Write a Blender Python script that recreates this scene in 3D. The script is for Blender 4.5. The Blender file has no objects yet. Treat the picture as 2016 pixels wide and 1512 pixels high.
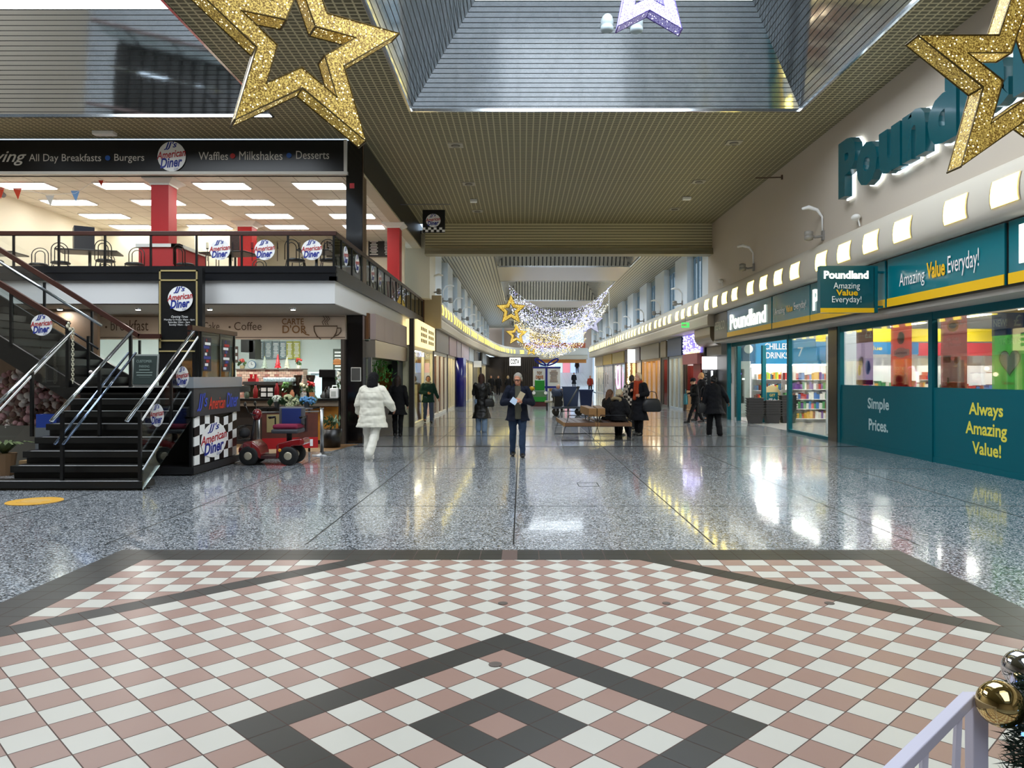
import bpy, bmesh, math, random
from mathutils import Vector, Matrix, noise
R = math.radians
random.seed(7)
S = bpy.context.scene
COL = S.collection
# ------------------------------------------------------------------ camera, world, exposure
F, CX, CY, EYE = 1500.0, 1027.0, 740.0, 1.64
cd = bpy.data.cameras.new('camera'); cam = bpy.data.objects.new('camera', cd); COL.objects.link(cam)
cam.location = (0, 0, EYE); cam.rotation_euler = (R(90), 0, 0)
cd.sensor_width = 36; cd.lens = 36*F/2016; cd.shift_x = -(CX-1008)/2016; cd.shift_y = -(756-CY)/2016
cd.clip_start = .05; cd.clip_end = 300
S.camera = cam
S.view_settings.view_transform = 'Standard'; S.view_settings.look = 'None'
S.view_settings.exposure = 0.14; S.view_settings.gamma = 1
W = bpy.data.worlds.new('world'); S.world = W; W.use_nodes = True
bgn = W.node_tree.nodes['Background']; bgn.inputs[0].default_value = (.62, .80, 1, 1); bgn.inputs[1].default_value = 2.0
SKYLIGHT = 6.0      # frosted roof lights
COVE = 5.5          # cove lamps
PANEL = 11.0         # diner ceiling panels
SHOP = 75.0          # shop ceiling lights

# ------------------------------------------------------------------ helpers
def lin(h):
    if not isinstance(h, str): return tuple(h)
    h = h.lstrip('#'); o = []
    for i in (0, 2, 4):
        c = int(h[i:i+2], 16)/255
        o.append(c/12.92 if c <= .04045 else ((c+.055)/1.055)**2.4)
    return tuple(o)
MC = {}
def mat(col, rough=.5, metal=0., emit=0., coat=0., spec=.5, name=None, bump=0., bscale=40., var=0., nolight=False, alpha=1.):
    key = (str(col), rough, metal, emit, coat, spec, bump, bscale, var, nolight, alpha)
    if key in MC: return MC[key]
    m = bpy.data.materials.new(name or 'mat_%03d' % len(MC)); m.use_nodes = True
    nt = m.node_tree; b = nt.nodes['Principled BSDF']; c = lin(col)
    b.inputs['Base Color'].default_value = (*c, 1)
    b.inputs['Roughness'].default_value = rough; b.inputs['Metallic'].default_value = metal
    b.inputs['Specular IOR Level'].default_value = spec; b.inputs['Coat Weight'].default_value = coat
    b.inputs['Coat Roughness'].default_value = .08
    b.inputs['Alpha'].default_value = alpha
    if emit:
        b.inputs['Emission Color'].default_value = (*c, 1); b.inputs['Emission Strength'].default_value = emit
    if bump or var:
        g = nt.nodes.new('ShaderNodeNewGeometry'); n = nt.nodes.new('ShaderNodeTexNoise')
        n.inputs['Scale'].default_value = bscale; n.inputs['Detail'].default_value = 4
        nt.links.new(g.outputs['Position'], n.inputs['Vector'])
        if bump:
            bp = nt.nodes.new('ShaderNodeBump'); bp.inputs['Strength'].default_value = bump; bp.inputs['Distance'].default_value = .02
            nt.links.new(n.outputs[0], bp.inputs['Height']); nt.links.new(bp.outputs[0], b.inputs['Normal'])
        if var:
            mx = nt.nodes.new('ShaderNodeMix'); mx.data_type = 'RGBA'
            mx.inputs[6].default_value = (*[x*(1-var) for x in c], 1); mx.inputs[7].default_value = (*[min(1, x*(1+var)) for x in c], 1)
            nt.links.new(n.outputs[0], mx.inputs[0]); nt.links.new(mx.outputs[2], b.inputs['Base Color'])
    if nolight: m.cycles.emission_sampling = 'NONE'
    MC[key] = m
    return m
def nodes(name):
    m = bpy.data.materials.new(name); m.use_nodes = True
    return m, m.node_tree, m.node_tree.nodes['Principled BSDF']
def math_n(nt, op, a, b=None, c=None):
    n = nt.nodes.new('ShaderNodeMath'); n.operation = op
    for i, v in enumerate((a, b, c)):
        if v is None: continue
        if isinstance(v, (int, float)): n.inputs[i].default_value = v
        else: nt.links.new(v, n.inputs[i])
    return n.outputs[0]
def stripes(name, axes, c0, c1, rough=.5, metal=0., spec=.5, bump=0., bscale=3., var=0.):
    """axes: list of (axis, period, line width); c1 is the line colour."""
    m, nt, b = nodes(name)
    g = nt.nodes.new('ShaderNodeNewGeometry'); sp = nt.nodes.new('ShaderNodeSeparateXYZ')
    nt.links.new(g.outputs['Position'], sp.inputs[0]); mask = None
    for ax, per, wd in axes:
        f = math_n(nt, 'FRACT', math_n(nt, 'MULTIPLY', math_n(nt, 'ADD', sp.outputs[ax], 500.), 1/per))
        l = math_n(nt, 'LESS_THAN', f, wd/per)
        mask = l if mask is None else math_n(nt, 'MAXIMUM', mask, l)
    mx = nt.nodes.new('ShaderNodeMix'); mx.data_type = 'RGBA'
    mx.inputs[6].default_value = (*lin(c0), 1); mx.inputs[7].default_value = (*lin(c1), 1)
    nt.links.new(mask, mx.inputs[0]); nt.links.new(mx.outputs[2], b.inputs['Base Color'])
    b.inputs['Roughness'].default_value = rough; b.inputs['Specular IOR Level'].default_value = spec
    if metal:
        nt.links.new(math_n(nt, 'MULTIPLY', math_n(nt, 'SUBTRACT', 1., mask), metal), b.inputs['Metallic'])
        nt.links.new(math_n(nt, 'ADD', math_n(nt, 'MULTIPLY', mask, .5), rough), b.inputs['Roughness'])
    if bump:
        n = nt.nodes.new('ShaderNodeTexNoise'); n.inputs['Scale'].default_value = bscale
        nt.links.new(g.outputs['Position'], n.inputs['Vector'])
        bp = nt.nodes.new('ShaderNodeBump'); bp.inputs['Strength'].default_value = bump; bp.inputs['Distance'].default_value = .02
        nt.links.new(n.outputs[0], bp.inputs['Height']); nt.links.new(bp.outputs[0], b.inputs['Normal'])
    return m
def glass_mat(name, tint=(1, 1, 1), refl=.10, rough=.01, fm=.8):
    m = bpy.data.materials.new(name); m.use_nodes = True; nt = m.node_tree
    for n in list(nt.nodes): nt.nodes.remove(n)
    o = nt.nodes.new('ShaderNodeOutputMaterial'); mx = nt.nodes.new('ShaderNodeMixShader')
    t = nt.nodes.new('ShaderNodeBsdfTransparent'); t.inputs[0].default_value = (*tint, 1)
    g = nt.nodes.new('ShaderNodeBsdfGlossy'); g.inputs['Roughness'].default_value = rough
    fr = nt.nodes.new('ShaderNodeFresnel'); fr.inputs[0].default_value = 1.45
    nt.links.new(math_n(nt, 'MULTIPLY_ADD', fr.outputs[0], fm, refl-.04), mx.inputs[0])
    nt.links.new(t.outputs[0], mx.inputs[1]); nt.links.new(g.outputs[0], mx.inputs[2]); nt.links.new(mx.outputs[0], o.inputs[0])
    return m

def paper(col):
    """thin printed paper that lets light through"""
    k = ('paper', col)
    if k in MC: return MC[k]
    m, nt, b = nodes('paper_%03d' % len(MC)); b.inputs['Base Color'].default_value = (*lin(col), 1); b.inputs['Roughness'].default_value = .6
    tr = nt.nodes.new('ShaderNodeBsdfTranslucent'); tr.inputs[0].default_value = (*[min(1, x*1.25) for x in lin(col)], 1); mx = nt.nodes.new('ShaderNodeMixShader'); mx.inputs[0].default_value = .55
    nt.links.new(b.outputs[0], mx.inputs[1]); nt.links.new(tr.outputs[0], mx.inputs[2]); nt.links.new(mx.outputs[0], nt.nodes['Material Output'].inputs[0]); MC[k] = m
    return m
class MB:
    def __init__(s): s.v = []; s.f = []; s.m = []
    def add(s, vs, fs, m=0):
        o = len(s.v); s.v += [tuple(v) for v in vs]
        for f in fs: s.f.append(tuple(i+o for i in f)); s.m.append(m)
        return s
    def box(s, x0, x1, y0, y1, z0, z1, m=0):
        return s.add([(x, y, z) for z in (z0, z1) for y in (y0, y1) for x in (x0, x1)],
                     [(0, 2, 3, 1), (4, 5, 7, 6), (0, 1, 5, 4), (2, 6, 7, 3), (0, 4, 6, 2), (1, 3, 7, 5)], m)
    def cbox(s, c, d, m=0, M=None):
        vs = [Vector((x*d[0]/2, y*d[1]/2, z*d[2]/2)) for z in (-1, 1) for y in (-1, 1) for x in (-1, 1)]
        if M is not None: vs = [M @ v for v in vs]
        c = Vector(c)
        return s.add([v+c for v in vs], [(0, 2, 3, 1), (4, 5, 7, 6), (0, 1, 5, 4), (2, 6, 7, 3), (0, 4, 6, 2), (1, 3, 7, 5)], m)
    def quad(s, a, b, c, d, m=0): return s.add([a, b, c, d], [(0, 1, 2, 3)], m)
    def beam(s, a, b, w, h, m=0):
        """rectangular bar from a to b; h is along the up side"""
        a = Vector(a); b = Vector(b); d = (b-a).normalized()
        up = Vector((0, 0, 1)) if abs(d.z) < .95 else Vector((0, 1, 0))
        x = d.cross(up).normalized(); y = x.cross(d)
        vs = [p+x*i*w/2+y*j*h/2 for p in (a, b) for i, j in ((-1, -1), (1, -1), (1, 1), (-1, 1))]
        return s.add(vs, [(0, 1, 2, 3), (7, 6, 5, 4), (0, 4, 5, 1), (1, 5, 6, 2), (2, 6, 7, 3), (3, 7, 4, 0)], m)
    def tube(s, pts, r, n=8, m=0, caps=True, closed=False):
        pts = [Vector(p) for p in pts]; k = len(pts)
        rs = r if isinstance(r, (list, tuple)) else [r]*k
        d0 = (pts[1]-pts[0]).normalized(); up = Vector((0, 0, 1)) if abs(d0.z) < .9 else Vector((1, 0, 0))
        x = d0.cross(up).normalized(); vs = []
        for i, p in enumerate(pts):
            a = pts[i-1] if (i or closed) else p; b = pts[(i+1) % k] if (i < k-1 or closed) else p
            d = (b-a).normalized(); x = (x-d*x.dot(d)).normalized(); y = d.cross(x)
            vs += [p+(x*math.cos(2*math.pi*j/n)+y*math.sin(2*math.pi*j/n))*rs[i] for j in range(n)]
        fs = []
        for i in range(k if closed else k-1):
            for j in range(n):
                a = i*n+j; b = i*n+(j+1) % n; c = ((i+1) % k)*n+(j+1) % n; e = ((i+1) % k)*n+j
                fs.append((a, e, c, b))
        if caps and not closed: fs += [tuple(range(n)), tuple(reversed(range((k-1)*n, k*n)))]
        return s.add(vs, fs, m)
    def cyl(s, c, r, h, n=20, m=0, r2=None):
        c = Vector(c); return s.tube([c, c+Vector((0, 0, h))], [r, r if r2 is None else r2], n, m)
    def lathe(s, prof, c, n=20, m=0):
        c = Vector(c); vs = []; fs = []
        for r, z in prof: vs += [c+Vector((r*math.cos(2*math.pi*j/n), r*math.sin(2*math.pi*j/n), z)) for j in range(n)]
        for i in range(len(prof)-1):
            for j in range(n): fs.append((i*n+j, i*n+(j+1) % n, (i+1)*n+(j+1) % n, (i+1)*n+j))
        fs += [tuple(reversed(range(n))), tuple(range((len(prof)-1)*n, len(prof)*n))]
        return s.add(vs, fs, m)
    def ell(s, c, r, n=12, k=8, m=0, M=None):
        if isinstance(r, (int, float)): r = (r, r, r)
        c = Vector(c); vs = []; fs = []
        T = lambda v: c+(M @ v if M is not None else v)
        vs.append(T(Vector((0, 0, -r[2]))))
        for i in range(1, k):
            t = -math.pi/2+math.pi*i/k
            vs += [T(Vector((r[0]*math.cos(t)*math.cos(2*math.pi*j/n), r[1]*math.cos(t)*math.sin(2*math.pi*j/n), r[2]*math.sin(t)))) for j in range(n)]
        vs.append(T(Vector((0, 0, r[2]))))
        for j in range(n): fs.append((0, 1+(j+1) % n, 1+j)); fs.append((len(vs)-1, 1+(k-2)*n+j, 1+(k-2)*n+(j+1) % n))
        for i in range(k-2):
            for j in range(n): fs.append((1+i*n+j, 1+i*n+(j+1) % n, 1+(i+1)*n+(j+1) % n, 1+(i+1)*n+j))
        return s.add(vs, fs, m)
    def prism(s, poly, M, d, m=0):
        """poly in the xy plane of M, extruded d along its z (both ways d/2)"""
        n = len(poly); vs = [M @ Vector((x, y, z)) for z in (-d/2, d/2) for x, y in poly]
        fs = [tuple(reversed(range(n))), tuple(range(n, 2*n))]+[(i, (i+1) % n, n+(i+1) % n, n+i) for i in range(n)]
        return s.add(vs, fs, m)
    def loft(s, rings, m=0, caps=True):
        n = len(rings[0]); vs = [p for r in rings for p in r]; fs = []
        for i in range(len(rings)-1):
            for j in range(n): fs.append((i*n+j, i*n+(j+1) % n, (i+1)*n+(j+1) % n, (i+1)*n+j))
        if caps: fs += [tuple(reversed(range(n))), tuple(range((len(rings)-1)*n, len(rings)*n))]
        return s.add(vs, fs, m)
    def cap(s, a, b, ra, rb=None, n=10, m=0):
        """tapered capsule"""
        rb = ra if rb is None else rb
        s.tube([a, b], [ra, rb], n, m); s.ell(a, ra, n, 6, m); return s.ell(b, rb, n, 6, m)
    def mesh(s, name, mats, smooth=False):
        me = bpy.data.meshes.new(name); me.from_pydata(s.v, [], s.f); me.update()
        for a in (mats if isinstance(mats, (list, tuple)) else [mats]): me.materials.append(a)
        me.polygons.foreach_set('material_index', s.m)
        if smooth: me.shade_smooth()
        if smooth == 'auto': me.set_sharp_from_angle(angle=R(38))
        return me
    def build(s, name, mats, parent=None, smooth=False, bevel=0.):
        o = bpy.data.objects.new(name, s.mesh(name, mats, smooth)); COL.objects.link(o)
        if parent is not None: adopt(o, parent)
        if bevel:
            b = o.modifiers.new('bevel', 'BEVEL'); b.width = bevel; b.segments = 2; b.limit_method = 'ANGLE'
        if smooth is None: pass
        return o
def wmat(o):
    return wmat(o.parent) @ o.matrix_parent_inverse @ o.matrix_basis if o.parent else o.matrix_basis.copy()
def adopt(o, p):
    """parent keeping o's geometry where it was written (world coordinates)"""
    o.parent = p; o.matrix_parent_inverse = wmat(p).inverted()
def tag(o, label, cat, group=None, kind=None):
    o['label'] = label; o['category'] = cat
    if group: o['group'] = group
    if kind: o['kind'] = kind
    return o
def thing(name, label, cat, loc=(0, 0, 0), group=None):
    o = bpy.data.objects.new(name, None); COL.objects.link(o); o.location = loc; o.empty_display_size = .1
    return tag(o, label, cat, group)
def struct(name, mb, mats, smooth=False):
    o = mb.build(name, mats, None, smooth); o['kind'] = 'structure'; return o
def dup(root, dloc, label, rotz=None, group=None):
    r = root.copy(); COL.objects.link(r); r.location = Vector(root.location)+Vector(dloc); r['label'] = label
    if group: r['group'] = group
    if rotz is not None: r.rotation_euler = (0, 0, rotz)
    def rec(a, b):
        for ch in a.children:
            c = ch.copy(); COL.objects.link(c); c.parent = b; c.matrix_parent_inverse = ch.matrix_parent_inverse.copy(); rec(ch, c)
    rec(root, r)
    return r
def P(px, py, Y): return Vector(((px-CX)/F*Y, Y, EYE-(py-CY)/F*Y))
# orientation frames: F faces the camera (-Y), R hangs on the right wall (faces -X), L on the left wall (faces +X)
FR = {'F': Matrix(((1, 0, 0), (0, 0, -1), (0, 1, 0))), 'R': Matrix(((0, 0, -1), (-1, 0, 0), (0, 1, 0))),
      'L': Matrix(((0, 0, 1), (1, 0, 0), (0, 1, 0))), 'UP': Matrix.Identity(3)}
def frame(fr, c):
    M = (FR[fr] if isinstance(fr, str) else fr).to_4x4(); M.translation = Vector(c); return M
TC = {}
def tmesh(txt, bold=0., shear=0., ext=0., space=1., align='CENTER'):
    """flat or extruded lettering as (verts, faces), scaled to a 1 x 1 box centred on the origin"""
    k = (txt, bold, shear, ext, space, align)
    if k in TC: return TC[k]
    cu = bpy.data.curves.new('t', 'FONT'); cu.body = txt; cu.align_x = align; cu.offset = bold; cu.shear = shear
    cu.extrude = ext; cu.space_character = space; cu.resolution_u = 3; cu.space_line = .95
    o = bpy.data.objects.new('t', cu); COL.objects.link(o)
    dg = bpy.context.evaluated_depsgraph_get(); me = bpy.data.meshes.new_from_object(o.evaluated_get(dg))
    vs = [v.co.copy() for v in me.vertices]; fs = [tuple(p.vertices) for p in me.polygons]
    bpy.data.objects.remove(o); bpy.data.curves.remove(cu); bpy.data.meshes.remove(me)
    x0, x1 = min(v.x for v in vs), max(v.x for v in vs); y0, y1 = min(v.y for v in vs), max(v.y for v in vs)
    vs = [Vector(((v.x-(x0+x1)/2)/(x1-x0), (v.y-(y0+y1)/2)/(y1-y0), v.z/ext if ext else 0)) for v in vs]
    TC[k] = (vs, fs); return TC[k]
def letter(mb, txt, fr, c, w, h, m=0, depth=0., bold=0., shear=0., space=1., rot=0., align='CENTER'):
    vs, fs = tmesh(txt, bold, shear, 1. if depth else 0., space, align)
    M = frame(fr, c) @ Matrix.Rotation(rot, 4, 'Z')
    return mb.add([M @ Vector((v.x*w, v.y*h, v.z*depth/2)) for v in vs], fs, m)
def words(txt, fr, c, w, h, material, parent, name='lettering', **k):
    mb = MB(); letter(mb, txt, fr, c, w, h, **k); return mb.build(name, material, parent)
def rect(mb, fr, c, w, h, d=.01, m=0):
    return mb.prism([(-w/2, -h/2), (w/2, -h/2), (w/2, h/2), (-w/2, h/2)], frame(fr, c), d, m)
def disc(mb, fr, c, rx, ry=None, d=.008, m=0, n=32):
    ry = ry or rx
    return mb.prism([(rx*math.cos(2*math.pi*i/n), ry*math.sin(2*math.pi*i/n)) for i in range(n)], frame(fr, c), d, m)
def lines(mb, fr, c, w, h, n, m=0, fill=.5, seed=1):
    """rows of small print too small to read"""
    rnd = random.Random(seed)
    for i in range(n):
        ww = w*rnd.uniform(.55, 1); Mx = frame(fr, c) @ Matrix.Translation((0, h/2-(i+.5)*h/n, 0))
        mb.prism([(-ww/2, -h/n*fill/2), (ww/2, -h/n*fill/2), (ww/2, h/n*fill/2), (-ww/2, h/n*fill/2)], Mx, .004, m)

# ------------------------------------------------------------------ shared materials
WHITE = mat('#e6e4de', .45); OFFWHITE = mat('#d8d2c2', .6); BLACK = mat('#0b0b0c', .35); BLACKGLOSS = mat('#08080a', .12, coat=.5)
CHROME = mat('#dfe3e6', .15, 1.); STEEL = mat('#9a9b9c', .35, 1.); DGREY = mat('#2c2d30', .5); MGREY = mat('#77777a', .5)
TEAL = mat('#005b66', .5, spec=.2); TEALF = mat('#00707c', .2, coat=.5); YELLOW = mat('#f0bd12', .4); RED = mat('#a8121a', .45)
WOOD = mat('#3a180b', .5, coat=.05, var=.3, bscale=8); OAK = mat('#8f683c', .5, var=.3, bscale=12); BRASS = mat('#d9b86a', .3, .9)
BLUE = mat('#1b2f8f', .4); SIGNRED = mat('#b3282d', .4); LWHITE = mat('#f2f2f0', .5); GOLDPAINT = mat('#cfa41c', .5)
GLASS = glass_mat('clear_glass', (.96, .98, .97), .07); DARKGLASS = glass_mat('smoky_glass', (.62, .68, .66), .09)
SHOPGLASS = glass_mat('shop_glass', (.95, .98, .97), .05, fm=.5)
COVELAMP = mat((1, .80, .17), .5, emit=COVE); PANELM = mat((1, .97, .92), .5, emit=PANEL); SHOPL = mat((1, .97, .9), .5, emit=SHOP)
COVELAMPL = mat((1, .78, .09), .5, emit=2.4); SKIN = mat('#c08a6c', .5)
BEIGEWALL = mat('#b3a796', .7); CREAM = mat('#e8dcbf', .7)
# ================================================================== LARGE STRUCTURE
XL, XR, XS, CEIL = -3.85, 7.15, 7.86, 7.36
# ---- terrazzo floor
m, nt, b = nodes('terrazzo')
g = nt.nodes.new('ShaderNodeNewGeometry')
vo = nt.nodes.new('ShaderNodeTexVoronoi'); vo.inputs['Scale'].default_value = 75
nt.links.new(g.outputs['Position'], vo.inputs['Vector'])
sc = nt.nodes.new('ShaderNodeSeparateColor'); nt.links.new(vo.outputs['Color'], sc.inputs[0])
cr = nt.nodes.new('ShaderNodeValToRGB'); cr.color_ramp.interpolation = 'CONSTANT'
els = cr.color_ramp.elements; els[0].position = 0; els[0].color = (*lin('#23272a'), 1); els[1].position = .28; els[1].color = (*lin('#747c84'), 1)
e = els.new(.55); e.color = (*lin('#acb3ba'), 1); e = els.new(.8); e.color = (*lin('#dde0e3'), 1)
nt.links.new(sc.outputs[0], cr.inputs[0]); nt.links.new(cr.outputs[0], b.inputs['Base Color'])
b.inputs['Roughness'].default_value = .2; b.inputs['Specular IOR Level'].default_value = .65
b.inputs['Coat Weight'].default_value = .7; b.inputs['Coat Roughness'].default_value = .07
n1 = nt.nodes.new('ShaderNodeTexNoise'); n1.inputs['Scale'].default_value = 3.5; nt.links.new(g.outputs['Position'], n1.inputs['Vector'])
bp = nt.nodes.new('ShaderNodeBump'); bp.inputs['Strength'].default_value = .06; bp.inputs['Distance'].default_value = .02
nt.links.new(n1.outputs[0], bp.inputs['Height']); nt.links.new(bp.outputs[0], b.inputs['Coat Normal'])
TERR = m
struct('floor', MB().box(-16, 24, -14, 90, -.2, 0), TERR)
jb = MB()
for x in (-6, -4.05, -2.1, -.08, 1.87, 3.85, 5.8): jb.box(x-.008, x+.008, 7.4, 84, 0, .0015)
for y, w in ((9.6, .015), (13.5, .015), (17.7, .16), (20.8, .1), (24.6, .12), (29.5, .12), (35, .12), (41, .12), (48, .12), (56, .12), (65, .12)): jb.box(-3.9, 7.8, y-w/2, y+w/2, 0, .0016)
struct('trim_1', jb, mat('#1d1f21', .3))
# ---- tiled inlay
TS = .199; TCX, TCY = -.11, 3.57
def clip(poly, a, b, c):
    out = []
    for i in range(len(poly)):
        p, q = poly[i], poly[(i+1) % len(poly)]; dp = a*p[0]+b*p[1]-c; dq = a*q[0]+b*q[1]-c
        if dp >= 0: out.append(p)
        if (dp >= 0) != (dq >= 0):
            t = dp/(dp-dq); out.append((p[0]+(q[0]-p[0])*t, p[1]+(q[1]-p[1])*t))
    return out
tb = MB(); HX, HY, BW = 3.65, 3.6, 2*TS; gr = .0028; q2 = math.sqrt(.5)
def tile(poly, m):
    if len(poly) < 3: return
    A = sum(poly[i][0]*poly[(i+1) % len(poly)][1]-poly[(i+1) % len(poly)][0]*poly[i][1] for i in range(len(poly)))/2
    if abs(A) < 2e-4: return
    tb.add([(x+TCX, y+TCY, .004) for x, y in poly], [tuple(range(len(poly)))], m)
lim = 16.5*TS
for i in range(-26, 27):
    for j in range(-26, 27):
        if max(abs(i), abs(j)) > 16: continue
        u0, u1, v0, v1 = (i-.5)*TS+gr, (i+.5)*TS-gr, (j-.5)*TS+gr, (j+.5)*TS-gr
        poly = [((u-v)*q2, (u+v)*q2) for u, v in ((u0, v0), (u1, v0), (u1, v1), (u0, v1))]
        for a, bb, c in ((1, 0, -(HX-BW)), (-1, 0, -(HX-BW)), (0, 1, -(HY-BW)), (0, -1, -(HY-BW))): poly = clip(poly, a, bb, c) if poly else poly
        r = max(abs(i), abs(j)); mi = 2 if r in (1, 4, 16) else (0 if (i+j) % 2 == 0 else 1)
        tile(poly, mi)
for i in range(0, 19):
    for j in range(0, 19):
        for sx in (-1, 1):
            for sy in (-1, 1):
                x0, x1 = HX-i*TS-gr, HX-(i+1)*TS+gr; y0, y1 = HY-j*TS-gr, HY-(j+1)*TS+gr
                if x1 < -.01 or y1 < -.01: continue
                border = i < 2 or j < 2
                poly = [(x0, y0), (x1, y0), (x1, y1), (x0, y1)]
                if not border:
                    poly = clip(poly, q2, q2, lim+gr)
                tile([(sx*x, sy*y) for x, y in poly], 2 if border else ((i+j) % 2))
PINK = mat('#a6877b', .28, spec=.45, var=.06, bscale=1.5); TWHITE = mat('#d2d0c6', .3, var=.03, bscale=2); TBLACK = mat('#34332f', .35, var=.08, bscale=3)
# face order may be mirrored; make all normals point up
me = tb.mesh('floor_inlay', [PINK, TWHITE, TBLACK, mat('#6a5148', .7)]); bm = bmesh.new(); bm.from_mesh(me)
for f in bm.faces:
    if f.normal.z < 0: f.normal_flip()
bm.to_mesh(me); bm.free()
fo = bpy.data.objects.new('floor_inlay', me); COL.objects.link(fo); fo['kind'] = 'structure'
struct('floor_grout', MB().box(TCX-HX, TCX+HX, TCY-HY, TCY+HY, 0, .0028), mat('#5d4a42', .8))
sb = MB()
for px, py, r in ((990, 1189, .035), (1633, 1189, .035), (1312, 1189, .03), (975, 1310, .038)):
    Y = EYE*F/(py-CY); disc(sb, 'UP', ((px-CX)/F*Y, Y, .006), r, r, .003)
ht = MB()
for a_, b_ in (((.85, 11.3), (1.15, 11.3)), ((.85, 11.7), (1.15, 11.7)), ((.85, 11.3), (.85, 11.7)), ((1.15, 11.3), (1.15, 11.7))): ht.beam((*a_, .001), (*b_, .001), .012, .003)
struct('trim_3', ht, mat('#1d1f21', .3))
struct('trim_2', sb, mat('#5b5048', .5))

# ---- main ceiling with two coffers
GRID = stripes('eggcrate_ceiling', [(0, .15, .03), (1, .12, .035)], '#5d573f', '#b8ae8a', .55)
MIRROR = stripes('mirror_slats', [(2, .074, .011)], '#cfd4d7', '#050505', .07, 1., bump=.05, bscale=2.2)
cb = MB()
def grid_holes(mb, xs, ys, z, holes, m=0):
    for i in range(len(xs)-1):
        for j in range(len(ys)-1):
            cx, cy = (xs[i]+xs[i+1])/2, (ys[j]+ys[j+1])/2
            if any(h[0] < cx < h[1] and h[2] < cy < h[3] for h in holes): continue
            mb.box(xs[i], xs[i+1], ys[j], ys[j+1], z, z+.12, m)
H1 = (-2.4, 6.0, 4.0, 16.4); H2 = (-12.6, -5.45, 6.0, 16.75); H3 = (-2.4, 6.0, -11, 1.5)
grid_holes(cb, [-14, -12.6, -5.45, -2.4, 6.0, 7.4], [-14, -11, 1.5, 4, 6, 16.4, 16.75, 18.4], CEIL, [H1, H2, H3])
cb.box(XL-.05, 7.4, 18.4, 28.7, CEIL, CEIL+.12)
struct('ceiling', cb, GRID)
def coffer(h, z, d, dh, matl, name, skymat):
    x0, x1, y0, y1 = h; mb = MB(); zt = z+dh
    a = [(x0, y0, z), (x1, y0, z), (x1, y1, z), (x0, y1, z)]; t = [(x0+d, y0+d, zt), (x1-d, y0+d, zt), (x1-d, y1-d, zt), (x0+d, y1-d, zt)]
    for i in range(4): mb.quad(a[i], t[i], t[(i+1) % 4], a[(i+1) % 4], 0 if i in (0, 2) else 1)
    o = mb.build(name, matl); o['kind'] = 'structure'
    s = MB().quad(t[3], t[2], t[1], t[0]); struct('window_%s' % name.split('_')[-1], s, skymat)
    tr = MB(); w = .035
    for i in range(4): tr.beam(a[i], a[(i+1) % 4], .05, .07)
    struct('trim_%s' % name.split('_')[-1], tr, CHROME)
SKY = mat((.86, .93, 1), .5, emit=SKYLIGHT, name='skylight')
SKYD = mat((.82, .91, 1.0), .5, emit=SKYLIGHT*1.1, name='skylight_corridor')
coffer(H1, CEIL, 1.49, 1.63, [MIRROR, MIRROR], 'ceiling_coffer_11', SKY)
coffer(H2, CEIL, 1.49, 1.63, [MIRROR, MIRROR], 'ceiling_coffer_12', mat((.86, .93, 1), .5, emit=SKYLIGHT*1.5))
coffer(H3, CEIL, 1.49, 1.63, [MIRROR, MIRROR], 'ceiling_coffer_13', mat((.86, .93, 1), .5, emit=SKYLIGHT*.45))
# ---- header beam
hb = MB(); hb.box(-3.62, 7.15, 28.6, 28.9, 6.42, CEIL)
struct('ceiling_header', hb, stripes('header_slats', [(2, .105, .02)], '#cfc6a2', '#1c1a14', .5))
struct('trim_20', MB().box(-3.62, 7.15, 28.45, 28.95, 6.2, 6.42).box(-3.62, 7.15, 28.4, 29, 6.18, 6.24), mat('#8f8970', .45))
# ---- back and side closing walls (behind the camera)
cw = MB(); cw.box(-14.2, 8, -14.2, -14, 0, CEIL); cw.box(-14.2, -14, -14, 18.4, 0, CEIL); cw.box(XS, XS+.2, -14, 7.9, 0, 4.8)
struct('wall_back', cw, BEIGEWALL)
# ---- upper right wall
struct('wall_right', MB().box(XR, XR+.3, -14, 29.2, 4.7, CEIL), mat('#c2b7a8', .75, var=.04, bscale=.6))
# ---- corridor
CZ = 7.04
cc = MB(); coff = [(-1.2, 5.35, 29.3, 37.6), (-1.2, 5.35, 43.3, 54.6), (-1.2, 5.35, 60, 70), (-1.2, 5.35, 74.5, 82)]
grid_holes(cc, [-4.6, -1.2, 5.35, 8.4], [28.9, 29.3, 37.6, 43.3, 54.6, 60, 70, 74.5, 82, 86], CZ, coff)
struct('ceiling_corridor', cc, stripes('corridor_slats', [(0, .16, .045)], '#bdb59f', '#2a261e', .45))
pb = MB()
for y0, y1 in ((37.68, 43.22), (54.68, 59.92), (70.08, 74.42)): pb.box(-1.2, 5.35, y0, y1, CZ-.02, CZ)
struct('ceiling_beam_panels', pb, mat('#b9b3a6', .35, .3))
SLX = stripes('coffer_slats_across', [(0, .2, .06)], '#9c9686', '#0d0c0a', .22, .8, bump=.3, bscale=1.2)
SLY = stripes('coffer_slats_along', [(1, .2, .06)], '#9c9686', '#0d0c0a', .22, .8, bump=.3, bscale=1.2)
for k, h in enumerate(coff): coffer(h, CZ, 1.1, 1.7, [SLX, SLY], 'ceiling_coffer_%d' % (14+k), SKYD)
PANELW = mat('#dde5ec', .5)
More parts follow.
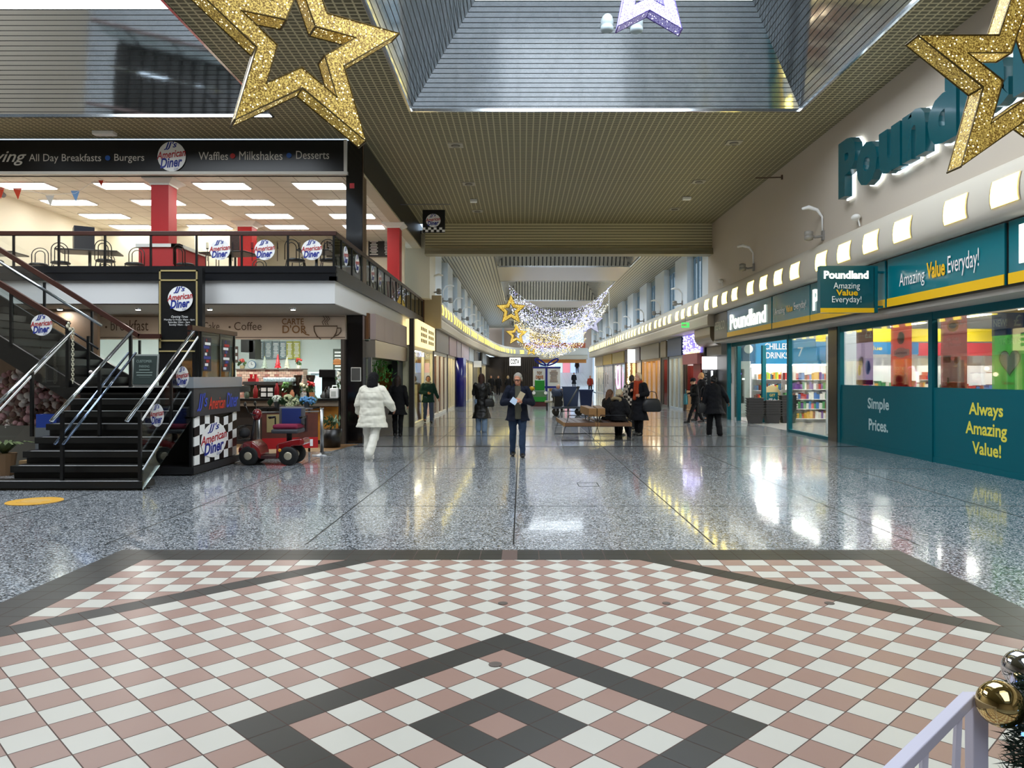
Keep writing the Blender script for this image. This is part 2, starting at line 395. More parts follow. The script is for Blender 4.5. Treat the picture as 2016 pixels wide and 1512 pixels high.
def clere(side, k, y0):
    s = 1 if side == 'R' else -1; xi = 7.25 if s > 0 else -3.52
    a, bb = sorted((xi, xi+s*.35))
    struct('wall_panel', MB().box(a, bb, y0, y0+2.6, 4.6, CZ), PANELW)
    g = MB(); xg = xi+s*.28
    for q in range(5): g.box(min(xg, xg+s*.08), max(xg, xg+s*.08), y0+2.6+q*.68, y0+2.66+q*.68, 4.6, CZ)
    g.box(min(xg, xg+s*.08), max(xg, xg+s*.08), y0+2.6, y0+5.4, 6.75, CZ); g.box(min(xg, xg+s*.08), max(xg, xg+s*.08), y0+2.6, y0+5.4, 4.6, 4.9)
    struct('window_%d' % (40+k*2+(s > 0)), g, mat('#7d95a5', .4))
    p = MB().box(min(xg+s*.04, xg+s*.05), max(xg+s*.04, xg+s*.05), y0+2.6, y0+5.4, 4.9, 6.75)
    struct('window_pane', p, GLASS)
for k in range(10):
    clere('R', k, 30.6+5.4*k-2.6); clere('L', k, 30.9+5.4*k)
sky = MB()
# corridor outer walls below and above, hidden behind the shops
struct('wall_left_outer', MB().box(-4.7, -4.5, 30, 86, 0, 4.6).box(-9, -4.5, 86, 86.2, 0, CZ).box(-4.6, -3.5, 29, 30.9, 4.6, CZ), OFFWHITE)
# ---- coves
COVEM = mat('#cdc6b8', .55); COVEM2 = mat('#b9ad98', .55)
PROF = [(.29, 4.78), (.22, 4.75), (.14, 4.68), (.07, 4.57), (.03, 4.46), (.008, 4.36), (0, 4.25), (.004, 4.15), (.02, 4.07), (.055, 3.99), (.11, 3.94), (.16, 3.93), (.3, 3.93), (.5, 3.93), (.5, 4.78)]
def cove(path, s, name, lower=False):
    rings = []
    for i, (x, y) in enumerate(path):
        a = Vector(path[max(i-1, 0)]); c = Vector(path[min(i+1, len(path)-1)]); d = (c-a).normalized(); nrm = Vector((d.y, -d.x))*s
        rings.append([(x+nrm.x*o, y+nrm.y*o, z) for o, z in PROF])
    struct(name, MB().loft(rings), COVEM, 'auto')
    if lower:
        r2 = []
        for i, (x, y) in enumerate(path):
            a = Vector(path[max(i-1, 0)]); c = Vector(path[min(i+1, len(path)-1)]); d = (c-a).normalized(); nrm = Vector((d.y, -d.x))*s
            r2.append([(x+nrm.x*o, y+nrm.y*o, z) for o, z in ((.1, 3.93), (.06, 3.86), (.06, 3.56), (.1, 3.5), (.6, 3.5), (.6, 3.93))])
        struct(name+'_band', MB().loft(r2), COVEM2)
XCR, XCL = 6.86, -3.16
pr = [(XCR, y) for y in (-14, 10, 20, 30, 50, 78)]
cove(pr, 1, 'wall_cove_right'); 
struct('wall_cove_band', MB().loft([[(6.93, y, 3.93), (6.9, y, 3.86), (6.9, y, 3.56), (6.93, y, 3.5), (7.6, y, 3.5), (7.6, y, 3.93)] for y in (28.3, 78)]), COVEM2)
pl = [(XCL, 30), (XCL, 42), (-3.0, 50), (-2.75, 58), (-2.5, 66), (-2.1, 74), (-1.5, 80), (-.6, 83.5), (.8, 85), (3, 85.3), (7.4, 85.3)]
cove(pl, -1, 'wall_cove_left', True)
struct('wall_cove_end', MB().box(-4.3, XCL+.02, 29.7, 30, 3.5, 4.78), mat('#a8997c', .6))
# ---- right fascia soffit, upper filler
struct('wall_right_soffit', MB().box(7.2, XS+.1, -14, 28.6, 2.86, 2.96).box(7.25, 7.6, 8, 28.6, 2.96, 3.93), mat('#a7a198', .6))
# ================================================================== LOGO (white disc with slanting lettering)
def logo_mesh(shadow=True):
    mb = MB(); disc(mb, 'UP', (0, 0, 0), .5, .5, .004, 0, 40)
    letter(mb, "JJ's", 'UP', (-.04, .36, .006), .48, .26, 1, bold=.02, shear=.35, rot=.08)
    letter(mb, 'American', 'UP', (-.02, .08, .006), 1.04, .25, 2, bold=.02, shear=.35, rot=.12)
    letter(mb, 'Diner', 'UP', (-.02, -.2, .006), .8, .34, 1, bold=.03, shear=.35, rot=.1)
    letter(mb, 'Ltd', 'UP', (.16, -.41, .006), .16, .08, 1, shear=.35)
    return mb.mesh('logo', [LWHITE, BLUE, SIGNRED])
LOGO = logo_mesh()
def logo(fr, c, w, h, parent, name='logo'):
    o = bpy.data.objects.new(name, LOGO); COL.objects.link(o)
    M = frame(fr, c) @ Matrix.Diagonal((w, h, 1, 1)); o.matrix_world = M; o.matrix_basis = M
    adopt(o, parent); return o
def cutlery(mb, fr, c, h, m=0):
    M = frame(fr, c)
    for sx, kind in ((-1, 'fork'), (1, 'knife')):
        x = sx*h*.62
        mb.prism([(x-.015*h, -.5*h), (x+.015*h, -.5*h), (x+.015*h, .1*h), (x-.015*h, .1*h)], M, .003, m)
        if kind == 'knife': mb.prism([(x-.02*h, .1*h), (x+.04*h, .1*h), (x+.03*h, .35*h), (x-.02*h, .5*h)], M, .003, m)
        else:
            for q in (-.045, 0, .045): mb.prism([(x+q*h-.012*h, .12*h), (x+q*h+.012*h, .12*h), (x+q*h+.012*h, .42*h), (x+q*h-.012*h, .42*h)], M, .003, m)
            mb.prism([(x-.06*h, .08*h), (x+.06*h, .08*h), (x+.06*h, .14*h), (x-.06*h, .14*h)], M, .003, m)
# ================================================================== DINER, UPPER FLOOR
UF = 3.78; BY = 15.7            # upper floor level, balcony front
st = MB()
st.box(-14, XL, BY, 25.6, 3.13, UF-.021, 0); st.box(-9, XL, 25.6, 29.9, 3.13, UF-.02, 0)
struct('floor_balcony', st, mat('#dcdcdb', .6))
kb = MB().box(-14, XL+.02, BY-.03, BY+.12, 3.63, 3.9).box(XL-.1, XL+.03, BY, 29.9, 3.63, 3.9).box(-14, XL+.05, BY-.07, BY+.1, 3.60, 3.68).box(XL-.1, XL+.07, BY-.07, 29.9, 3.60, 3.68)
kb.box(-14, XL+.03, BY-.045, BY+.1, 3.76, 3.8)
struct('trim_30', kb, mat('#15161a', .3))
struct('floor_upper', MB().box(-14, XL-.1, BY+.12, 29.9, UF-.02, UF), mat('#8a7c6e', .5))
struct('ceiling_soffit', MB().box(-14, XL, BY+.05, 18.4, 3.11, 3.13), mat('#8d8880', .7))
# ceiling of the upper room
TILEC = stripes('ceiling_tiles', [(0, .6, .02), (1, .6, .02)], '#f0eadc', '#b4aa98', .8)
struct('ceiling_upper', MB().box(-14, XL+.02, 18.5, 29.9, 6.5, 6.57), TILEC)
uw = MB().box(-14.1, -13.9, 15.7, 30, UF, 6.5).box(-14, -9.2, 25.2, 25.4, UF, 6.5).box(-9.3, -9.2, 25.4, 27.6, UF, 6.5).box(-9.3, XL-.4, 27.6, 27.8, UF, 6.5)
uw.box(-11.2, -10.6, 24.7, 25.3, UF, 6.5)
struct('wall_upper', uw, mat('#ece6d2', .8))
# sign fascia and its return along the mall
fr_ = MB().box(-14.2, -4.24, 18.4, 18.6, 6.57, 7.34)
t = thing('fascia_sign', 'long black fascia sign listing breakfasts, burgers and desserts above the diner balcony', 'sign', (-9, 18.4, 6.57))
fr_.build('board', mat('#0a0a0d', .35), t)
wm = mat('#cfcac0', .5)
def ftext(x0, x1, y0, y1, Y, txt, material, parent, name='lettering', **k):
    a = P(x0, y1, Y); c = P(x1, y0, Y); return words(txt, 'F', (a+c)/2, c.x-a.x, c.z-a.z, material, parent, name, **k)
for s_, x0, x1, y0, y1, kk in (('Serving', -62, 52, 296, 326, dict(shear=.4, bold=.01)), ('All Day Breakfasts', 57, 199, 303, 322, {}), ('Burgers', 225, 284, 303, 321, {}),
                           ('Waffles', 391, 449, 299, 315, {}), ('Milkshakes', 471, 556, 298, 315, {}), ('Desserts', 583, 648, 297, 313, {})):
    ftext(x0, x1, y0, y1, 18.385, s_, wm, t, **kk)
for x, y, c in ((212, 311, '#1d4f9c'), (458, 307, '#b1261f'), (569, 306, '#1d4f9c')):
    mb = MB(); disc(mb, 'F', P(x, y, 18.38), .062); mb.build('bullet', mat(c, .5), t)
lp = P(338, 308, 18.37); logo('F', lp, .68, .72, t)
MB().box(-4.29, -4.22, 18.37, 18.6, 6.55, 7.34).box(-14.2, -4.2, 18.36, 18.6, 6.50, 6.57).build('edge_strip', mat('#d4d0c8', .5), t)
struct('trim_31', MB().box(XL-.25, XL+.02, 18.5, 30.3, 6.55, 7.36), mat('#101012', .4))
struct('trim_32', MB().box(XL-.3, XL+.025, 18.5, 30.3, 6.49, 6.55), mat('#cbbfa8', .6))
# columns
def column(x0, x1, y0, y1, z0, z1, label, material, cap):
    t = thing('column', label, 'column', ((x0+x1)/2, (y0+y1)/2, z0))
    MB().box(x0, x1, y0, y1, z0, z1-(.16 if cap else 0)).build('shaft', material, t)
    if cap:
        mb = MB(); a = (x0, x1, y0, y1)
        mb.loft([[(x0-o, y0-o, z), (x1+o, y0-o, z), (x1+o, y1+o, z), (x0-o, y1+o, z)] for z, o in ((z1-.16, .02), (z1-.12, .03), (z1-.03, .16), (z1, .16))])
        mb.build('capital', WHITE, t)
    return t
cr_ = mat('#b01218', .5)
column(-9.12, -8.69, 18.75, 19.2, UF, 6.5, 'red square column under the long fascia sign, nearest the balcony rail', cr_, True)
column(-8.95, -8.5, 24.0, 24.45, UF, 6.5, 'smaller red column deep inside the diner behind the balcony chairs', cr_, True)
column(-4.27, XL-.03, 24.2, 24.65, UF, 6.5, 'bright red column at the mall side of the diner, past the black column', cr_, True)
BM = mat('#0d0b0c', .12, coat=.6, var=.5, bscale=3)
t = thing('column', 'tall black marble column at the diner corner', 'column', (-4.04, 18.6, 0))
MB().box(-4.25, XL+.0, 18.45, 18.85, 0, 3.11).box(-4.25, XL, 18.45, 18.85, UF, 7.34).build('shaft', BM, t)
MB().box(XL-.01, XL+.012, 18.45, 18.85, UF, 7.34).build('edge', mat('#5a4634', .3), t)
MB().box(-4.16, -4.05, 18.43, 18.45, 6.18, 6.30).build('alarm_box', RED, t)
struct('trim_33', MB().box(XL-.2, XL+.06, 29.6, 30.0, 0, 6.5), mat('#4a2c12', .5))
# balcony rail: posts, wooden rail, glass panes
t = thing('balcony_rail', 'long glass balcony rail with dark wooden handrail along the front of the diner', 'balcony rail', (-9, BY, 3.9))
RZ = 4.59
MB().box(-14, XL+.03, BY-.03, BY+.05, RZ-.06, RZ+.03).build('handrail', WOOD, t, bevel=.01)
for px in (27, 116, 207, 297, 387, 476, 567, 657):
    x = (px-CX)/F*BY; MB().box(x-.018, x+.018, BY-.02, BY+.02, 3.85, RZ-.05).build('post', BLACK, t)
MB().box(-14, XL, BY+.012, BY+.02, 3.86, RZ-.06).build('pane', GLASS, t)
for px in (433, 521, 614):
    c = P(px, 492, BY-.012); logo('F', c, .42, .42, t, 'decal')
    mb = MB(); cutlery(mb, 'F', c+Vector((0, .004, -.02)), .42); mb.build('cutlery_decal', BLACK, t)
t2 = thing('balcony_rail', 'glass balcony rail running away along the mall side of the diner', 'balcony rail', (XL, 22, 3.9))
MB().box(XL-.05, XL+.03, BY, 29.6, RZ-.06, RZ+.03).build('handrail', mat('#40302a', .4), t2)
for q in range(14):
    y = BY+.55+q*1.02; MB().box(XL-.02, XL+.02, y-.018, y+.018, 3.85, RZ-.05).build('post', BLACK, t2)
MB().box(XL-.004, XL+.004, BY, 29.5, 3.86, RZ-.06).build('pane', DARKGLASS, t2)
for y in (16.6, 17.75, 19.6, 20.6): logo('L', (XL+.02, y, 4.25), .42, .42, t2, 'decal')
# ceiling lamps of the upper room
k = 0
for r_, y in enumerate((19.4, 21.25, 23.07, 24.75)):
    for q in range(-3, 2):
        x = -7.62+2.5*q
        if x < -13 or x+.7 > XL: continue
        if r_ == 3 and x < -9.5 and y > 25: continue
        row = ('front', 'second', 'third', 'back')[r_]; col = ('fourth', 'third', 'second', 'first', '')[q+3] if False else ('leftmost', 'second from left', 'middle', 'second from right', 'rightmost')[q+3]
        t = thing('ceiling_light', 'flat bright ceiling panel in the diner, %s row, %s' % (row, col), 'ceiling light', (x, y, 6.5), 'ceiling panels of the upper diner')
        MB().box(x-.66, x+.66, y-.31, y+.31, 6.47, 6.499).build('frame', LWHITE, t)
        MB().box(x-.62, x+.62, y-.28, y+.28, 6.455, 6.47).build('diffuser', PANELM, t)
# menu boards on the back wall
def menu(x, y, w, h, Y, label, title, fr='F'):
    t = thing('menu_board', label, 'menu board', (x, Y, y), 'black menu boards in the upper diner')
    mb = MB(); rect(mb, fr, (x, Y, y), w, h, .03); mb.build('board', mat('#101012', .5), t)
    words(title, fr, (x, Y-.02, y+h*.4), w*.6, h*.09, LWHITE, t)
    mb = MB(); lines(mb, fr, (x-w*.1, Y-.02, y-.08*h), w*.6, h*.7, 9, seed=int(abs(x*10))); mb.build('print', LWHITE, t)
for px, lb, ti in ((432, 'black menu board headed Breakfast, left of its pair', 'Breakfast'), (455, 'black menu board headed Breakfast, right of its pair', 'Breakfasts'), (516, 'black menu board headed Main Meals', 'Main Meals'), (655, 'black menu board headed Burgers behind the glass corner', 'Burgers'),
               (739, 'black menu board headed Hot Dogs', 'Hot Dogs'), (766, 'black menu board headed Drinks beside the bright red column', 'Drinks')):
    c = P(px, 485, 27.5); menu(c.x, c.z, .44 if px < 700 else .5, .75, 27.5, lb, ti)
t = thing('counter', 'checkered black and white counter at the back of the upper diner', 'counter', (-6.6, 26.4, UF))
mb = MB().box(-9.0, -5.0, 26.2, 26.9, UF, UF+1.05); mb.build('body', mat('#ded6c4', .5), t)
mb = MB()
for i in range(26):
    for j in range(4):
        if (i+j) % 2: mb.box(-9+i*.15, -8.85+i*.15, 26.18, 26.2, UF+.4+j*.15, UF+.55+j*.15)
mb.build('checks', BLACK, t)
MB().box(-9.05, -4.95, 26.1, 26.95, UF+1.05, UF+1.1).build('worktop', BLACK, t)
# low red partition by the column
t = thing('partition', 'low red partition wall with white top beside the red column', 'partition', (-8.6, 18.6, UF))
MB().box(-9.2, -8.3, 18.3, 18.4, UF, UF+.95).box(-8.35, -8.25, 18.3, 19.9, UF, UF+.95).build('panel', mat('#b4282c', .6), t)
MB().box(-9.25, -8.2, 18.25, 18.45, UF+.95, UF+1.03).box(-8.4, -8.2, 18.25, 19.9, UF+.95, UF+1.03).build('capping', WHITE, t)
# arched wire chairs and tables
SEATM = mat('#1a1c22', .4)
def wire_chair(x, y, rot, label):
    t = thing('cafe_chair', label, 'chair', (x, y, UF), 'wire-backed cafe chairs on the balcony')
    M = Matrix.Translation((x, y, UF)) @ Matrix.Rotation(rot, 4, 'Z'); T = lambda *p: M @ Vector(p)
    mb = MB()
    for w, h in ((.17, .90), (.1, .83)):
        pts = [T(-w, .19, .46)]+[T(-w*math.cos(a), .19+.05*math.sin(a), .46+(h-.46-w)*1+w*math.sin(a)) for a in [math.pi*i/10 for i in range(11)]]+[T(w, .19, .46)]
        mb.tube(pts, .011, 6)
    mb.build('backrest', BLACK, t, True)
    mb = MB(); mb.lathe([(.02, 0), (.2, .005), (.21, .03), (.17, .06), (.02, .065)], T(0, 0, .44), 18); mb.build('seat', SEATM, t, True)
    for sx in (-1, 1):
        for sy in (-1, 1): MB().tube([T(sx*.15, sy*.15, .44), T(sx*.2, sy*.2, 0)], .011, 6).build('leg', BLACK, t, True)
    return t
base = wire_chair(-12.0, 17.3, 2.6, 'wire-backed chair at the left end of the balcony, behind the stair rail')
base['px'] = 0
for x, y, rz, lb in ((-11.35, 17.9, .4, 'wire-backed chair second along the balcony, half turned'), (-10.65, 17.6, 3.6, 'wire-backed chair left of the first black table'),
                     (-10.0, 18.6, 1.0, 'wire-backed chair behind the first black table'), (-9.45, 17.3, 3.4, 'wire-backed chair in front of the red partition, left side'), (-9.05, 17.8, .2, 'wire-backed chair tucked close to the red partition'),
                     (-7.9, 17.9, 2.8, 'wire-backed chair right of the red column'), (-7.45, 18.6, .9, 'wire-backed chair set back right of the red column'), (-6.75, 19.6, .3, 'wire-backed chair behind the left-hand round decal'),
                     (-5.7, 20.6, 1.3, 'wire-backed chair in front of the small red column'), (-5.35, 19.4, 1.9, 'wire-backed chair beside the middle round decal'), (-5.1, 17.2, 3.0, 'wire-backed chair left of the right-hand round decal'), (-4.35, 17.2, 3.3, 'wire-backed chair right of the right-hand round decal'),
                     (-11.2, 20.5, .5, 'wire-backed chair near the cream back wall')):
    d = Vector((x, y, UF))-Vector((-12.0, 17.3, UF))
    r = dup(base, d, lb)
    # turn about its own base
    r.rotation_euler = (0, 0, rz-2.6)
del base['px']
def cafe_table(x, y, w, d, rot, label):
    t = thing('cafe_table', label, 'table', (x, y, UF), 'black cafe tables on the balcony')
    M = Matrix.Translation((x, y, UF)) @ Matrix.Rotation(rot, 4, 'Z'); T = lambda *p: M @ Vector(p)
    MB().cbox(T(0, 0, .78), (w, d, .035), 0, M.to_3x3()).build('tabletop', mat('#241e1c', .35), t, bevel=.008)
    MB().tube([T(0, 0, 0.02), T(0, 0, .77)], .035, 10).build('pedestal', BLACK, t, True)
    mb = MB()
    for sx in (-1, 1): mb.tube([T(sx*.38, 0, .02), T(sx*.3, 0, .05), T(0, 0, .12)], .022, 8)
    mb.tube([T(0, .3, .02), T(0, 0, .12)], .022, 8); mb.tube([T(0, -.3, .02), T(0, 0, .12)], .022, 8); mb.build('foot', BLACK, t, True)
cafe_table(-10.2, 18.0, 1.3, .75, .3, 'black table with chairs left of the red column')
cafe_table(-12.6, 18.2, 1.2, .75, .1, 'black table at the far left of the balcony')
cafe_table(-7.0, 18.3, 1.2, .75, -.2, 'black table right of the red column')
cafe_table(-4.85, 18.0, .75, .75, 0, 'black table near the glass balcony corner')
cafe_table(-5.9, 21.2, 1.0, .75, 0, 'black table before the checkered counter')
t = thing('menu_box', 'dark printed display box on the left balcony table', 'display box', (-10.6, 18.1, UF+.75))
mb = MB(); M3 = Matrix.Rotation(.6, 3, 'Z'); mb.cbox((-10.35, 18.0, UF+1.08), (.42, .42, .56), 0, M3); mb.build('box', mat('#1c1e2a', .4), t)
t = thing('till_screen', 'dark till screen standing beyond the balcony table', 'screen', (-7.5, 20, UF))
MB().box(-7.62, -7.38, 19.9, 19.95, UF+1.0, UF+1.55).build('screen', mat('#3a2420', .3), t); MB().tube([(-7.5, 19.95, UF), (-7.5, 19.95, UF+1.05)], .03, 8).build('stand', BLACK, t)
# bunting
fl = [(0, 379, '#d9472b'), (34, 380, '#d9472b'), (98, 394, '#d8d4cc'), (148, 385, '#7aa6d8'), (198, 355, '#c93326')]
t = thing('bunting', 'string of small triangular flags hanging across the diner opening', 'bunting', P(100, 360, 18.9))
MB().tube([P(-30, 372, 18.95), P(30, 372, 18.95), P(98, 383, 18.95), P(148, 381, 18.95), P(205, 344, 18.95)], .006, 5).build('string', LWHITE, t)
for px, py, c in fl:
    a = P(px, py, 18.95); mb = MB(); mb.prism([(-.11, .12), (.11, .12), (.02, -.16)], frame('F', a), .006); mb.build('flag', mat(c, .7), t)
t = thing('security_camera', 'small dark dome camera hanging from the diner ceiling at far left', 'camera', P(6, 376, 20))
mb = MB(); a = P(6, 384, 20); mb.tube([a, a+Vector((0, 0, .2))], .02, 8); mb.ell(a, .07); mb.build('body', MGREY, t, True)
# ================================================================== DINER, GROUND FLOOR
SY = 18.3
t = thing('fascia_sign', 'beige cafe fascia sign with breakfast, cake, coffee and a drawn cup', 'sign', (-8, SY, 2.52))
MB().box(-13.5, -4.24, SY, SY+.15, 2.52, 3.13).build('board', mat('#c4b2a0', .6), t)
MB().box(-13.5, -4.24, SY-.012, SY, 2.555, 2.57).box(-13.5, -4.24, SY-.012, SY, 3.06, 3.07).build('line', mat('#4a3226', .6), t)
BR = mat('#54402f', .6)
ftext(218, 292, 630, 651, SY-.02, 'breakfast', BR, t); ftext(400, 432, 634, 650, SY-.02, 'Cake', BR, t); ftext(461, 515, 634, 650, SY-.02, 'Coffee', BR, t)
ftext(455, 600, 627, 641, SY-.02, 'CARTE', mat('#7c5426', .5), t) if False else ftext(555, 598, 627, 639, SY-.02, 'CARTE', mat('#7c5426', .5), t, bold=.01)
ftext(556, 604, 640, 656, SY-.02, "D'OR", mat('#7c5426', .5), t, bold=.01)
mb = MB(); mb.tube([P(x, y, SY-.02) for x, y in ((595, 652), (602, 658), (609, 660))], .012, 5); mb.build('swash', mat('#7c5426', .5), t)
for px in (209, 452):
    mb = MB(); disc(mb, 'F', P(px, 644, SY-.02), .025); mb.build('bullet', BR, t)
mb = MB()
mb.tube([P(x, y, SY-.02) for x, y in ((618, 642), (619, 652), (624, 662), (632, 668))], .012, 5); mb.tube([P(x, y, SY-.02) for x, y in ((618, 642), (664, 642), (662, 655), (657, 663), (651, 668))], .012, 5)
mb.tube([P(x, y, SY-.02) for x, y in ((664, 646), (671, 646), (671, 653), (666, 659), (660, 661))], .012, 5)
for dx in (0, 5, 9): mb.tube([P(x+dx, y, SY-.02) for x, y in ((637, 640), (634, 634), (640, 628), (636, 622))], .008, 5)
mb.tube([P(x, y, SY-.02) for x, y in ((195, 668), (165, 655), (135, 640), (150, 625), (170, 622), (190, 640))], .01, 5)
mb.build('cup_drawing', BR, t)
# piers, counter, back room
struct('wall_pier', MB().box(-4.34, -4.25, SY-.02, SY+.4, 0, 2.52), mat('#3b332c', .5))
bw = MB(); bw.box(-13.5, -4.3, 22.6, 22.8, 0, 3.1); bw; bw.box(-13.6, -13.5, 16, 22.6, 0, 3.1)
bw.prism([(-4.36, 18.74), (-4.28, 18.74), (-5.14, 22.7), (-5.22, 22.7)], Matrix.Translation((0, 0, 1.55)), 3.1)
struct('wall_cafe', bw, mat('#dfe6e2', .7)); struct('wall_stair_side', MB().box(-13.5, -9.35, 16.8, 16.9, 0, 3.11), mat('#54412f', .6)); struct('ceiling_cafe', MB().box(-13.5, -4.3, SY+.15, 22.6, 3.05, 3.11), WHITE)
for i, x in enumerate((-12, -9.6, -7.2, -5.4)):
    t = thing('ceiling_light', 'bright ceiling panel inside the cafe, %s from the left' % ('first', 'second', 'third', 'last')[i], 'ceiling light', (x, 20.4, 3.05), 'ceiling panels of the ground floor cafe')
    MB().box(x-.6, x+.6, 18.7, 19.5, 3.02, 3.049).build('frame', LWHITE, t); MB().box(x-.55, x+.55, 18.75, 19.45, 3.01, 3.02).build('diffuser', mat((.9, 1, .97), .5, emit=34), t)
downl = []
for i, px in enumerate((118, 272, 413, 577)):
    a = P(px, 605, 16.6); t = thing('spotlight', 'small bright downlight in the soffit under the balcony, %s from the left' % ('first', 'second', 'third', 'fourth')[i], 'spotlight', (a.x, 16.6, 3.1), 'downlights under the balcony')
    MB().lathe([(.07, .0), (.075, .03)], (a.x, 16.6, 3.08)).build('rim', CHROME, t); MB().cyl((a.x, 16.6, 3.07), .05, .012).build('bulb', mat((1, .97, .92), .5, emit=8), t); downl.append((a.x, 16.6))
t = thing('serving_counter', 'long cafe serving counter with dark top below the beige sign', 'counter', (-7, SY, 0))
MB().box(-9.2, -4.36, SY-.25, SY+.45, 1.05, 1.1).build('worktop', BLACK, t); MB().box(-9.2, -4.36, SY-.2, SY-.16, .92, 1.05).build('edge', mat('#6c6256', .5), t)
MB().box(-9.2, -4.36, SY, SY+.4, 0, 1.05).build('front', mat('#2a2523', .5), t)
mb = MB(); mb.box(-5.6, -4.4, SY-.03, SY, .1, .9); mb.build('picture_panel', mat('#a06a20', .5, var=.8, bscale=5), t)
# boards on the back wall
def board(px0, px1, py0, py1, Y, label, col, cat='menu board', grp=None, n=10, fg=LWHITE):
    a = P(px0, py1, Y); c = P(px1, py0, Y); t = thing(cat.replace(' ', '_'), label, cat, (a+c)/2, grp)
    MB().box(a.x, c.x, Y-.02, Y, a.z, c.z).build('board', col if not isinstance(col, str) else mat(col, .5), t)
    mb = MB(); lines(mb, 'F', ((a.x+c.x)/2, Y-.025, (a.z+c.z)/2), (c.x-a.x)*.8, (c.z-a.z)*.85, n, seed=px0); mb.build('print', fg, t); return t
for i, x0 in enumerate((506, 522, 537, 551, 564, 578)):
    board(x0, x0+13, 672, 707-i % 2, 22.5, 'hanging price board on the cafe back wall, %s from the left' % ('first', 'second', 'third', 'fourth', 'fifth', 'sixth')[i], '#7f8f95' if i < 4 else '#b3b04a', grp='price boards in the cafe')
board(656, 676, 687, 734, 21.8, 'tall poster with a burger at the right of the cafe hatch', '#3b4438', 'poster', n=6)
a = P(664, 711, 21.75); b_ = bpy.data.objects['poster']; mb = MB(); mb.ell(a, (.12, .02, .07)); mb.ell(a-Vector((0, 0, .07)), (.13, .02, .04)); mb.build('burger_picture', mat('#b5713a', .6), b_)
board(461, 469, 682, 714, 22.4, 'narrow brown picture board left of the wall clock', '#5b3f33', 'picture', n=2)
t = thing('extractor_hood', 'black stepped extractor box above the cafe counter', 'extractor', P(494, 680, 21))
a = P(482, 694, 21); c = P(506, 660, 21); MB().box(a.x, c.x, 20.7, 21.3, a.z, 3.0).build('duct', BLACK, t); a = P(498, 707, 21); MB().box(a.x, c.x+.05, 20.7, 21.2, a.z, 2.6).build('outlet', BLACK, t)
t = thing('wall_clock', 'round white clock with blue rim on the cafe wall', 'clock', P(496, 718, 22.5))
c = P(496, 718, 22.5); mb = MB(); disc(mb, 'F', c, .12, None, .04); mb.build('rim', mat('#4a7fae', .4), t); mb = MB(); disc(mb, 'F', c-Vector((0, .03, 0)), .105, None, .02); mb.build('face', LWHITE, t)
mb = MB(); mb.box(c.x-.006, c.x+.006, c.y-.05, c.y-.045, c.z, c.z+.07); mb.box(c.x, c.x+.05, c.y-.05, c.y-.045, c.z-.006, c.z+.006); mb.build('hands', BLACK, t)
t = thing('back_counter', 'brick-patterned back counter behind the cafe worktop', 'counter', (-6, 20.6, 0))
m, nt, b = nodes('brick'); bk = nt.nodes.new('ShaderNodeTexBrick'); tcn = nt.nodes.new('ShaderNodeNewGeometry'); sp = nt.nodes.new('ShaderNodeSeparateXYZ'); cb_ = nt.nodes.new('ShaderNodeCombineXYZ')
nt.links.new(tcn.outputs['Position'], sp.inputs[0]); nt.links.new(sp.outputs[0], cb_.inputs[0]); nt.links.new(sp.outputs[2], cb_.inputs[1]); nt.links.new(cb_.outputs[0], bk.inputs[0])
bk.inputs['Scale'].default_value = 4; bk.inputs['Color1'].default_value = (*lin('#7a3f33'), 1); bk.inputs['Color2'].default_value = (*lin('#b59a86'), 1); bk.inputs['Mortar'].default_value = (*lin('#4a3b36'), 1)
nt.links.new(bk.outputs[0], b.inputs['Base Color'])
a = P(465, 745, 20.6); c = P(597, 728, 20.6); MB().box(a.x, c.x, 20.6, 21, 0, c.z).build('body', m, t); MB().box(a.x, c.x, 20.55, 21.05, c.z, c.z+.03).build('worktop', mat('#54483f', .5), t)
BCZ = c.z+.03
def cone_tree(px, Y, z, h, r, label, col):
    x = (px-CX)/F*Y; t = thing('christmas_tree', label, 'christmas tree', (x, Y, z))
    mb = MB(); 
    for q in range(4): mb.lathe([(r*(1-q*.22), .06*h+q*.22*h), (r*(.45-q*.1), .06*h+(q+1)*.24*h)], (x, Y, z), 10)
    mb.build('foliage', col, t); MB().cyl((x, Y, z), r*.25, .1*h, 8).build('pot', mat('#6a4a2a', .6), t)
    mb = MB(); mb.ell((x, Y, z+1.03*h), r*.14, 8, 5); mb.build('topper', BRASS, t)
cone_tree(521, 20.75, BCZ, .32, .1, 'small silver-green christmas tree left of the red one', mat('#8c9484', .5)); cone_tree(547, 20.75, BCZ, .38, .1, 'small red christmas tree on the brick counter', mat('#b3121c', .4)); cone_tree(565, 20.75, BCZ, .32, .1, 'small pale christmas tree right of the red one', mat('#b4b09a', .5))
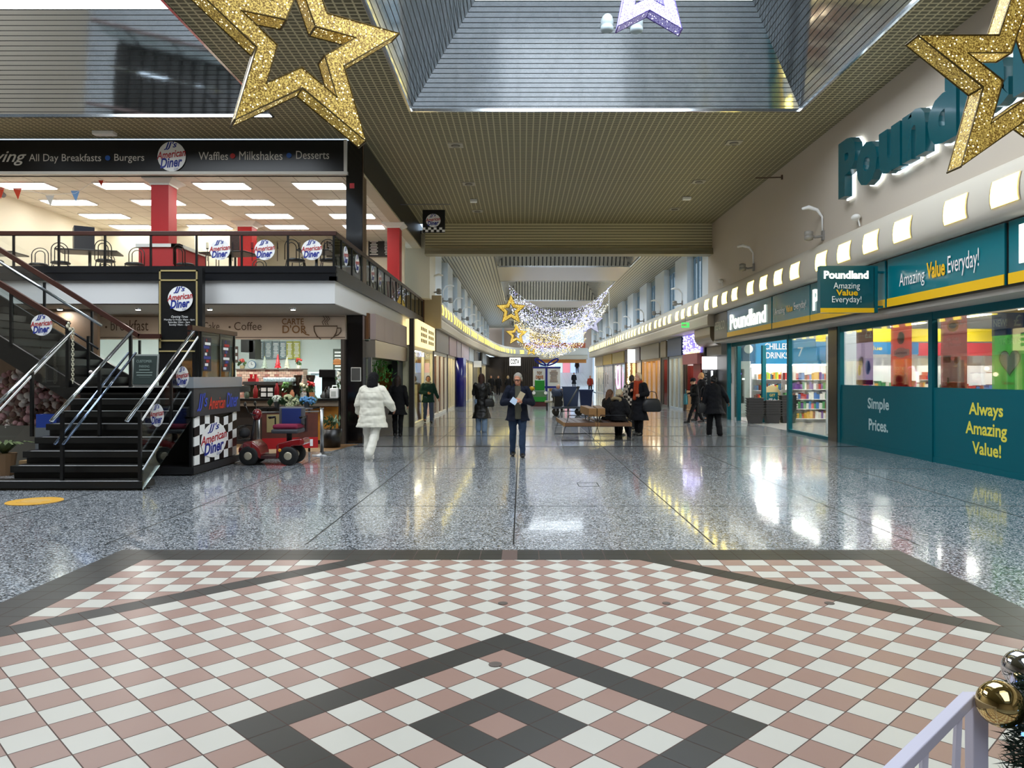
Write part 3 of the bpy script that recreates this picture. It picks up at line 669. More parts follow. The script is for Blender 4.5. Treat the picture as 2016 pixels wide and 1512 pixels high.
def flowerpot(px, Y, z, h, label, petal, pot):
    x = (px-CX)/F*Y; t = thing('flower_pot', label, 'flowers', (x, Y, z)); rnd = random.Random(px)
    MB().lathe([(.05, 0), (.06, .01), (.07, h*.35), (.06, h*.35)], (x, Y, z), 12).build('pot', pot, t)
    mb = MB(); 
    for q in range(14):
        a = rnd.uniform(0, 6.28); r = rnd.uniform(.02, .11); zz = rnd.uniform(.45, 1)*h
        mb.prism([(-.012, -.05), (.012, -.05), (.025, 0), (0, .06), (-.025, 0)], Matrix.Translation((x+r*math.cos(a), Y+r*math.sin(a), z+zz*.85)) @ Matrix.Rotation(a, 4, 'Z') @ Matrix.Rotation(rnd.uniform(.3, 1.4), 4, 'X'), .004)
    mb.build('leaves', mat('#3d5a2c', .6), t)
    mb = MB()
    for q in range(9):
        a = rnd.uniform(0, 6.28); r = rnd.uniform(.0, .1); mb.ell((x+r*math.cos(a), Y+r*math.sin(a), z+h*rnd.uniform(.7, 1)), .032, 7, 5)
    o = mb.build('blooms', petal, t, True); o['kind'] = 'stuff'
CT = 1.1
flowerpot(477, 20.75, BCZ, .26, 'pot of red and white flowers left of the wall clock', mat('#b04038', .6), mat('#8a7a5a', .6))
flowerpot(588, 20.75, BCZ, .27, 'pot of red flowers at the right end of the brick counter', mat('#c23a30', .6), mat('#c9c2b4', .5))
flowerpot(560, 18.45, CT, .38, 'leafy pot plant on the cafe worktop before the coffee machine', mat('#5a8a3a', .6), mat('#7a2a1e', .5))
flowerpot(598, 18.45, CT, .36, 'green plant with white pot beside the grinder on the cafe worktop', mat('#c9c0a0', .6), mat('#d6d2ca', .5))
flowerpot(614, 18.5, CT, .4, 'red poinsettia at the right of the coffee grinders', mat('#c21a1a', .6), mat('#c98a5a', .5))
flowerpot(668, 18.5, CT, .62, 'white flowers at the far right end of the cafe worktop', mat('#dcd8cc', .6), mat('#222', .5) if False else BLACK)
t = thing('coffee_machine', 'wide bronze coffee machine with stacked glasses on top', 'coffee machine', (-6, 18.8, CT))
a = P(489, 776, 18.9); c = P(582, 752, 18.9); MB().box(a.x, c.x, 18.6, 19.1, CT+.02, 1.42).build('body', mat('#57503c', .3, .6), t); MB().box(a.x-.02, c.x+.02, 18.55, 19.15, 1.42, 1.5).build('top_tray', STEEL, t)
mb = MB(); 
for q in range(4): mb.tube([(a.x+.15+q*.28, 18.57, 1.36), (a.x+.15+q*.28, 18.5, 1.28)], .03, 8)
mb.build('group_heads', CHROME, t)
for r_ in range(2):
    for q in range(11):
        x = -6.32+q*.075; tag(MB().lathe([(.024, 0), (.032, .1), (.029, .1), (.021, .008)], (x, 18.72+.1*r_, 1.5+.001), 10).build('drinking_glass', mat('#d8e4ea', .1, alpha=.75), None, True), 'clear drinking glass in the rows on top of the coffee machine', 'glass', 'glasses on the coffee machine')
for i, px in enumerate((587, 612)):
    x = (px-CX)/F*18.8; t = thing('coffee_grinder', 'black coffee grinder with funnel hopper, %s of the pair' % ('left', 'right')[i], 'coffee grinder', (x, 18.8, CT))
    MB().box(x-.08, x+.08, 18.7, 18.9, CT, CT+.3).build('body', BLACK, t); MB().lathe([(.05, .3), (.11, .5), (.11, .56)], (x, 18.8, CT), 14).build('hopper', mat('#3a2a22', .2), t)
t = thing('takeaway_cups', 'red box and cups on top of the coffee machine', 'cups', (-6.5, 18.75, 1.5)); x = (500-CX)/F*18.8
MB().box(x-.1, x+.1, 18.65, 18.85, 1.501, 1.58).build('box', RED, t)
for q in (-.05, .06): MB().lathe([(.03, 0), (.042, .1)], (x+q, 18.75, 1.58), 10).build('cup', mat('#b8222a', .4), t)
t = thing('card_holder', 'black stand of four white cards on the cafe worktop', 'card stand', P(525, 780, 18.3)); c = P(525, 776, 18.25)
MB().box(c.x-.17, c.x+.17, 18.28, 18.31, CT, CT+.3).build('stand', BLACK, t)
for dx in (-.08, .08):
    for dz in (.09, .21): MB().box(c.x+dx-.06, c.x+dx+.06, 18.26, 18.28, CT+dz-.045, CT+dz+.045).build('card', LWHITE, t)
t = thing('jerry_can', 'white plastic canister at the right end of the cafe worktop', 'canister', P(659, 784, 18.4)); c = P(659, 766, 18.4)
mb = MB().box(c.x-.1, c.x+.1, 18.3, 18.5, CT, CT+.24); mb.build('body', LWHITE, t, bevel=.02); MB().tube([(c.x-.06, 18.4, CT+.24), (c.x-.05, 18.4, CT+.3), (c.x+.05, 18.4, CT+.3), (c.x+.06, 18.4, CT+.24)], .015, 8).build('handle', LWHITE, t, True); MB().box(c.x-.06, c.x+.05, 18.29, 18.3, CT+.05, CT+.17).build('paper_label', mat('#b9bcb8', .6), t)
for i, (px, col, h) in enumerate(((486, '#4d5a4a', .2), (503, '#8a1a1a', .34), (545, '#9a1520', .4), (575, '#c9805a', .22), (637, '#4a4a48', .18), (645, '#2a2a2a', .22))):
    x = (px-CX)/F*18.4; t = thing('bottle', ('squat grey-green jar at the left end of the cafe worktop', 'tall dark red decorated bottle beside the card stand, left', 'tall dark red decorated bottle beside the card stand, right', 'copper-coloured bottle among the pot plants', 'grey pump bottle near the white canister', 'short black tub touching the white canister')[i], 'bottle', (x, 18.4, CT))
    MB().lathe([(.05, 0), (.055, .02), (.055, h*.6), (.025, h*.8), (.025, h*.93)], (x, 18.4, CT), 12).build('body', mat(col, .35), t, True); MB().cyl((x, 18.4, CT+h*.93), .028, h*.07, 10).build('cap', BLACK, t)
t = thing('coffee_brewer', 'black tall coffee brewer at the right end of the cafe hatch', 'coffee machine', (-4.75, 18.85, CT)); MB().box(-4.95, -4.6, 18.7, 19.0, CT, CT+.08).box(-4.95, -4.6, 18.86, 19.0, CT, CT+.6).box(-4.98, -4.57, 18.7, 19.0, CT+.5, CT+.7).build('body', BLACK, t, bevel=.02); MB().lathe([(.08, 0), (.1, .1), (.06, .2)], (-4.77, 18.8, CT+.081), 14).build('jug', mat('#2a2320', .1), t)
t = thing('gift_tag_cabinet', 'pale blue appliance standing behind the cafe worktop', 'appliance', (-5.2, 20.4, 0)); a = P(616, 760, 20.4); c = P(640, 735, 20.4); MB().box(a.x, c.x, 20.2, 20.7, 0, c.z).build('body', mat('#b8cdd8', .4), t); MB().box(a.x-.03, c.x+.03, 20.15, 20.75, c.z, c.z+.03).build('top', LWHITE, t)
t['label'] = 'pale blue upright appliance behind the cafe worktop'; t.name = 'appliance'
# wooden floor patch and light by the cafe
struct('floor_cafe', MB().add([(-9, 14.8, .002), (-5, 16.2, .002), (-4.15, 16.6, .002), (-3.9, 18.3, .002), (-9, 18.3, .002)], [(0, 1, 2, 3, 4)]), mat('#8a6a48', .4, var=.2, bscale=6))
# pier frame
t = thing('notice_frame', 'small white-edged empty notice frame on the black column', 'notice frame', P(701, 737, 18.44)); c = P(701, 737, 18.43)
mb = MB(); rect(mb, 'F', c, .24, .34, .03); mb.build('frame', mat('#cfcfc8', .4), t); mb = MB(); rect(mb, 'F', c-Vector((0, .018, 0)), .21, .3, .01); mb.build('backing', mat('#4c4c4a', .5), t)
# ================================================================== STAIRS
STN = mat('#1a1917', .35, var=.35, bscale=30); SX0, SX1 = -7.51, -5.47
t = thing('staircase', 'dark stone staircase with pale step edges rising to the diner, lower flight', 'staircase', (-6.5, 11.8, 0))
for k in range(8):
    z = .13+.188*k; y = 10.9+.28*k; x0 = SX0 if k else -9.0
    MB().box(x0, SX1+(.06 if k == 0 else 0), y, y+.34, z-.1, z).build('tread', STN, t, bevel=.008)
    MB().box(x0+.12, SX1-.02, y-.004, y+.035, z, z+.004).build('nosing', mat('#c4c6c6', .4), t)
    if k: MB().box(x0+.02, SX1-.01, y+.07, y+.1, z-.19, z-.1).build('riser', mat('#060606', .5), t)
MB().box(-9.0, SX1+.04, 10.96, 11.02, 0, .03).build('plinth', mat('#3b3320', .5), t)
LZ = 1.446
MB().box(-7.75, SX1+.04, 12.86, 15.25, LZ-.12, LZ).build('landing', STN, t)
MB().box(-9.9, -7.6, 12.9, 12.98, .0, .1).build('kerb', STN, t)
t2 = thing('staircase', 'upper dark stair flight climbing left from the landing to the balcony', 'staircase', (-9, 14, LZ))
for j in range(12):
    x = -7.75-.28*j; z = LZ+.17*(j+1); MB().box(x-.33, x, 13.0, 15.1, z-.12, z).build('tread', STN, t2)
    MB().box(x-.06, x-.03, 13.05, 15.05, z-.17, z-.12).build('riser', mat('#0a0a0a', .5), t2)
for y in (12.96, 15.12): MB().beam((-7.6, y, LZ-.1), (-7.6-.28*12.5, y, LZ+.17*12.2), .06, .32).build('stringer', STN, t2)
def rail_set(label, segs, posts, name='handrail_set'):
    t = thing(name, label, 'handrail', posts[0][0])
    for pts, r, m_, nm in segs: MB().tube(pts, r, 12, 0).build(nm, m_, t, True)
    for a, h in posts: MB().box(a[0]-.022, a[0]+.022, a[1]-.022, a[1]+.022, a[2], a[2]+h).build('post', BLACK, t)
    return t
zs = lambda y: .13+.188/.28*(y-10.9)
CH2 = mat('#c9d2da', .12, 1.)
XM, XRR, XLL = -6.62, -5.56, -7.62
rail_set('chrome handrail down the middle of the lower stair flight', [([(XM, 10.72, 1.0), (XM, 12.95, 2.4)], .028, CH2, 'handrail'), ([(XM+.06, 10.9, .66), (XM+.06, 12.95, 2.03)], .02, mat('#8da0c0', .15, 1.), 'lower_rail'), ([(XM-.06, 10.9, .66), (XM-.06, 12.95, 2.03)], .02, mat('#8da0c0', .15, 1.), 'lower_rail')],
         [((XM, 10.98, .13), .98), ((XM, 11.95, .69), 1.05), ((XM, 12.9, LZ), .9)])
t = rail_set('chrome handrail on the right glass side of the lower stair flight', [([(XRR, 10.72, 1.0), (XRR, 12.95, 2.42)], .028, CH2, 'handrail')], [((XRR+.06, 10.98, .13), .98), ((XRR+.06, 11.95, .69), 1.05), ((XRR+.06, 12.9, LZ), .98)])
MB().add([(-5.49, 10.98, .3), (-5.49, 12.88, 1.6), (-5.49, 12.88, 2.3), (-5.49, 10.98, 1.0)], [(0, 1, 2, 3)]).build('glass_pane', GLASS, t)
MB().beam((-5.47, 10.98, 1.0), (-5.47, 12.88, 2.3), .012, .03).build('pane_edge', LWHITE, t)
for y in (11.35, 12.2): logo('R', (-5.5, y, zs(y)+.68), .34, .36, t, 'decal') if False else logo('F', (-5.45+.02, y, zs(y)+.62), .2, .34, t, 'decal')
MB().prism([(10.86, .02), (12.5, .95), (12.5, 1.42), (10.86, .3)], Matrix(((0, 0, 1, -5.4), (1, 0, 0, 0), (0, 1, 0, 0), (0, 0, 0, 1))), .012).build('outer_glass', DARKGLASS, t)
MB().beam((-5.4, 10.86, .3), (-5.4, 12.5, 1.42), .014, .02).build('outer_edge', mat('#aab2b8', .3), t)
t = rail_set('chrome handrail on the left glass side of the lower stair flight, chain on its top', [([(XLL, 10.72, 1.0), (XLL, 12.95, 2.42)], .028, CH2, 'handrail')], [((XLL-.06, 10.98, .13), .98), ((XLL-.06, 11.95, .69), 1.05), ((XLL-.06, 12.9, LZ), 1.12)])
MB().add([(-7.68, 10.98, .3), (-7.68, 12.88, 1.6), (-7.68, 12.88, 2.3), (-7.68, 10.98, 1.0)], [(0, 1, 2, 3)]).build('glass_pane', GLASS, t)
MB().beam((-7.68, 10.98, .98), (-7.68, 12.88, 2.28), .012, .03).build('pane_edge', LWHITE, t)
t = thing('chain', 'pale plastic chain hanging from the left stair post', 'chain', (-7.55, 12.82, 1.5))
mb = MB()
for i in range(22):
    z = 2.42-i*.042; o = Matrix.Rotation(math.pi/2*(i % 2)+.4, 3, 'Z')
    mb.tube([Vector((-7.53, 12.78, z))+o @ Vector((.018*math.cos(a), 0, .03*math.sin(a))) for a in [2*math.pi*j/8 for j in range(8)]], .007, 5, closed=True)
for i in range(6): mb.ell((-7.6+.02*math.cos(i), 12.78+.02*math.sin(i*2), 2.42+.02*i), .025, 6, 4)
mb.build('links', mat('#cfc9b0', .5), t, True)
# upper flight rails
t = thing('stair_rail', 'wooden handrail with glass on the near side of the upper stair flight', 'handrail', (-7.7, 12.95, LZ))
ux = lambda x: LZ+.17/.28*(-7.7-x)
MB().beam((-7.7, 12.95, 2.5), (-11.2, 12.95, 2.5+.607*3.5), .07, .09).build('handrail', WOOD, t)
MB().add([(-7.7, 12.95, 1.65), (-11.2, 12.95, 1.65+.607*3.5), (-11.2, 12.95, 2.45+.607*3.5), (-7.7, 12.95, 2.45)], [(0, 1, 2, 3)]).build('glass_pane', DARKGLASS, t)
for i in range(4): x = -7.72-i*.95; MB().box(x-.02, x+.02, 12.92, 12.96, ux(x)+.1, ux(x)+1.05).build('post', BLACK, t)
c = P(82, 640, 12.9); logo('F', c, .36, .36, t, 'decal')
t = thing('stair_rail', 'wooden handrail on the far side of the upper stair flight, turning level over the landing', 'handrail', (-7.7, 15.2, LZ))
MB().beam((-7.62, 15.2, 2.43), (-11.2, 15.2, 2.43+.62*3.58), .07, .09).beam((-7.64, 15.2, 2.43), (-7.2, 15.2, 2.43), .07, .09).build('handrail', WOOD, t)
for i in range(4): x = -7.62-i*.95; MB().box(x-.02, x+.02, 15.18, 15.22, ux(x)+.1, ux(x)+.95).build('post', BLACK, t)
MB().add([(-7.7, 15.2, 1.65), (-11.2, 15.2, 1.65+.62*3.5), (-11.2, 15.2, 2.4+.62*3.5), (-7.7, 15.2, 2.4)], [(0, 1, 2, 3)]).build('glass_pane', GLASS, t)
t = rail_set('chrome rail halfway up the upper stair flight', [([P(200, 641, 14.1), P(30, 535, 14.1), P(-120, 442, 14.1)], .028, CH2, 'handrail'), ([P(194, 687, 14.1), P(147, 657, 14.1), P(20, 578, 14.1)], .022, mat('#3a3a3c', .3, .6), 'lower_rail')],
         [((P(174, 640, 14.1).x, 14.1, LZ), .93), ((P(80, 600, 14.1).x, 14.1, 1.9), 1.0)])
# landing rail, right and back
t = thing('landing_rail', 'wooden rail and smoky glass at the right end of the stair landing', 'handrail', (-5.42, 13.4, LZ))
MB().beam((-5.42, 12.45, 2.43), (-5.42, 14.42, 2.43), .08, .08).beam((-5.42, 14.4, 2.43), (-6.3, 14.4, 2.43), .08, .08).build('handrail', WOOD, t)
MB().box(-5.425, -5.415, 12.9, 14.4, 1.5, 2.39).build('glass_pane', DARKGLASS, t)
for y in (12.9, 13.68, 14.38): MB().box(-5.45, -5.41, y-.02, y+.02, LZ, 2.4).build('post', BLACK, t)
for y, s_ in ((13.1, 1), (13.95, 2)):
    mb = MB(); mb.box(-5.41, -5.405, y-.17, y+.17, 1.72, 2.3); o = mb.build('poster', mat('#24202c', .5), t)
    mb = MB(); q = random.Random(s_)
    cols = [RED, BLUE, LWHITE]
    for i in range(9):
        zz = 1.75+i*.06; mb.box(-5.404, -5.402, y-.15+.05*(i % 3), y-.02+.05*(i % 4), zz, zz+.045, (i*7+s_) % 3)
    mb.build('poster_picture', cols, t)
t = thing('menu_totem', 'tall black opening-times board with gold bars and round emblem behind the landing', 'sign', (-6.8, 15.3, LZ))
a = P(313, 690, 15.3); c = P(399, 527, 15.3); MB().box(a.x, c.x, 15.28, 15.42, LZ, c.z).build('panel', mat('#0b0b0c', .4), t)
MB().box(a.x+.02, a.x+.05, 15.26, 15.28, LZ+.75, c.z-.05).box(c.x-.12, c.x-.09, 15.26, 15.28, LZ+.75, c.z-.05).box(a.x+.02, c.x-.09, 15.26, 15.28, c.z-.08, c.z-.05).box(a.x+.02, c.x-.09, 15.26, 15.28, c.z-.27, c.z-.24).box(a.x+.02, c.x-.09, 15.26, 15.28, 2.33, 2.36).box(a.x+.02, c.x-.09, 15.26, 15.28, 2.12, 2.15).build('gold_bars', mat('#d8c48a', .3, .5), t)
logo('F', P(355, 588, 15.25), .5, .5, t)
ftext(337, 370, 621, 627, 15.26, 'Opening Times', LWHITE, t, shear=.3); ftext(323, 383, 627.5, 632, 15.26, 'Monday to Friday 10am - 6pm', LWHITE, t); ftext(331, 374, 632.5, 637, 15.26, 'Saturday 10am - 5pm', LWHITE, t); ftext(333, 373, 637.5, 642, 15.26, 'Sunday 10am - 3pm', LWHITE, t)
t = thing('chalkboard', 'leaning chalkboard with faint handwriting on the stair landing', 'chalkboard', (-7.4, 14.9, LZ))
a = P(259, 758, 14.9); c = P(309, 694, 14.9); M3 = Matrix.Rotation(-.12, 3, 'X')
cc_ = Vector(((a.x+c.x)/2, 14.95, LZ+.31)); MB().cbox(cc_, (.5, .03, .62), 0, M3).build('frame', mat('#8f9490', .5), t); MB().cbox(cc_+Vector((0, -.02, 0)), (.44, .02, .56), 0, M3).build('board', mat('#22302c', .7), t)
words('CUSTOMER', 'F', cc_+Vector((0, -.055, .17)), .3, .05, mat('#8a9a94', .7), t); words('PARKING', 'F', cc_+Vector((0, -.05, .07)), .2, .05, mat('#8a9a94', .7), t)
mb = MB(); lines(mb, 'F', cc_+Vector((0, -.045, -.1)), .34, .25, 5); mb.build('chalk_writing', mat('#7a8a84', .7), t)
# kiosk side under the landing
t = thing('kiosk', 'black kiosk with checkered flag panel and slanting diner lettering beside the stairs', 'kiosk', (-5.9, 13.4, 0))
MB().box(-6.6, -5.44, 13.26, 14.45, 0, LZ-.13).box(-5.465, -5.42, 12.52, 13.26, 0, LZ-.13).build('body', mat('#0c0c0d', .5), t); MB().box(-6.0, -5.38, 12.5, 14.5, .02, .14).build('plinth', mat('#262628', .5), t)
MB().box(-5.44, -5.36, 12.45, 14.5, .97, 1.44).build('header_panel', mat('#3a3a3e', .4), t)
MB().box(-5.46, -5.34, 12.4, 14.55, 1.44, 1.62).build('glass_top', mat('#8d949b', .15, coat=.3), t)
mb = MB(); M = Matrix(((0, 0, 1, -5.405), (1, 0, 0, 0), (0, 1, 0, 0), (0, 0, 0, 1)))
NX, NZ = 9, 5; wv = lambda i, j: (12.56+i*1.86/NX, .16+j*.78/NZ+.05*math.sin(i*.8)*(j/NZ))
for i in range(NX):
    for j in range(NZ): mb.prism([wv(i, j), wv(i+1, j), wv(i+1, j+1), wv(i, j+1)], M, .02, (i+j) % 2)
mb.build('checker_panel', [LWHITE, BLACK], t)
logo('L', (-5.385, 13.35, .52), 1.1, .6, t)
mb = MB(); letter(mb, "JJ's", 'L', (-5.352, 12.78, 1.2), .42, .3, 0, shear=.3, bold=.015); letter(mb, 'American', 'L', (-5.352, 13.4, 1.17), .72, .22, 1, shear=.3, bold=.015); letter(mb, 'Diner', 'L', (-5.352, 14.1, 1.2), .56, .27, 0, shear=.3, bold=.015)
mb.build('lettering', [mat('#3a50c0', .4), mat('#d8402c', .4)], t)
mb = MB(); mb.lathe([(.035, 0), (.035, .12), (.015, .17), (.015, .2)], (-5.6, 14.3, 1.62), 10); o = mb.build('sauce_bottle', mat('#e0581c', .4), None, True); tag(o, 'orange sauce bottle standing on the kiosk glass top', 'bottle')
# things under the upper flight, seen through the stair glass
rnd = random.Random(5)
t = thing('flower_display', 'mass of pink and white blossom behind the stair glass at far left', 'flower display', (-8.9, 13.6, 0))
mb = MB(); 
for i in range(520): mb.ell((-8.9+rnd.gauss(0, .45), 13.9+rnd.uniform(-.25, .25), 1.0+rnd.uniform(-.4, .75)), rnd.uniform(.03, .075), 8, 6, i % 3)
mb.build('blooms', [mat('#c99a9c', .7), mat('#d8cbc4', .7), mat('#7a5a50', .7)], t, True)
MB().box(-9.6, -8.0, 13.6, 14.2, 0, .75).build('planter', mat('#6a665c', .6), t)
t = thing('potted_fern', 'fern with arching fronds at the left foot of the stairs', 'plant', (-8.6, 12.6, 0)); mb = MB()
for i in range(22):
    a = rnd.uniform(0, 6.28); l = rnd.uniform(.35, .55); pts = [Vector((-8.55, 12.6, .35))+Vector((math.cos(a)*l*s, math.sin(a)*l*s*.7, .45*s*(1.3-s*.9))) for s in (0, .35, .7, 1)]
    for q in range(3):
        d = (pts[q+1]-pts[q]); w = Vector((-d.y, d.x, 0)).normalized()*.035*(1.2-q*.3); mb.quad(pts[q]-w, pts[q]+w, pts[q+1]+w*.7, pts[q+1]-w*.7)
mb.build('fronds', mat('#5c6a40', .6), t); MB().lathe([(.13, 0), (.18, .36), (.15, .36)], (-8.55, 12.6, 0), 14).build('pot', mat('#8a6a4a', .6), t)
tag(MB().box(-8.35, -8.0, 13.1, 13.3, .75, .98).build('crate', mat('#1d3f9c', .5)), 'bright blue crate seen through the left stair glass', 'crate'); 
t = thing('cardboard_box', 'stack of brown parcels under the bottom stair treads', 'box', (-8.2, 12.3, 0)); MB().box(-8.05, -7.75, 12.2, 12.5, 0, .28).build('carton', mat('#8a6e4a', .7), t)
MB().box(-8.35, -8.0, 13.08, 13.32, .0, .75).build('stand', mat('#6f7478', .6), bpy.data.objects['crate'])
st_ = MB(); disc(st_, 'UP', (-6.36, 9.95, .004), .33, .33, .004, 0, 40); o = st_.build('floor_sticker', mat('#c79422', .6)); tag(o, 'round yellow sticker on the terrazzo in front of the stairs', 'floor sticker')
mb = MB(); lines(mb, 'UP', (-6.36, 9.95, .007), .4, .3, 5); x = mb.build('print', mat('#d9b56a', .6), o)
# ================================================================== MOBILITY SCOOTER
t = thing('mobility_scooter', 'red mobility scooter with blue backrest and maroon cushion parked by the cafe', 'mobility scooter', (-4.65, 14.2, 0))
SR = mat('#740c12', .25, coat=.6); TY = mat('#101011', .7); y0 = 14.2
for x, nm in ((-5.0, 'front'), (-4.27, 'rear')):
    for s in (-1, 1):
        yy = y0+s*.24; w = MB(); w.lathe([(.09, -.05), (.15, -.055), (.175, -.03), (.175, .03), (.15, .055), (.09, .05)], (0, 0, 0), 22)
        w.v = [(x+a, yy+c, .175+b_) for a, b_, c in w.v]; o = w.build('wheel', TY, t, True)
        h = MB(); h.lathe([(.01, -.058), (.05, -.06), (.085, -.045), (.085, .045), (.05, .06), (.01, .058)], (0, 0, 0), 18); h.v = [(x+a, yy+c, .175+b_) for a, b_, c in h.v]; h.build('hub', mat('#b9b09a', .35, .4), o, True)
mb = MB(); mb.loft([[(x, y0-w, z), (x, y0+w, z), (x, y0+w*.9, z2), (x, y0-w*.9, z2)] for x, w, z, z2 in ((-5.24, .12, .22, .3), (-5.1, .26, .2, .42), (-4.95, .29, .3, .45), (-4.82, .27, .14, .34), (-4.78, .26, .12, .2))]); mb.build('front_shroud', SR, t, bevel=.02)
MB().box(-4.82, -4.45, y0-.24, y0+.24, .12, .17).build('footboard', mat('#3a1a1c', .6), t)
mb = MB(); mb.loft([[(x, y0-w, z), (x, y0+w, z), (x, y0+w*.92, z2), (x, y0-w*.92, z2)] for x, w, z, z2 in ((-4.5, .25, .13, .36), (-4.46, .28, .13, .4), (-4.2, .28, .36, .47), (-4.05, .26, .36, .49), (-4.0, .22, .38, .46))]); mb.build('rear_body', SR, t, bevel=.015)
MB().ell((-4.42, y0-.285, .28), (.03, .012, .03)).build('reflector', mat('#f0a01c', .3), t, True)
MB().tube([(-5.05, y0, .35), (-4.95, y0, .95)], .025, 10).build('tiller', mat('#333', .4) if False else DGREY, t, True)
MB().ell((-4.93, y0, .92), (.09, .11, .11)).build('console', SR, t, True); MB().tube([(-4.97, y0-.24, .95), (-4.93, y0-.2, .92), (-4.93, y0+.2, .92), (-4.97, y0+.24, .95)], .016, 8).build('handlebar', BLACK, t, True)
for s in (-1, 1): MB().tube([(-5.0, y0+s*.22, .95), (-5.05, y0+s*.25, 1.08)], .008, 6).ell((-5.06, y0+s*.26, 1.12), (.02, .05, .045)).build('mirror', BLACK, t, True)
mb = MB()
for i in range(5): mb.tube([Vector((-5.23, y0-.2, .45+.06*i))+Vector((0, .4*s, 0)) for s in (0, 1)], .006, 5)
for i in range(6): mb.tube([(-5.23, y0-.2+.08*i, .45), (-5.21, y0-.2+.08*i, .72)], .006, 5); 
mb.box(-5.24, -5.05, y0-.2, y0+.2, .44, .46); mb.tube([(-5.05, y0-.2, .7), (-5.23, y0-.2, .71), (-5.23, y0+.2, .71), (-5.05, y0+.2, .7)], .008, 5); mb.build('basket', mat('#1a1a1a', .4), t)
MB().ell((-5.16, y0, .58), (.09, .16, .1)).build('bag', mat('#2b2b2e', .8), t, True)
MB().cyl((-4.33, y0, .42), .05, .2, 12).build('seat_post', DGREY, t, True)
def rbox(x0, x1, ya, yb, z0, z1): return MB().box(x0, x1, ya, yb, z0, z1)
rbox(-4.6, -4.1, y0-.24, y0+.24, .58, .66).build('seat_base', mat('#3c3e44', .5), t, bevel=.03)
rbox(-4.58, -4.12, y0-.22, y0+.22, .66, .745).build('cushion', mat('#7a1238', .8), t, bevel=.035)
o = rbox(-4.56, -4.08, y0+.1, y0+.2, .72, 1.06).build('backrest', mat('#55565a', .6), t, bevel=.03)
rbox(-4.5, -4.14, y0+.085, y0+.1, .74, 1.03).build('back_cover', mat('#152a6a', .8), t, bevel=.01)
for x in (-4.63, -4.06): MB().tube([(x, y0+.12, .62), (x, y0+.12, .86), (x, y0-.2, .86)], .014, 8).box(x-.03, x+.03, y0-.2, y0+.05, .86, .89).build('armrest', BLACK, t)
# ---- barrier, table, flowers, pots
def stanchion(x, y, h, label):
    t = thing('barrier_post', label, 'barrier post', (x, y, 0), 'chrome barrier posts by the cafe')
    MB().lathe([(.2, 0), (.2, .015), (.05, .03), (.038, .06)], (x, y, 0), 22).build('base', STEEL, t, True); MB().cyl((x, y, .04), .036, h-.04, 14).build('pole', STEEL, t, True); MB().cyl((x, y, h), .042, .02, 14).build('cap', CHROME, t)
stanchion(-4.13, 15.75, .96, 'chrome barrier post standing right of the red scooter'); stanchion(-5.28, 15.3, .93, 'chrome barrier post behind the scooter tiller')
t = thing('barrier_banner', 'cafe barrier banner with cup picture and red lower band behind the scooter', 'banner', (-4.7, 15.6, .1))
M3 = None
def bnr(u0, u1, z0, z1, m_, nm, o=0.):
    a = Vector((-5.25, 15.33, 0)); bb = Vector((-4.18, 15.72, 0)); d = bb-a; n = Vector((d.y, -d.x, 0)).normalized()
    p, q = a+d*u0+n*o, a+d*u1+n*o; return MB().add([(p.x, p.y, z0), (q.x, q.y, z0), (q.x, q.y, z1), (p.x, p.y, z1)]+[(p.x+n.x*.008, p.y+n.y*.008, z0), (q.x+n.x*.008, q.y+n.y*.008, z0), (q.x+n.x*.008, q.y+n.y*.008, z1), (p.x+n.x*.008, p.y+n.y*.008, z1)], [(3, 2, 1, 0), (4, 5, 6, 7), (0, 1, 5, 4), (2, 3, 7, 6), (1, 2, 6, 5), (3, 0, 4, 7)]).build(nm, m_, t)
bnr(0.02, .98, .16, .88, mat('#5a2a1c', .6, var=.6, bscale=6), 'cloth'); bnr(.02, .98, .16, .38, mat('#b01418', .5), 'red_band', .01); bnr(.1, .35, .5, .86, mat('#9a8a5c', .6), 'picture', .01); bnr(.62, .8, .5, .84, mat('#3a0f0d', .6), 'cup_picture', .01); bnr(.84, .89, .2, .34, LWHITE, 'emblem', .02)
MB().beam((-5.25, 15.33, .91), (-4.18, 15.72, .91), .03, .03).build('top_bar', CHROME, t)
t = thing('bar_table', 'dark high table with chrome edge carrying hydrangeas behind the scooter', 'table', (-4.9, 16.4, 0))
MB().box(-5.65, -4.45, 16.2, 16.8, .93, .96).build('tabletop', BLACKGLOSS, t); MB().box(-5.66, -4.44, 16.18, 16.2, .925, .965).build('edge', CHROME, t)
for x in (-5.5, -4.6): MB().tube([(x, 16.5, 0), (x, 16.5, .93)], .025, 8).build('leg', BLACK, t, True)
def hydrangea(x, y, z, label, col, heads, potcol):
    t = thing('hydrangea', label, 'flowers', (x, y, z)); rnd = random.Random(int(x*100)); MB().lathe([(.05, 0), (.07, .12), (.055, .12)], (x, y, z), 12).build('pot', mat(potcol, .5), t)
    mb = MB()
    for hx, hz in heads:
        for i in range(60):
            v = Vector((rnd.gauss(0, 1), rnd.gauss(0, 1), rnd.gauss(0, 1))).normalized()*.085; mb.ell((x+hx+v.x, y+v.y, z+hz+v.z*.8), .022, 5, 4)
    mb.build('blooms', mat(col, .7, var=.25, bscale=30), t)
    mb = MB()
    for i in range(14):
        a = rnd.uniform(0, 6.28); l = rnd.uniform(.1, .2); mb.prism([(-.05, 0), (0, -.08), (.05, 0), (0, .1)], Matrix.Translation((x+l*math.cos(a), y+.05*math.sin(a), z+rnd.uniform(.08, .2))) @ Matrix.Rotation(a, 4, 'Z') @ Matrix.Rotation(1.1, 4, 'X'), .004)
    mb.build('leaves', mat('#2d4a2a', .6), t)
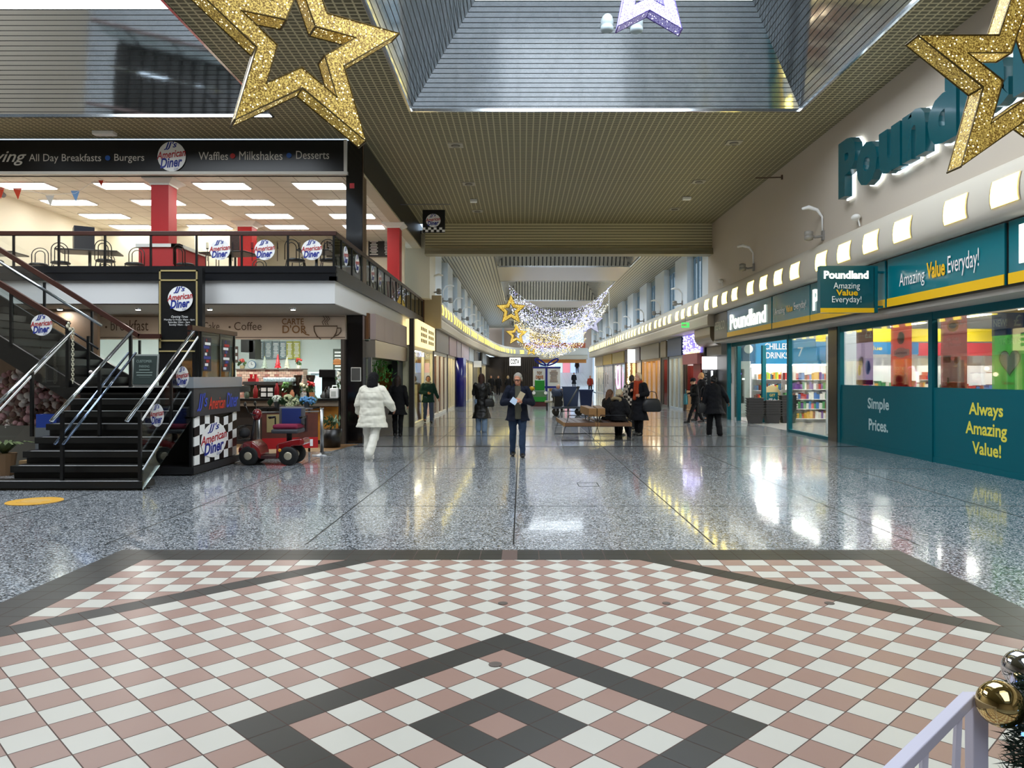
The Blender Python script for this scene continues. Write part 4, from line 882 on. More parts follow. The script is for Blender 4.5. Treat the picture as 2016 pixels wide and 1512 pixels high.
hydrangea(-4.98, 16.4, .96, 'cream hydrangea heads on the high table', '#b3b890', ((-.05, .2), (.12, .12), (.0, .05)), '#c9c4b4'); hydrangea(-4.62, 16.4, .96, 'blue hydrangea heads at the right of the high table', '#5a90c0', ((-.06, .16), (.1, .15)), '#30343a')
hydrangea(-5.3, 16.5, .96, 'sparse white lilies at the left of the high table', '#c8ccc0', ((.0, .18),), '#303030')
t = thing('potted_plant', 'leafy plant in a round black tub beside the black column', 'plant', (-4.35, 17.4, 0)); MB().lathe([(.2, 0), (.25, .42), (.22, .42)], (-4.37, 17.5, 0), 20).build('tub', BLACK, t, True); mb = MB(); rnd = random.Random(3)
for i in range(60):
    a = rnd.uniform(0, 6.28); r = rnd.uniform(0, .2); mb.prism([(-.03, 0), (0, -.06), (.03, 0), (0, .09)], Matrix.Translation((-4.37+r*math.cos(a), 17.5+r*math.sin(a), .45+rnd.uniform(0, .25))) @ Matrix.Rotation(a, 4, 'Z') @ Matrix.Rotation(rnd.uniform(.4, 1.3), 4, 'X'), .004)
mb.build('leaves', mat('#3f5a3a', .6), t)
# ================================================================== RIGHT SIDE SHOP
FX = 7.13
def yr(px, X): return X*F/(px-CX)
t = thing('fascia_sign', 'long teal and yellow shop fascia running along the right wall, value slogans on it', 'sign', (FX, 14, 2.96))
for y0, y1 in ((7.6, 11.15), (11.25, 14.85), (14.95, 18.8), (18.86, 21.65), (21.75, 26.4)):
    MB().box(FX, FX+.12, y0, y1, 2.98, 3.9).build('panel', TEALF, t); MB().box(FX-.012, FX, y0, y1, 2.98, 3.14).build('yellow_band', YELLOW, t)
MB().box(FX+.03, FX+.14, 7.6, 28.3, 2.95, 3.92).build('backing', BLACK, t)
MB().box(FX, FX+.1, 26.45, 28.2, 2.98, 3.88).build('grey_panel', mat('#5d564e', .3, .4), t)
def rt(txt, ya, yb, z0, z1, material, parent, X=FX-.02, name='lettering', **k): return words(txt, 'R', (X, (ya+yb)/2, (z0+z1)/2), abs(yb-ya), z1-z0, material, parent, name, **k)
rt('Amazing', 14.35, 13.45, 3.24, 3.56, LWHITE, t); rt('Value', 13.38, 12.8, 3.33, 3.62, YELLOW, t, bold=.03); rt('Everyday!', 12.72, 11.85, 3.26, 3.64, LWHITE, t)
rt('Amazing', 21.4, 20.6, 3.3, 3.52, LWHITE, t); rt('Value', 20.5, 20.0, 3.34, 3.52, YELLOW, t, bold=.03); rt('Everyday!', 19.9, 19.05, 3.3, 3.55, LWHITE, t)
GLOWT = mat((1, .97, .86), .5, emit=1.1)
rt('Poundland', 26.0, 22.2, 3.2, 3.72, GLOWT, t, bold=.02, depth=.02); rt('Poundland', 18.6, 15.6, 3.22, 3.74, GLOWT, t, bold=.02, depth=.02); rt('Poundland', 10.88, 7.9, 3.24, 3.8, GLOWT, t, bold=.02, depth=.02)
rt('PEP&CO', 28.0, 26.7, 3.3, 3.6, mat('#b9b09c', .4), t)
# blade sign
t = thing('blade_sign', 'square teal blade sign reading amazing value everyday, sticking out from the fascia', 'sign', (6.4, 15, 2.9))
a = P(1613, 616, 15.0); c = P(1718, 524, 15.0); MB().box(a.x, c.x, 14.95, 15.1, a.z, c.z).build('box', mat('#00505a', .35, coat=.3), t); MB().box(a.x, c.x, 14.935, 14.95, a.z, a.z+.09).build('yellow_band', YELLOW, t)
MB().box(c.x, FX, 15.0, 15.06, a.z+.1, a.z+.14).box(c.x, FX, 15.0, 15.06, c.z-.14, c.z-.1).box(c.x+.02, c.x+.09, 14.97, 15.08, a.z, c.z).build('bracket', TEAL, t)
for s_, x0, x1, y0, y1, m_, b_ in (('Poundland', 1622, 1710, 533, 549, mat((1, .98, .85), .5, emit=1.1), .04), ('Amazing', 1641, 1693, 556, 572, LWHITE, 0), ('Value', 1646, 1689, 570, 582, YELLOW, .03), ('Everyday!', 1638, 1696, 583, 599, LWHITE, 0)): ftext(x0, x1, y0, y1, 14.93, s_, m_, t, bold=b_)
# big letters on the wall
t = thing('wall_lettering', 'giant raised teal letters on the upper right wall, glowing white behind', 'sign', (XR, 13, 5.5))
ls = [('P', 16.6, 15.75, 5.58, 6.72), ('o', 15.7, 14.8, 5.46, 6.32), ('u', 14.72, 13.9, 5.46, 6.3), ('n', 13.82, 13.02, 5.48, 6.32), ('d', 12.95, 12.1, 5.46, 6.6), ('l', 12.0, 11.7, 5.55, 6.75), ('a', 11.6, 10.8, 5.55, 6.34), ('n', 10.7, 9.9, 5.55, 6.34), ('d', 9.8, 9.0, 5.55, 6.75)]
LT = mat('#004c56', .25, coat=.3); HALO = mat((.85, .95, 1), .5, emit=1.6)
for s_, ya, yb, z0, z1 in ls:
    if s_ == 'P': z0, z1 = 5.48, 6.68
    elif s_ in 'dl': z1 = 6.6
    rt(s_, ya, yb, z0, z1, LT, t, XR-.17, 'letter', bold=.055, depth=.16)
    rt(s_, ya+.02, yb-.02, z0-.025, z1+.025, HALO, t, XR-.045, 'halo', bold=.055, depth=.03)
# shop windows: frames, glass, lower panels
def post(y, w=.14): return MB().box(XS-.06, XS+.08, y-w/2, y+w/2, 0, 2.86)
WN = 0
def shopwin(y0, y1, txt, fg, label):
    t = thing('shop_window', label, 'shop window', (XS, (y0+y1)/2, 0))
    MB().box(XS-.02, XS+.03, y0, y1, .1, 1.42).build('lower_panel', TEAL, t); MB().box(XS-.03, XS+.05, y0, y1, 0, .1).build('kick_board', TEAL, t)
    MB().box(XS, XS+.02, y0, y1, 1.42, 2.72).build('pane', SHOPGLASS, t); MB().box(XS-.04, XS+.05, y0, y1, 2.72, 2.86).build('head_frame', TEAL, t)
    MB().box(XS-.05, XS+.06, y1-.05, y1+.09, 0, 2.86).build('post', TEAL, t)
    if txt:
        for s_, ya, yb, z0, z1 in txt: rt(s_, ya, yb, z0, z1, fg, t, XS-.025, bold=.025)
shopwin(14.65, 18.75, [('Simple', 17.25, 16.25, .83, 1.15), ('Prices.', 17.2, 16.3, .42, .68)], mat('#b9d4d6', .5), 'teal shop window whose lower panel reads simple prices')
shopwin(9.8, 14.55, [('Always', 13.35, 12.4, .9, 1.18), ('Amazing', 13.45, 12.3, .56, .85), ('Value!', 13.25, 12.45, .29, .51)], mat('#e6dc50', .5), 'teal shop window whose lower panel reads always amazing value')
shopwin(5.5, 9.7, None, None, 'teal shop window at the right edge nearest the camera')
t = thing('shop_entrance', 'teal framed glass entrance screen left of the simple prices window', 'shop entrance', (XS, 20.5, 0))
MB().box(XS-.05, XS+.06, 22.3, 22.45, 0, 2.86).build('post', TEAL, t); MB().box(XS-.06, XS+.1, 18.86, 19.4, 0, 2.86).build('dark_pier', mat('#3a322b', .2, .3), t)
MB().box(XS, XS+.02, 19.4, 22.3, .08, 2.72).build('pane', SHOPGLASS, t); MB().box(XS-.04, XS+.05, 19.4, 22.3, 0, .08).box(XS-.04, XS+.05, 19.4, 28.4, 2.72, 2.86).build('rails', TEAL, t)
for y, s_ in ((28.0, 0), (27.0, 1)): MB().box(XS+.05+s_*.6, XS+.18+s_*.6, y-.08, y+.08, 0, 2.72).build('post', TEAL, t)
MB().box(XS+.1, XS+.62, 27.5, 27.52, .05, 2.72).build('side_pane', SHOPGLASS, t)
# interior
struct('floor_shop', MB().box(XS+.1, 20, 5, 34, 0, .003), mat('#8f8f8c', .25)); struct('ceiling_shop', MB().box(XS+.05, 22, 5, 34, 3.7, 3.8), mat('#c9ccd0', .7))
struct('wall_shop', MB().box(XS+.05, 22, 33, 33.2, 0, 3.7).box(22, 22.2, 5, 33, 0, 3.7).box(XS, 22, 5, 5.1, 0, 3.7).box(XS+.05, XS+.2, 5, 28.4, 2.86, 3.9).box(XS+.1, XS+.2, 28.5, 33, 0, 3.7), mat('#d7d4d2', .7))
k = 0
for r_, x in enumerate((9.6, 12.4, 15.2)):
    for q, y in enumerate((10, 14, 18, 22, 26, 30)):
        t = thing('ceiling_light', 'long white strip light in the teal shop, %s row, %s from the near end' % (('window', 'middle', 'inner')[r_], ('first', 'second', 'third', 'fourth', 'fifth', 'last')[q]), 'ceiling light', (x, y, 3.7), 'strip lights in the teal shop')
        MB().box(x-.14, x+.14, y-1.2, y+1.2, 3.66, 3.699).build('housing', LWHITE, t); MB().box(x-.11, x+.11, y-1.15, y+1.15, 3.64, 3.66).build('tube', SHOPL, t)
def goods(mb, x0, x1, y0, y1, z, h, seed, nm=8, step=.11):
    rnd = random.Random(seed); x = x0
    while x < x1-.05:
        w = rnd.uniform(.6, 1)*step; hh = h*rnd.uniform(.55, .95); mb.box(x, min(x+w*.92, x1), y0, y1, z, z+hh, rnd.randrange(nm)); x += w
GM = [mat(c, .5) for c in ('#b7302a', '#d8cfc0', '#3c6fb0', '#d9a521', '#6b3f8f', '#3f8a4a', '#e6e2da', '#8a4a2a')]
def shelf_run(x0, x1, y, ztop, label, seed, face='F', header=None, cat='shelving', gm=GM):
    t = thing('shelf_unit', label, cat, ((x0+x1)/2, y, 0))
    MB().box(x0, x1, y+.35, y+.4, 0, ztop).build('back', LWHITE, t)
    for i in range(5):
        z = .15+i*(ztop-.3)/5; MB().box(x0, x1, y, y+.36, z-.02, z).build('shelf', LWHITE, t)
        mb = MB(); goods(mb, x0+.02, x1-.02, y+.04, y+.3, z+.001, (ztop-.3)/5-.06, seed+i); o = mb.build('stock', gm, t); o['kind'] = 'stuff'
    return t
shelf_run(9.2, 13.9, 26.6, 2.0, 'stocked shelves below the yellow band at the back of the teal shop', 1)
shelf_run(14.0, 19.5, 26.6, 2.0, 'stocked shelves deeper in the teal shop, below the red strip', 11)
t = thing('shop_banner', 'yellow and blue printed band above the shelves at the back of the teal shop', 'banner', (13, 26.9, 2.4))
MB().box(10.4, 17.5, 26.9, 26.95, 2.85, 3.3).build('yellow_band', mat('#e2c718', .5), t); MB().box(10.4, 14, 26.88, 26.93, 2.4, 2.82).build('blue_band', mat('#1f6f9f', .5), t); MB().box(14, 19.5, 26.88, 26.93, 2.35, 2.8).build('red_band', mat('#c0303a', .5), t)
words('Amazing Value', 'F', (11.9, 26.86, 2.6), 1.6, .2, YELLOW, t)
t = thing('shop_partition', 'white partition with boards behind the left part of the simple prices window', 'partition', (9.3, 21.5, 0)); MB().box(8.6, 9.6, 21.5, 21.55, 0, 2.9).build('panel', mat('#c9d0d8', .6), t); MB().box(9.6, 9.66, 21.45, 21.6, 0, 3.0).build('edge', LWHITE, t)
shelf_run(8.6, 10.2, 19.2, 1.75, 'waist-high stocked shelves just inside the simple prices window', 21)
shelf_run(8.7, 11.4, 15.6, 1.7, 'stocked shelves behind the always amazing value window', 31)
shelf_run(9.0, 12, 11.6, 1.6, 'stocked shelves behind the nearest teal window', 41)
for i, (x, y) in enumerate(((9.3, 16.3), (10.4, 15.0))):
    t = thing('christmas_tree', ('dark artificial christmas tree behind the teal window post', 'dark artificial christmas tree beside the green window poster')[i], 'christmas tree', (x, y, 0)); mb = MB()
    for q in range(6): mb.lathe([(.42-.065*q, .5+.3*q), (.16-.025*q, .85+.3*q)], (x, y, 0), 12)
    mb.build('foliage', mat('#1d2f28', .8), t); MB().cyl((x, y, 0), .03, .6, 8).build('stem', BLACK, t); mb = MB(); rnd = random.Random(i)
    for q in range(24): a = rnd.uniform(0, 6.28); z = rnd.uniform(.6, 2.2); r = .42*(1-(z-.5)/2.1); mb.ell((x+r*math.cos(a), y+r*math.sin(a), z), .03, 6, 4)
    mb.build('baubles', mat('#9fc4dc', .2, .6), t)
# window posters
def poster(px0, px1, py0, py1, col, label, bits):
    ya, yb = yr(px0, XS+.12), yr(px1, XS+.12); ym = (ya+yb)/2
    z1 = EYE-(py0-CY)/F*ym; z0 = EYE-(py1-CY)/F*ym
    t = thing('window_poster', label, 'poster', (XS+.12, ym, z0)); mb = MB(); xx = XS+.12; mb.quad((xx, max(ya, yb), z0), (xx, min(ya, yb), z0), (xx, min(ya, yb), z1), (xx, max(ya, yb), z1)); mb.build('sheet', paper(col), t)
    W_, H_ = abs(ya-yb), z1-z0
    for kind, u, v, w, h, c, *s_ in bits:
        cy_, cz_ = max(ya, yb)-u*W_, z0+v*H_
        if kind == 'r': mb = MB(); rect(mb, 'R', (XS+.117, cy_, cz_), w*W_, h*H_, .0005); mb.build('print_block', paper(c), t)
        elif kind == 'o': mb = MB(); disc(mb, 'R', (XS+.115, cy_, cz_), w*W_/2, h*H_/2, .0005); mb.build('print_round', paper(c), t)
        elif kind == 'h':
            pts = []
            for i in range(40):
                a = 2*math.pi*i/40; pts.append((w*W_/2*(math.sin(a)**3), h*H_/2*(13*math.cos(a)-5*math.cos(2*a)-2*math.cos(3*a)-math.cos(4*a))/15))
            mb = MB(); mb.prism(pts, frame('R', (XS+.113-.002*(w < .53), cy_, cz_)), .0005); mb.build('print_heart', paper(c), t)
        else: words(s_[0], 'R', (XS+.105, cy_, cz_), w*W_, h*H_, paper(c), t, bold=.01)
poster(1686, 1719, 645, 757, '#8b7a94', 'window poster with red head strip and two pound price', [('r', .5, .87, 1, .26, '#a03a3a'), ('t', .75, .87, .35, .12, '#e6d8d0', '£2'), ('r', .5, .04, 1, .08, '#a01a2c'), ('o', .3, .4, .3, .2, '#6a5a86'), ('o', .7, .3, .3, .25, '#5a7a9a'), ('o', .2, .25, .2, .2, '#b8a24a')])
poster(1754, 1795, 638, 763, '#b13a2a', 'tall red window poster with a white star-edged badge', [('o', .5, .78, .35, .2, '#7a7a52'), ('r', .5, .55, .8, .1, '#e0d8cc'), ('o', .5, .55, .6, .16, '#e0d8cc'), ('t', .5, .55, .62, .05, '#333a4a', 'Celebrations'), ('r', .5, .1, .8, .2, '#c01410'), ('t', .5, .3, .5, .06, '#e8c8a8', "DON'T MISS"), ('t', .5, .24, .5, .05, '#e8c8a8', 'CHRISTMAS')])
poster(1852, 1904, 624, 766, '#7d4440', 'brown window poster with yellow oval and the words get crafty this christmas', [('o', .48, .88, .44, .17, '#e0b818'), ('o', .48, .88, .3, .08, '#3a6a3a'), ('t', .85, .93, .18, .1, '#d8d0c8', '£1'), ('t', .5, .69, .46, .05, '#e8d8d0', 'Get Crafty'), ('t', .48, .62, .66, .05, '#e8d8d0', 'This Christmas!'), ('r', .5, .25, .8, .3, '#c9b8b0'), ('o', .62, .4, .2, .1, '#b0762a'), ('r', .25, .42, .3, .1, '#3a2a24'), ('r', .5, .05, .9, .08, '#a8201c'), ('r', .3, .12, .08, .08, '#2f6a3a')])
poster(1953, 2030, 612, 768, '#3d8a3a', 'green window poster with a white heart below a blue new price strip', [('r', .5, .85, 1, .3, '#1c66b0'), ('t', .25, .86, .36, .09, '#bfe0f4', 'NEW!'), ('t', .75, .87, .3, .14, '#bfe0f4', '£1'), ('t', .5, .62, .55, .08, '#cfe8c0', 'TREATS'), ('h', .48, .36, .56, .36, '#3a5a34'), ('h', .48, .36, .5, .32, '#d6dcc8'), ('r', .4, .38, .12, .13, '#41608a'), ('r', .56, .4, .12, .14, '#7a4a34'), ('t', .45, .09, .3, .04, '#8a3a2a', 'Celebrate')])
# fridge at the entrance
t = thing('drinks_fridge', 'open drinks fridge with blue chilled drinks header seen through the shop entrance', 'fridge', (10, 29.2, 0))
MB().box(8.9, 12.4, 29.5, 29.6, 0, 2.1).build('back', mat('#e8ecee', .5), t); MB().box(8.9, 12.4, 29.0, 29.6, 2.1, 3.05).build('header', mat('#1487b8', .4), t); MB().box(8.9, 12.4, 29.0, 29.6, 1.98, 2.06).build('lamp', mat((1, 1, .97), .5, emit=6), t)
words('CHILLED', 'F', (9.72, 28.98, 2.76), .95, .24, LWHITE, t, bold=.02); words('DRINKS', 'F', (9.72, 28.98, 2.42), .85, .24, LWHITE, t, bold=.02); words('7', 'F', (10.6, 28.98, 2.55), .2, .35, LWHITE, t); words('milk', 'F', (11.6, 28.98, 2.6), .5, .2, LWHITE, t)
mb = MB(); disc(mb, 'F', (8.62, 28.95, 2.66), .17, None, .01); mb.build('emblem', LWHITE, t); MB().box(8.35, 8.85, 28.97, 29.1, 2.2, 3.05).build('side_header', mat('#0f5f8a', .4), t)
for i in range(4):
    z = .25+i*.42; MB().box(8.95, 12.4, 29.05, 29.5, z-.02, z).build('shelf', LWHITE, t); mb = MB(); goods(mb, 8.97, 12.38, 29.1, 29.4, z+.001, .3, 60+i, 8, .085); o = mb.build('stock', [mat(c, .35) for c in ('#b8281e', '#d98a2a', '#8fb84a', '#3a6a8a', '#e0e0dc', '#5a2a1a', '#c9c42a', '#e8e8e4')], t); o['kind'] = 'stuff'
for i, x in enumerate((9.95, 10.9)): MB().box(x, x+.04, 29.0, 29.06, 0, 2.0).build('mullion', BLACK, t)
# stacks of baskets: each basket a thing
def basket(x, y, z, label):
    t = thing('shopping_basket', label, 'basket', (x, y, z), 'black shopping baskets at the shop entrance'); w0, w1, d0, d1, h = .2, .27, .14, .19, .26
    mb = MB(); mb.loft([[(x-a, y-c, z+q), (x+a, y-c, z+q), (x+a, y+c, z+q), (x-a, y+c, z+q)] for a, c, q in ((w0, d0, 0), (w0+.05, d0+.04, h), (w1+.01, d1+.01, h), (w1+.01, d1+.01, h+.02), (w0+.03, d0+.02, h+.02), (w0-.02, d0-.02, .02))]); mb.build('tub', mat('#17181a', .5), t)
    mb = MB(); mb.tube([(x-w1, y, z+h), (x-w1+.02, y-.16, z+h+.03), (x+w1-.02, y-.16, z+h+.03), (x+w1, y, z+h)], .009, 5); mb.build('handle', BLACK, t); return t
b0 = basket(8.05, 26.3, 0, 'black basket at the foot of the left stack by the shop entrance')
ORD = ['bottom', 'second', 'third', 'fourth', 'fifth', 'sixth', 'seventh', 'eighth', 'topmost']
for s, (dx, dy, n, nm) in enumerate(((0, 0, 8, 'left'), (.62, .1, 7, 'middle'), (1.22, .25, 9, 'right'))):
    for q in range(n):
        if s == 0 and q == 0: continue
        dup(b0, (dx, dy, q*.085), 'black basket, %s of the %s stack by the shop entrance' % (ORD[q] if q < n-1 else 'topmost', nm))
t = thing('leaflet_stand', 'teal arched basket-here sign standing behind the black baskets', 'sign', (8.9, 27.3, 0)); mb = MB()
mb.prism([(-.3, 0), (.3, 0), (.3, .95)]+[(.3*math.cos(a), .95+.35*math.sin(a)) for a in [math.pi*i/10 for i in range(1, 10)]]+[(-.3, .95)], frame('F', (9.0, 27.4, 0)), .05); mb.build('board', mat('#b9a878', .5), t)
mb = MB(); mb.prism([(-.2, .45), (.2, .45), (.2, 1.05), (-.2, 1.05)], frame('F', (9.0, 27.36, 0)), .01); mb.build('face', TEAL, t); words('GET', 'F', (9.0, 27.35, .95), .2, .09, YELLOW, t); words('ME A', 'F', (9.0, 27.35, .8), .24, .08, LWHITE, t); words('JOB', 'F', (9.0, 27.35, .67), .2, .08, LWHITE, t)
# arcade just left of the entrance
t = thing('arcade', 'dark glass amusement front with coloured machine lights left of the shop entrance', 'shop front', (8, 28.8, 0))
MB().box(7.7, 7.84, 28.5, 28.62, 0, 2.9).build('frame', TEAL, t); MB().box(7.95, 8.5, 28.4, 28.45, .1, 2.8).build('pane', DARKGLASS, t)
MB().add([(7.86, 28.35, .004), (8.6, 26.0, .004), (8.65, 26.0, .004), (7.95, 28.35, .004)], [(0, 1, 2, 3)]).build('threshold', mat('#4f7f86', .4), t)
for x, z, c, w, h in ((8.25, 1.72, (.25, .15, 1), .16, .05), (8.23, 1.52, (1, .8, .3), .1, .06), (8.42, 1.52, (.9, 1, .9), .08, .06), (8.25, 1.3, (.6, 1, .7), .14, .04)):
    mb = MB(); mb.box(x-w/2, x+w/2, 28.9, 28.95, z-h/2, z+h/2); mb.build('lamp', mat(c, .5, emit=6), t)
MB().box(8.05, 8.46, 28.95, 29.3, .6, 1.9).build('machine', mat('#3c3a36', .4), t); mb = MB(); disc(mb, 'F', (8.02, 28.9, 1.55), .17, .2, .05); mb.build('wheel', mat('#6a5048', .4), t)
# cove lamps
RING = ['first', 'second', 'third', 'fourth']
def cove_lamp(s, x, y, ang, label, group):
    """curved lit square set in the cove, x is the cove face"""
    t = thing('cove_light', label, 'wall light', (x, y, 4.2), group); Mz = Matrix.Translation((x, y, 0)) @ Matrix.Rotation(ang, 4, 'Z')
    prof = [(.032, 4.47), (.006, 4.37), (-.006, 4.25), (-.002, 4.15), (.016, 4.08)]
    def strip(hw, o, pr):
        vs = []; 
        for a, z in pr: vs += [Mz @ Vector((s*(a-o), -hw, z)), Mz @ Vector((s*(a-o), hw, z))]
        n = len(pr); mb = MB().add(vs, [(2*i, 2*i+1, 2*i+3, 2*i+2) for i in range(n-1)]); return mb
    strip(.34, .006, prof).build('frame', mat('#b5a684', .5), t); strip(.305, .012, prof[0:]).build('lit_panel', COVELAMP if s > 0 else COVELAMPL, t); return t
DZ = ['one', 'two', 'three', 'four', 'five', 'six', 'seven', 'eight', 'nine', 'ten', 'eleven', 'twelve', 'thirteen', 'fourteen']
base = None
for gi in range(-1, 12):
    for q in range(4):
        y = 13.75+5.4*gi+1.24*q
        if y < 9.0 or y > 77: continue
        lb = 'right cove lamp, bay %s from the camera, %s lit square in its bay' % (DZ[gi+1], RING[q])
        if base is None: base = cove_lamp(1, XCR, y, 0, lb, 'cove lamps along the right wall'); by0 = y
        else: dup(base, (0, y-by0, 0), lb)
def along(path, s):
    for i in range(len(path)-1):
        a, b_ = Vector(path[i]), Vector(path[i+1]); L = (b_-a).length
        if s <= L: return a+(b_-a)*s/L, math.atan2(-(b_-a).x, (b_-a).y)
        s -= L
    return None
base = None
for gi in range(12):
    for q in range(4):
        r = along(pl, .6+5.4*gi+1.24*q)
        if r is None: continue
        p, a = r; lb = 'left cove lamp, bay %s from the diner, %s lit square in its bay' % (DZ[gi], RING[q])
        if p.x > .5: continue
        if base is None: base = cove_lamp(-1, p.x, p.y, 0, lb, 'cove lamps along the left wall'); b0v = Vector((p.x, p.y, 0))
        else: dup(base, (p.x-b0v.x, p.y-b0v.y, 0), lb, a)
# wall spot lamps and white arcs
def wallspot(s, x, y, z, label, arc=True):
    """s = +1 right wall"""
    t = thing('wall_spotlight', label, 'spotlight', (x, y, z), 'grey spot lamps on brackets'); G = mat('#8a8782', .4)
    MB().box(min(x, x-s*.05), max(x, x-s*.05), y-.05, y+.05, z-.1, z+.12).tube([(x, y, z), (x-s*.2, y, z-.03), (x-s*.32, y, z)], [.035, .03, .045], 8).build('bracket', G, t)
    mb = MB(); mb.lathe([(.05, -.11), (.1, -.09), (.1, -.01), (.085, 0), (.1, .01), (.1, .1), (.05, .12)], (x-s*.36, y, z), 14); mb.build('lamp_head', G, t, True)
    if arc:
        mb = MB(); mb.tube([(x-s*.03, y, z+.12), (x-s*.04, y, z+.45), (x-s*.16, y, z+.62), (x-s*.36, y, z+.68), (x-s*.52, y, z+.64)], [.02, .025, .04, .05, .03], 8); mb.build('white_arm', LWHITE, t, True)
    return t
base = wallspot(1, XR, yr(1622, XR), 4.75+.2, 'grey spot lamp on the right wall left of the giant teal letters')
base.location
yy = yr(1485, XR)
dup(base, (0, yy-yr(1622, XR), .02), 'grey spot lamp on the right wall nearest the header beam')
for i in range(8): dup(base, (.1, 33.6-1.3-base.location.y+5.4*i+2, -.05), 'grey spot lamp on the right clerestory, number %s beyond the header beam' % DZ[i])
base = wallspot(-1, -3.66, 30.4, 5.0, 'grey spot lamp at the start of the left clerestory beside the diner corner')
for i in range(8): dup(base, (.12, 3.6+5.4*i, 0), 'grey spot lamp on the left clerestory, number %s beyond the diner corner' % DZ[i])
for i, (px, py) in enumerate(((1685, 428), (1419, 553))):
    y = yr(px, XR-.1); z = EYE-(py-CY)/F*y; t = thing('motion_sensor', ('white egg-shaped sensor on the cove below the giant letters', 'white egg-shaped sensor on the cove near the header beam')[i], 'sensor', (XR-.1, y, z))
    MB().ell((XR-.1, y, z), (.09, .13, .07)).build('body', WHITE, t, True); MB().tube([(XR-.08, y-.06, z-.03), (XR-.05, y-.08, z-.2)], .015, 6).build('stem', WHITE, t)
t = thing('wall_bracket', 'thin metal rod bracket high on the right wall', 'bracket', (XR, 20, 6.5)); y = yr(1541, XR); z = EYE-(349-CY)/F*y; MB().tube([(XR, y, z), (XR-.75, y, z-.02)], .018, 8).cyl((XR-.02, y, z-.06), .03, .12, 8).build('rod', mat('#5a4636', .4), t)
# ceiling fittings
for i, (px, py, w) in enumerate(((897, 285, .36), (923, 361, .36), (940, 415, .36), (1445, 280, .36), (1376, 357, .36), (1328, 411, .36), (932, 393, .22), (1352, 388, .26), (206, 259, .5))):
    Y = (CEIL-EYE)*F/(CY-py); x = (px-CX)/F*Y
    t = thing('ceiling_fitting', 'small square pale fitting in the dark ceiling, ' + ('left file nearest', 'left file second', 'left file third', 'right file nearest', 'right file second', 'right file third', 'plain white box on the left', 'plain white box on the right', 'long white box above the diner sign')[i], 'ceiling fitting', (x, Y, CEIL))
    if i < 6:
        MB().box(x-w/2, x+w/2, Y-w/2, Y+w/2, CEIL-.025, CEIL).build('plate', mat('#a9a394', .4), t); MB().lathe([(.1, 0), (.12, .03)], (x, Y, CEIL-.05), 16).build('lens', mat('#6a655a', .3), t)
    else: MB().box(x-w/2, x+w/2, Y-.1, Y+.1, CEIL-.09, CEIL).build('body', LWHITE, t, bevel=.015)
t = thing('hanging_sign', 'small black square diner sign with checkered foot hanging below the ceiling', 'sign', P(854, 436, 24)); a = P(832, 458, 24); c = P(876, 413, 24)
MB().box(a.x, c.x, 24, 24.06, a.z, c.z).build('board', mat('#0b0b0c', .4), t); logo('F', P(853, 434, 23.985), .46, .42, t); mb = MB()
for i in range(8):
    for j in range(2):
        if (i+j) % 2: mb.box(a.x+i*(c.x-a.x)/8, a.x+(i+1)*(c.x-a.x)/8, 23.98, 24, a.z+.02+j*.07, a.z+.09+j*.07)
mb.build('checks', LWHITE, t); q = P(884, 402, 24); MB().tube([(XL, 24.03, q.z), (q.x+.05, 24.03, q.z)], .015, 6).tube([(a.x+.05, 24.03, c.z), (a.x+.05, 24.03, q.z)], .006, 5).tube([(c.x-.05, 24.03, c.z), (c.x-.05, 24.03, q.z)], .006, 5).build('bracket', MGREY, t)
# ================================================================== CORRIDOR SHOPS
def shop(side, y0, y1, label, sign, back, txt=None, z0=2.62, z1=3.48, emit=0., fg=LWHITE, mull=3, frame_c='#c9c6be', lamp=16, xs=None, door=None, pillar='#3a3430', win=True, tw=.7):
    s = 1 if side == 'R' else -1; xs = xs or (7.6 if s > 0 else -3.5); xf = xs-s*.12
    t = thing('shop', label, 'shop front', (xs, (y0+y1)/2, 0)); B = lambda xa, xb, *r: (min(xa, xb), max(xa, xb), *r)
    MB().box(*B(xf, xs+s*.25, y0+.15, y1-.1, z0, z1)).build('sign_board', sign if not isinstance(sign, str) else mat(sign, .45), t)
    if txt: words(txt, side, (xf-s*.015, (y0+y1)/2, (z0+z1)/2), (y1-y0)*tw, (z1-z0)*.45, fg, t, bold=.01)
    fm = mat(frame_c, .4); mb = MB(); mb.box(*B(xs-s*.03, xs+s*.08, y0+.1, y1-.05, z0-.12, z0)); mb.box(*B(xs-s*.03, xs+s*.08, y0+.1, y1-.05, 0, .1))
    for q in range(mull+1):
        y = y0+.15+(y1-y0-.3)*q/mull; mb.box(*B(xs-s*.03, xs+s*.06, y-.05, y+.05, 0, z0))
    mb.build('frame', fm, t)
    MB().box(*B(xs-s*.05, xs+s*.1, y0-.12, y0+.12, 0, z1)).build('pillar', mat(pillar, .4), t)
    if win: MB().box(*B(xs+s*.02, xs+s*.03, y0+.15, y1-.15, .1, z0-.1)).build('pane', SHOPGLASS, t)
    D = .95
    bm_ = back if not isinstance(back, str) else mat(back, .6, var=.25, bscale=2.5)
    MB().box(*B(xs+s*D, xs+s*(D+.05), y0, y1, 0, z0)).box(*B(xs+s*.1, xs+s*D, y1-.05, y1, 0, z0)).box(*B(xs+s*.1, xs+s*D, y0, y0+.05, 0, z0)).box(*B(xs+s*.1, xs+s*D, y0, y1, z0-.02, z0+.02)).build('interior', bm_, t)
    if lamp: MB().box(*B(xs+s*.3, xs+s*.6, y0+.4, y1-.4, z0-.06, z0-.03)).build('lamp', mat((1, .86, .6), .5, emit=lamp), t)
    return t
LITY = mat((1, .80, .40), .5, emit=1.05)
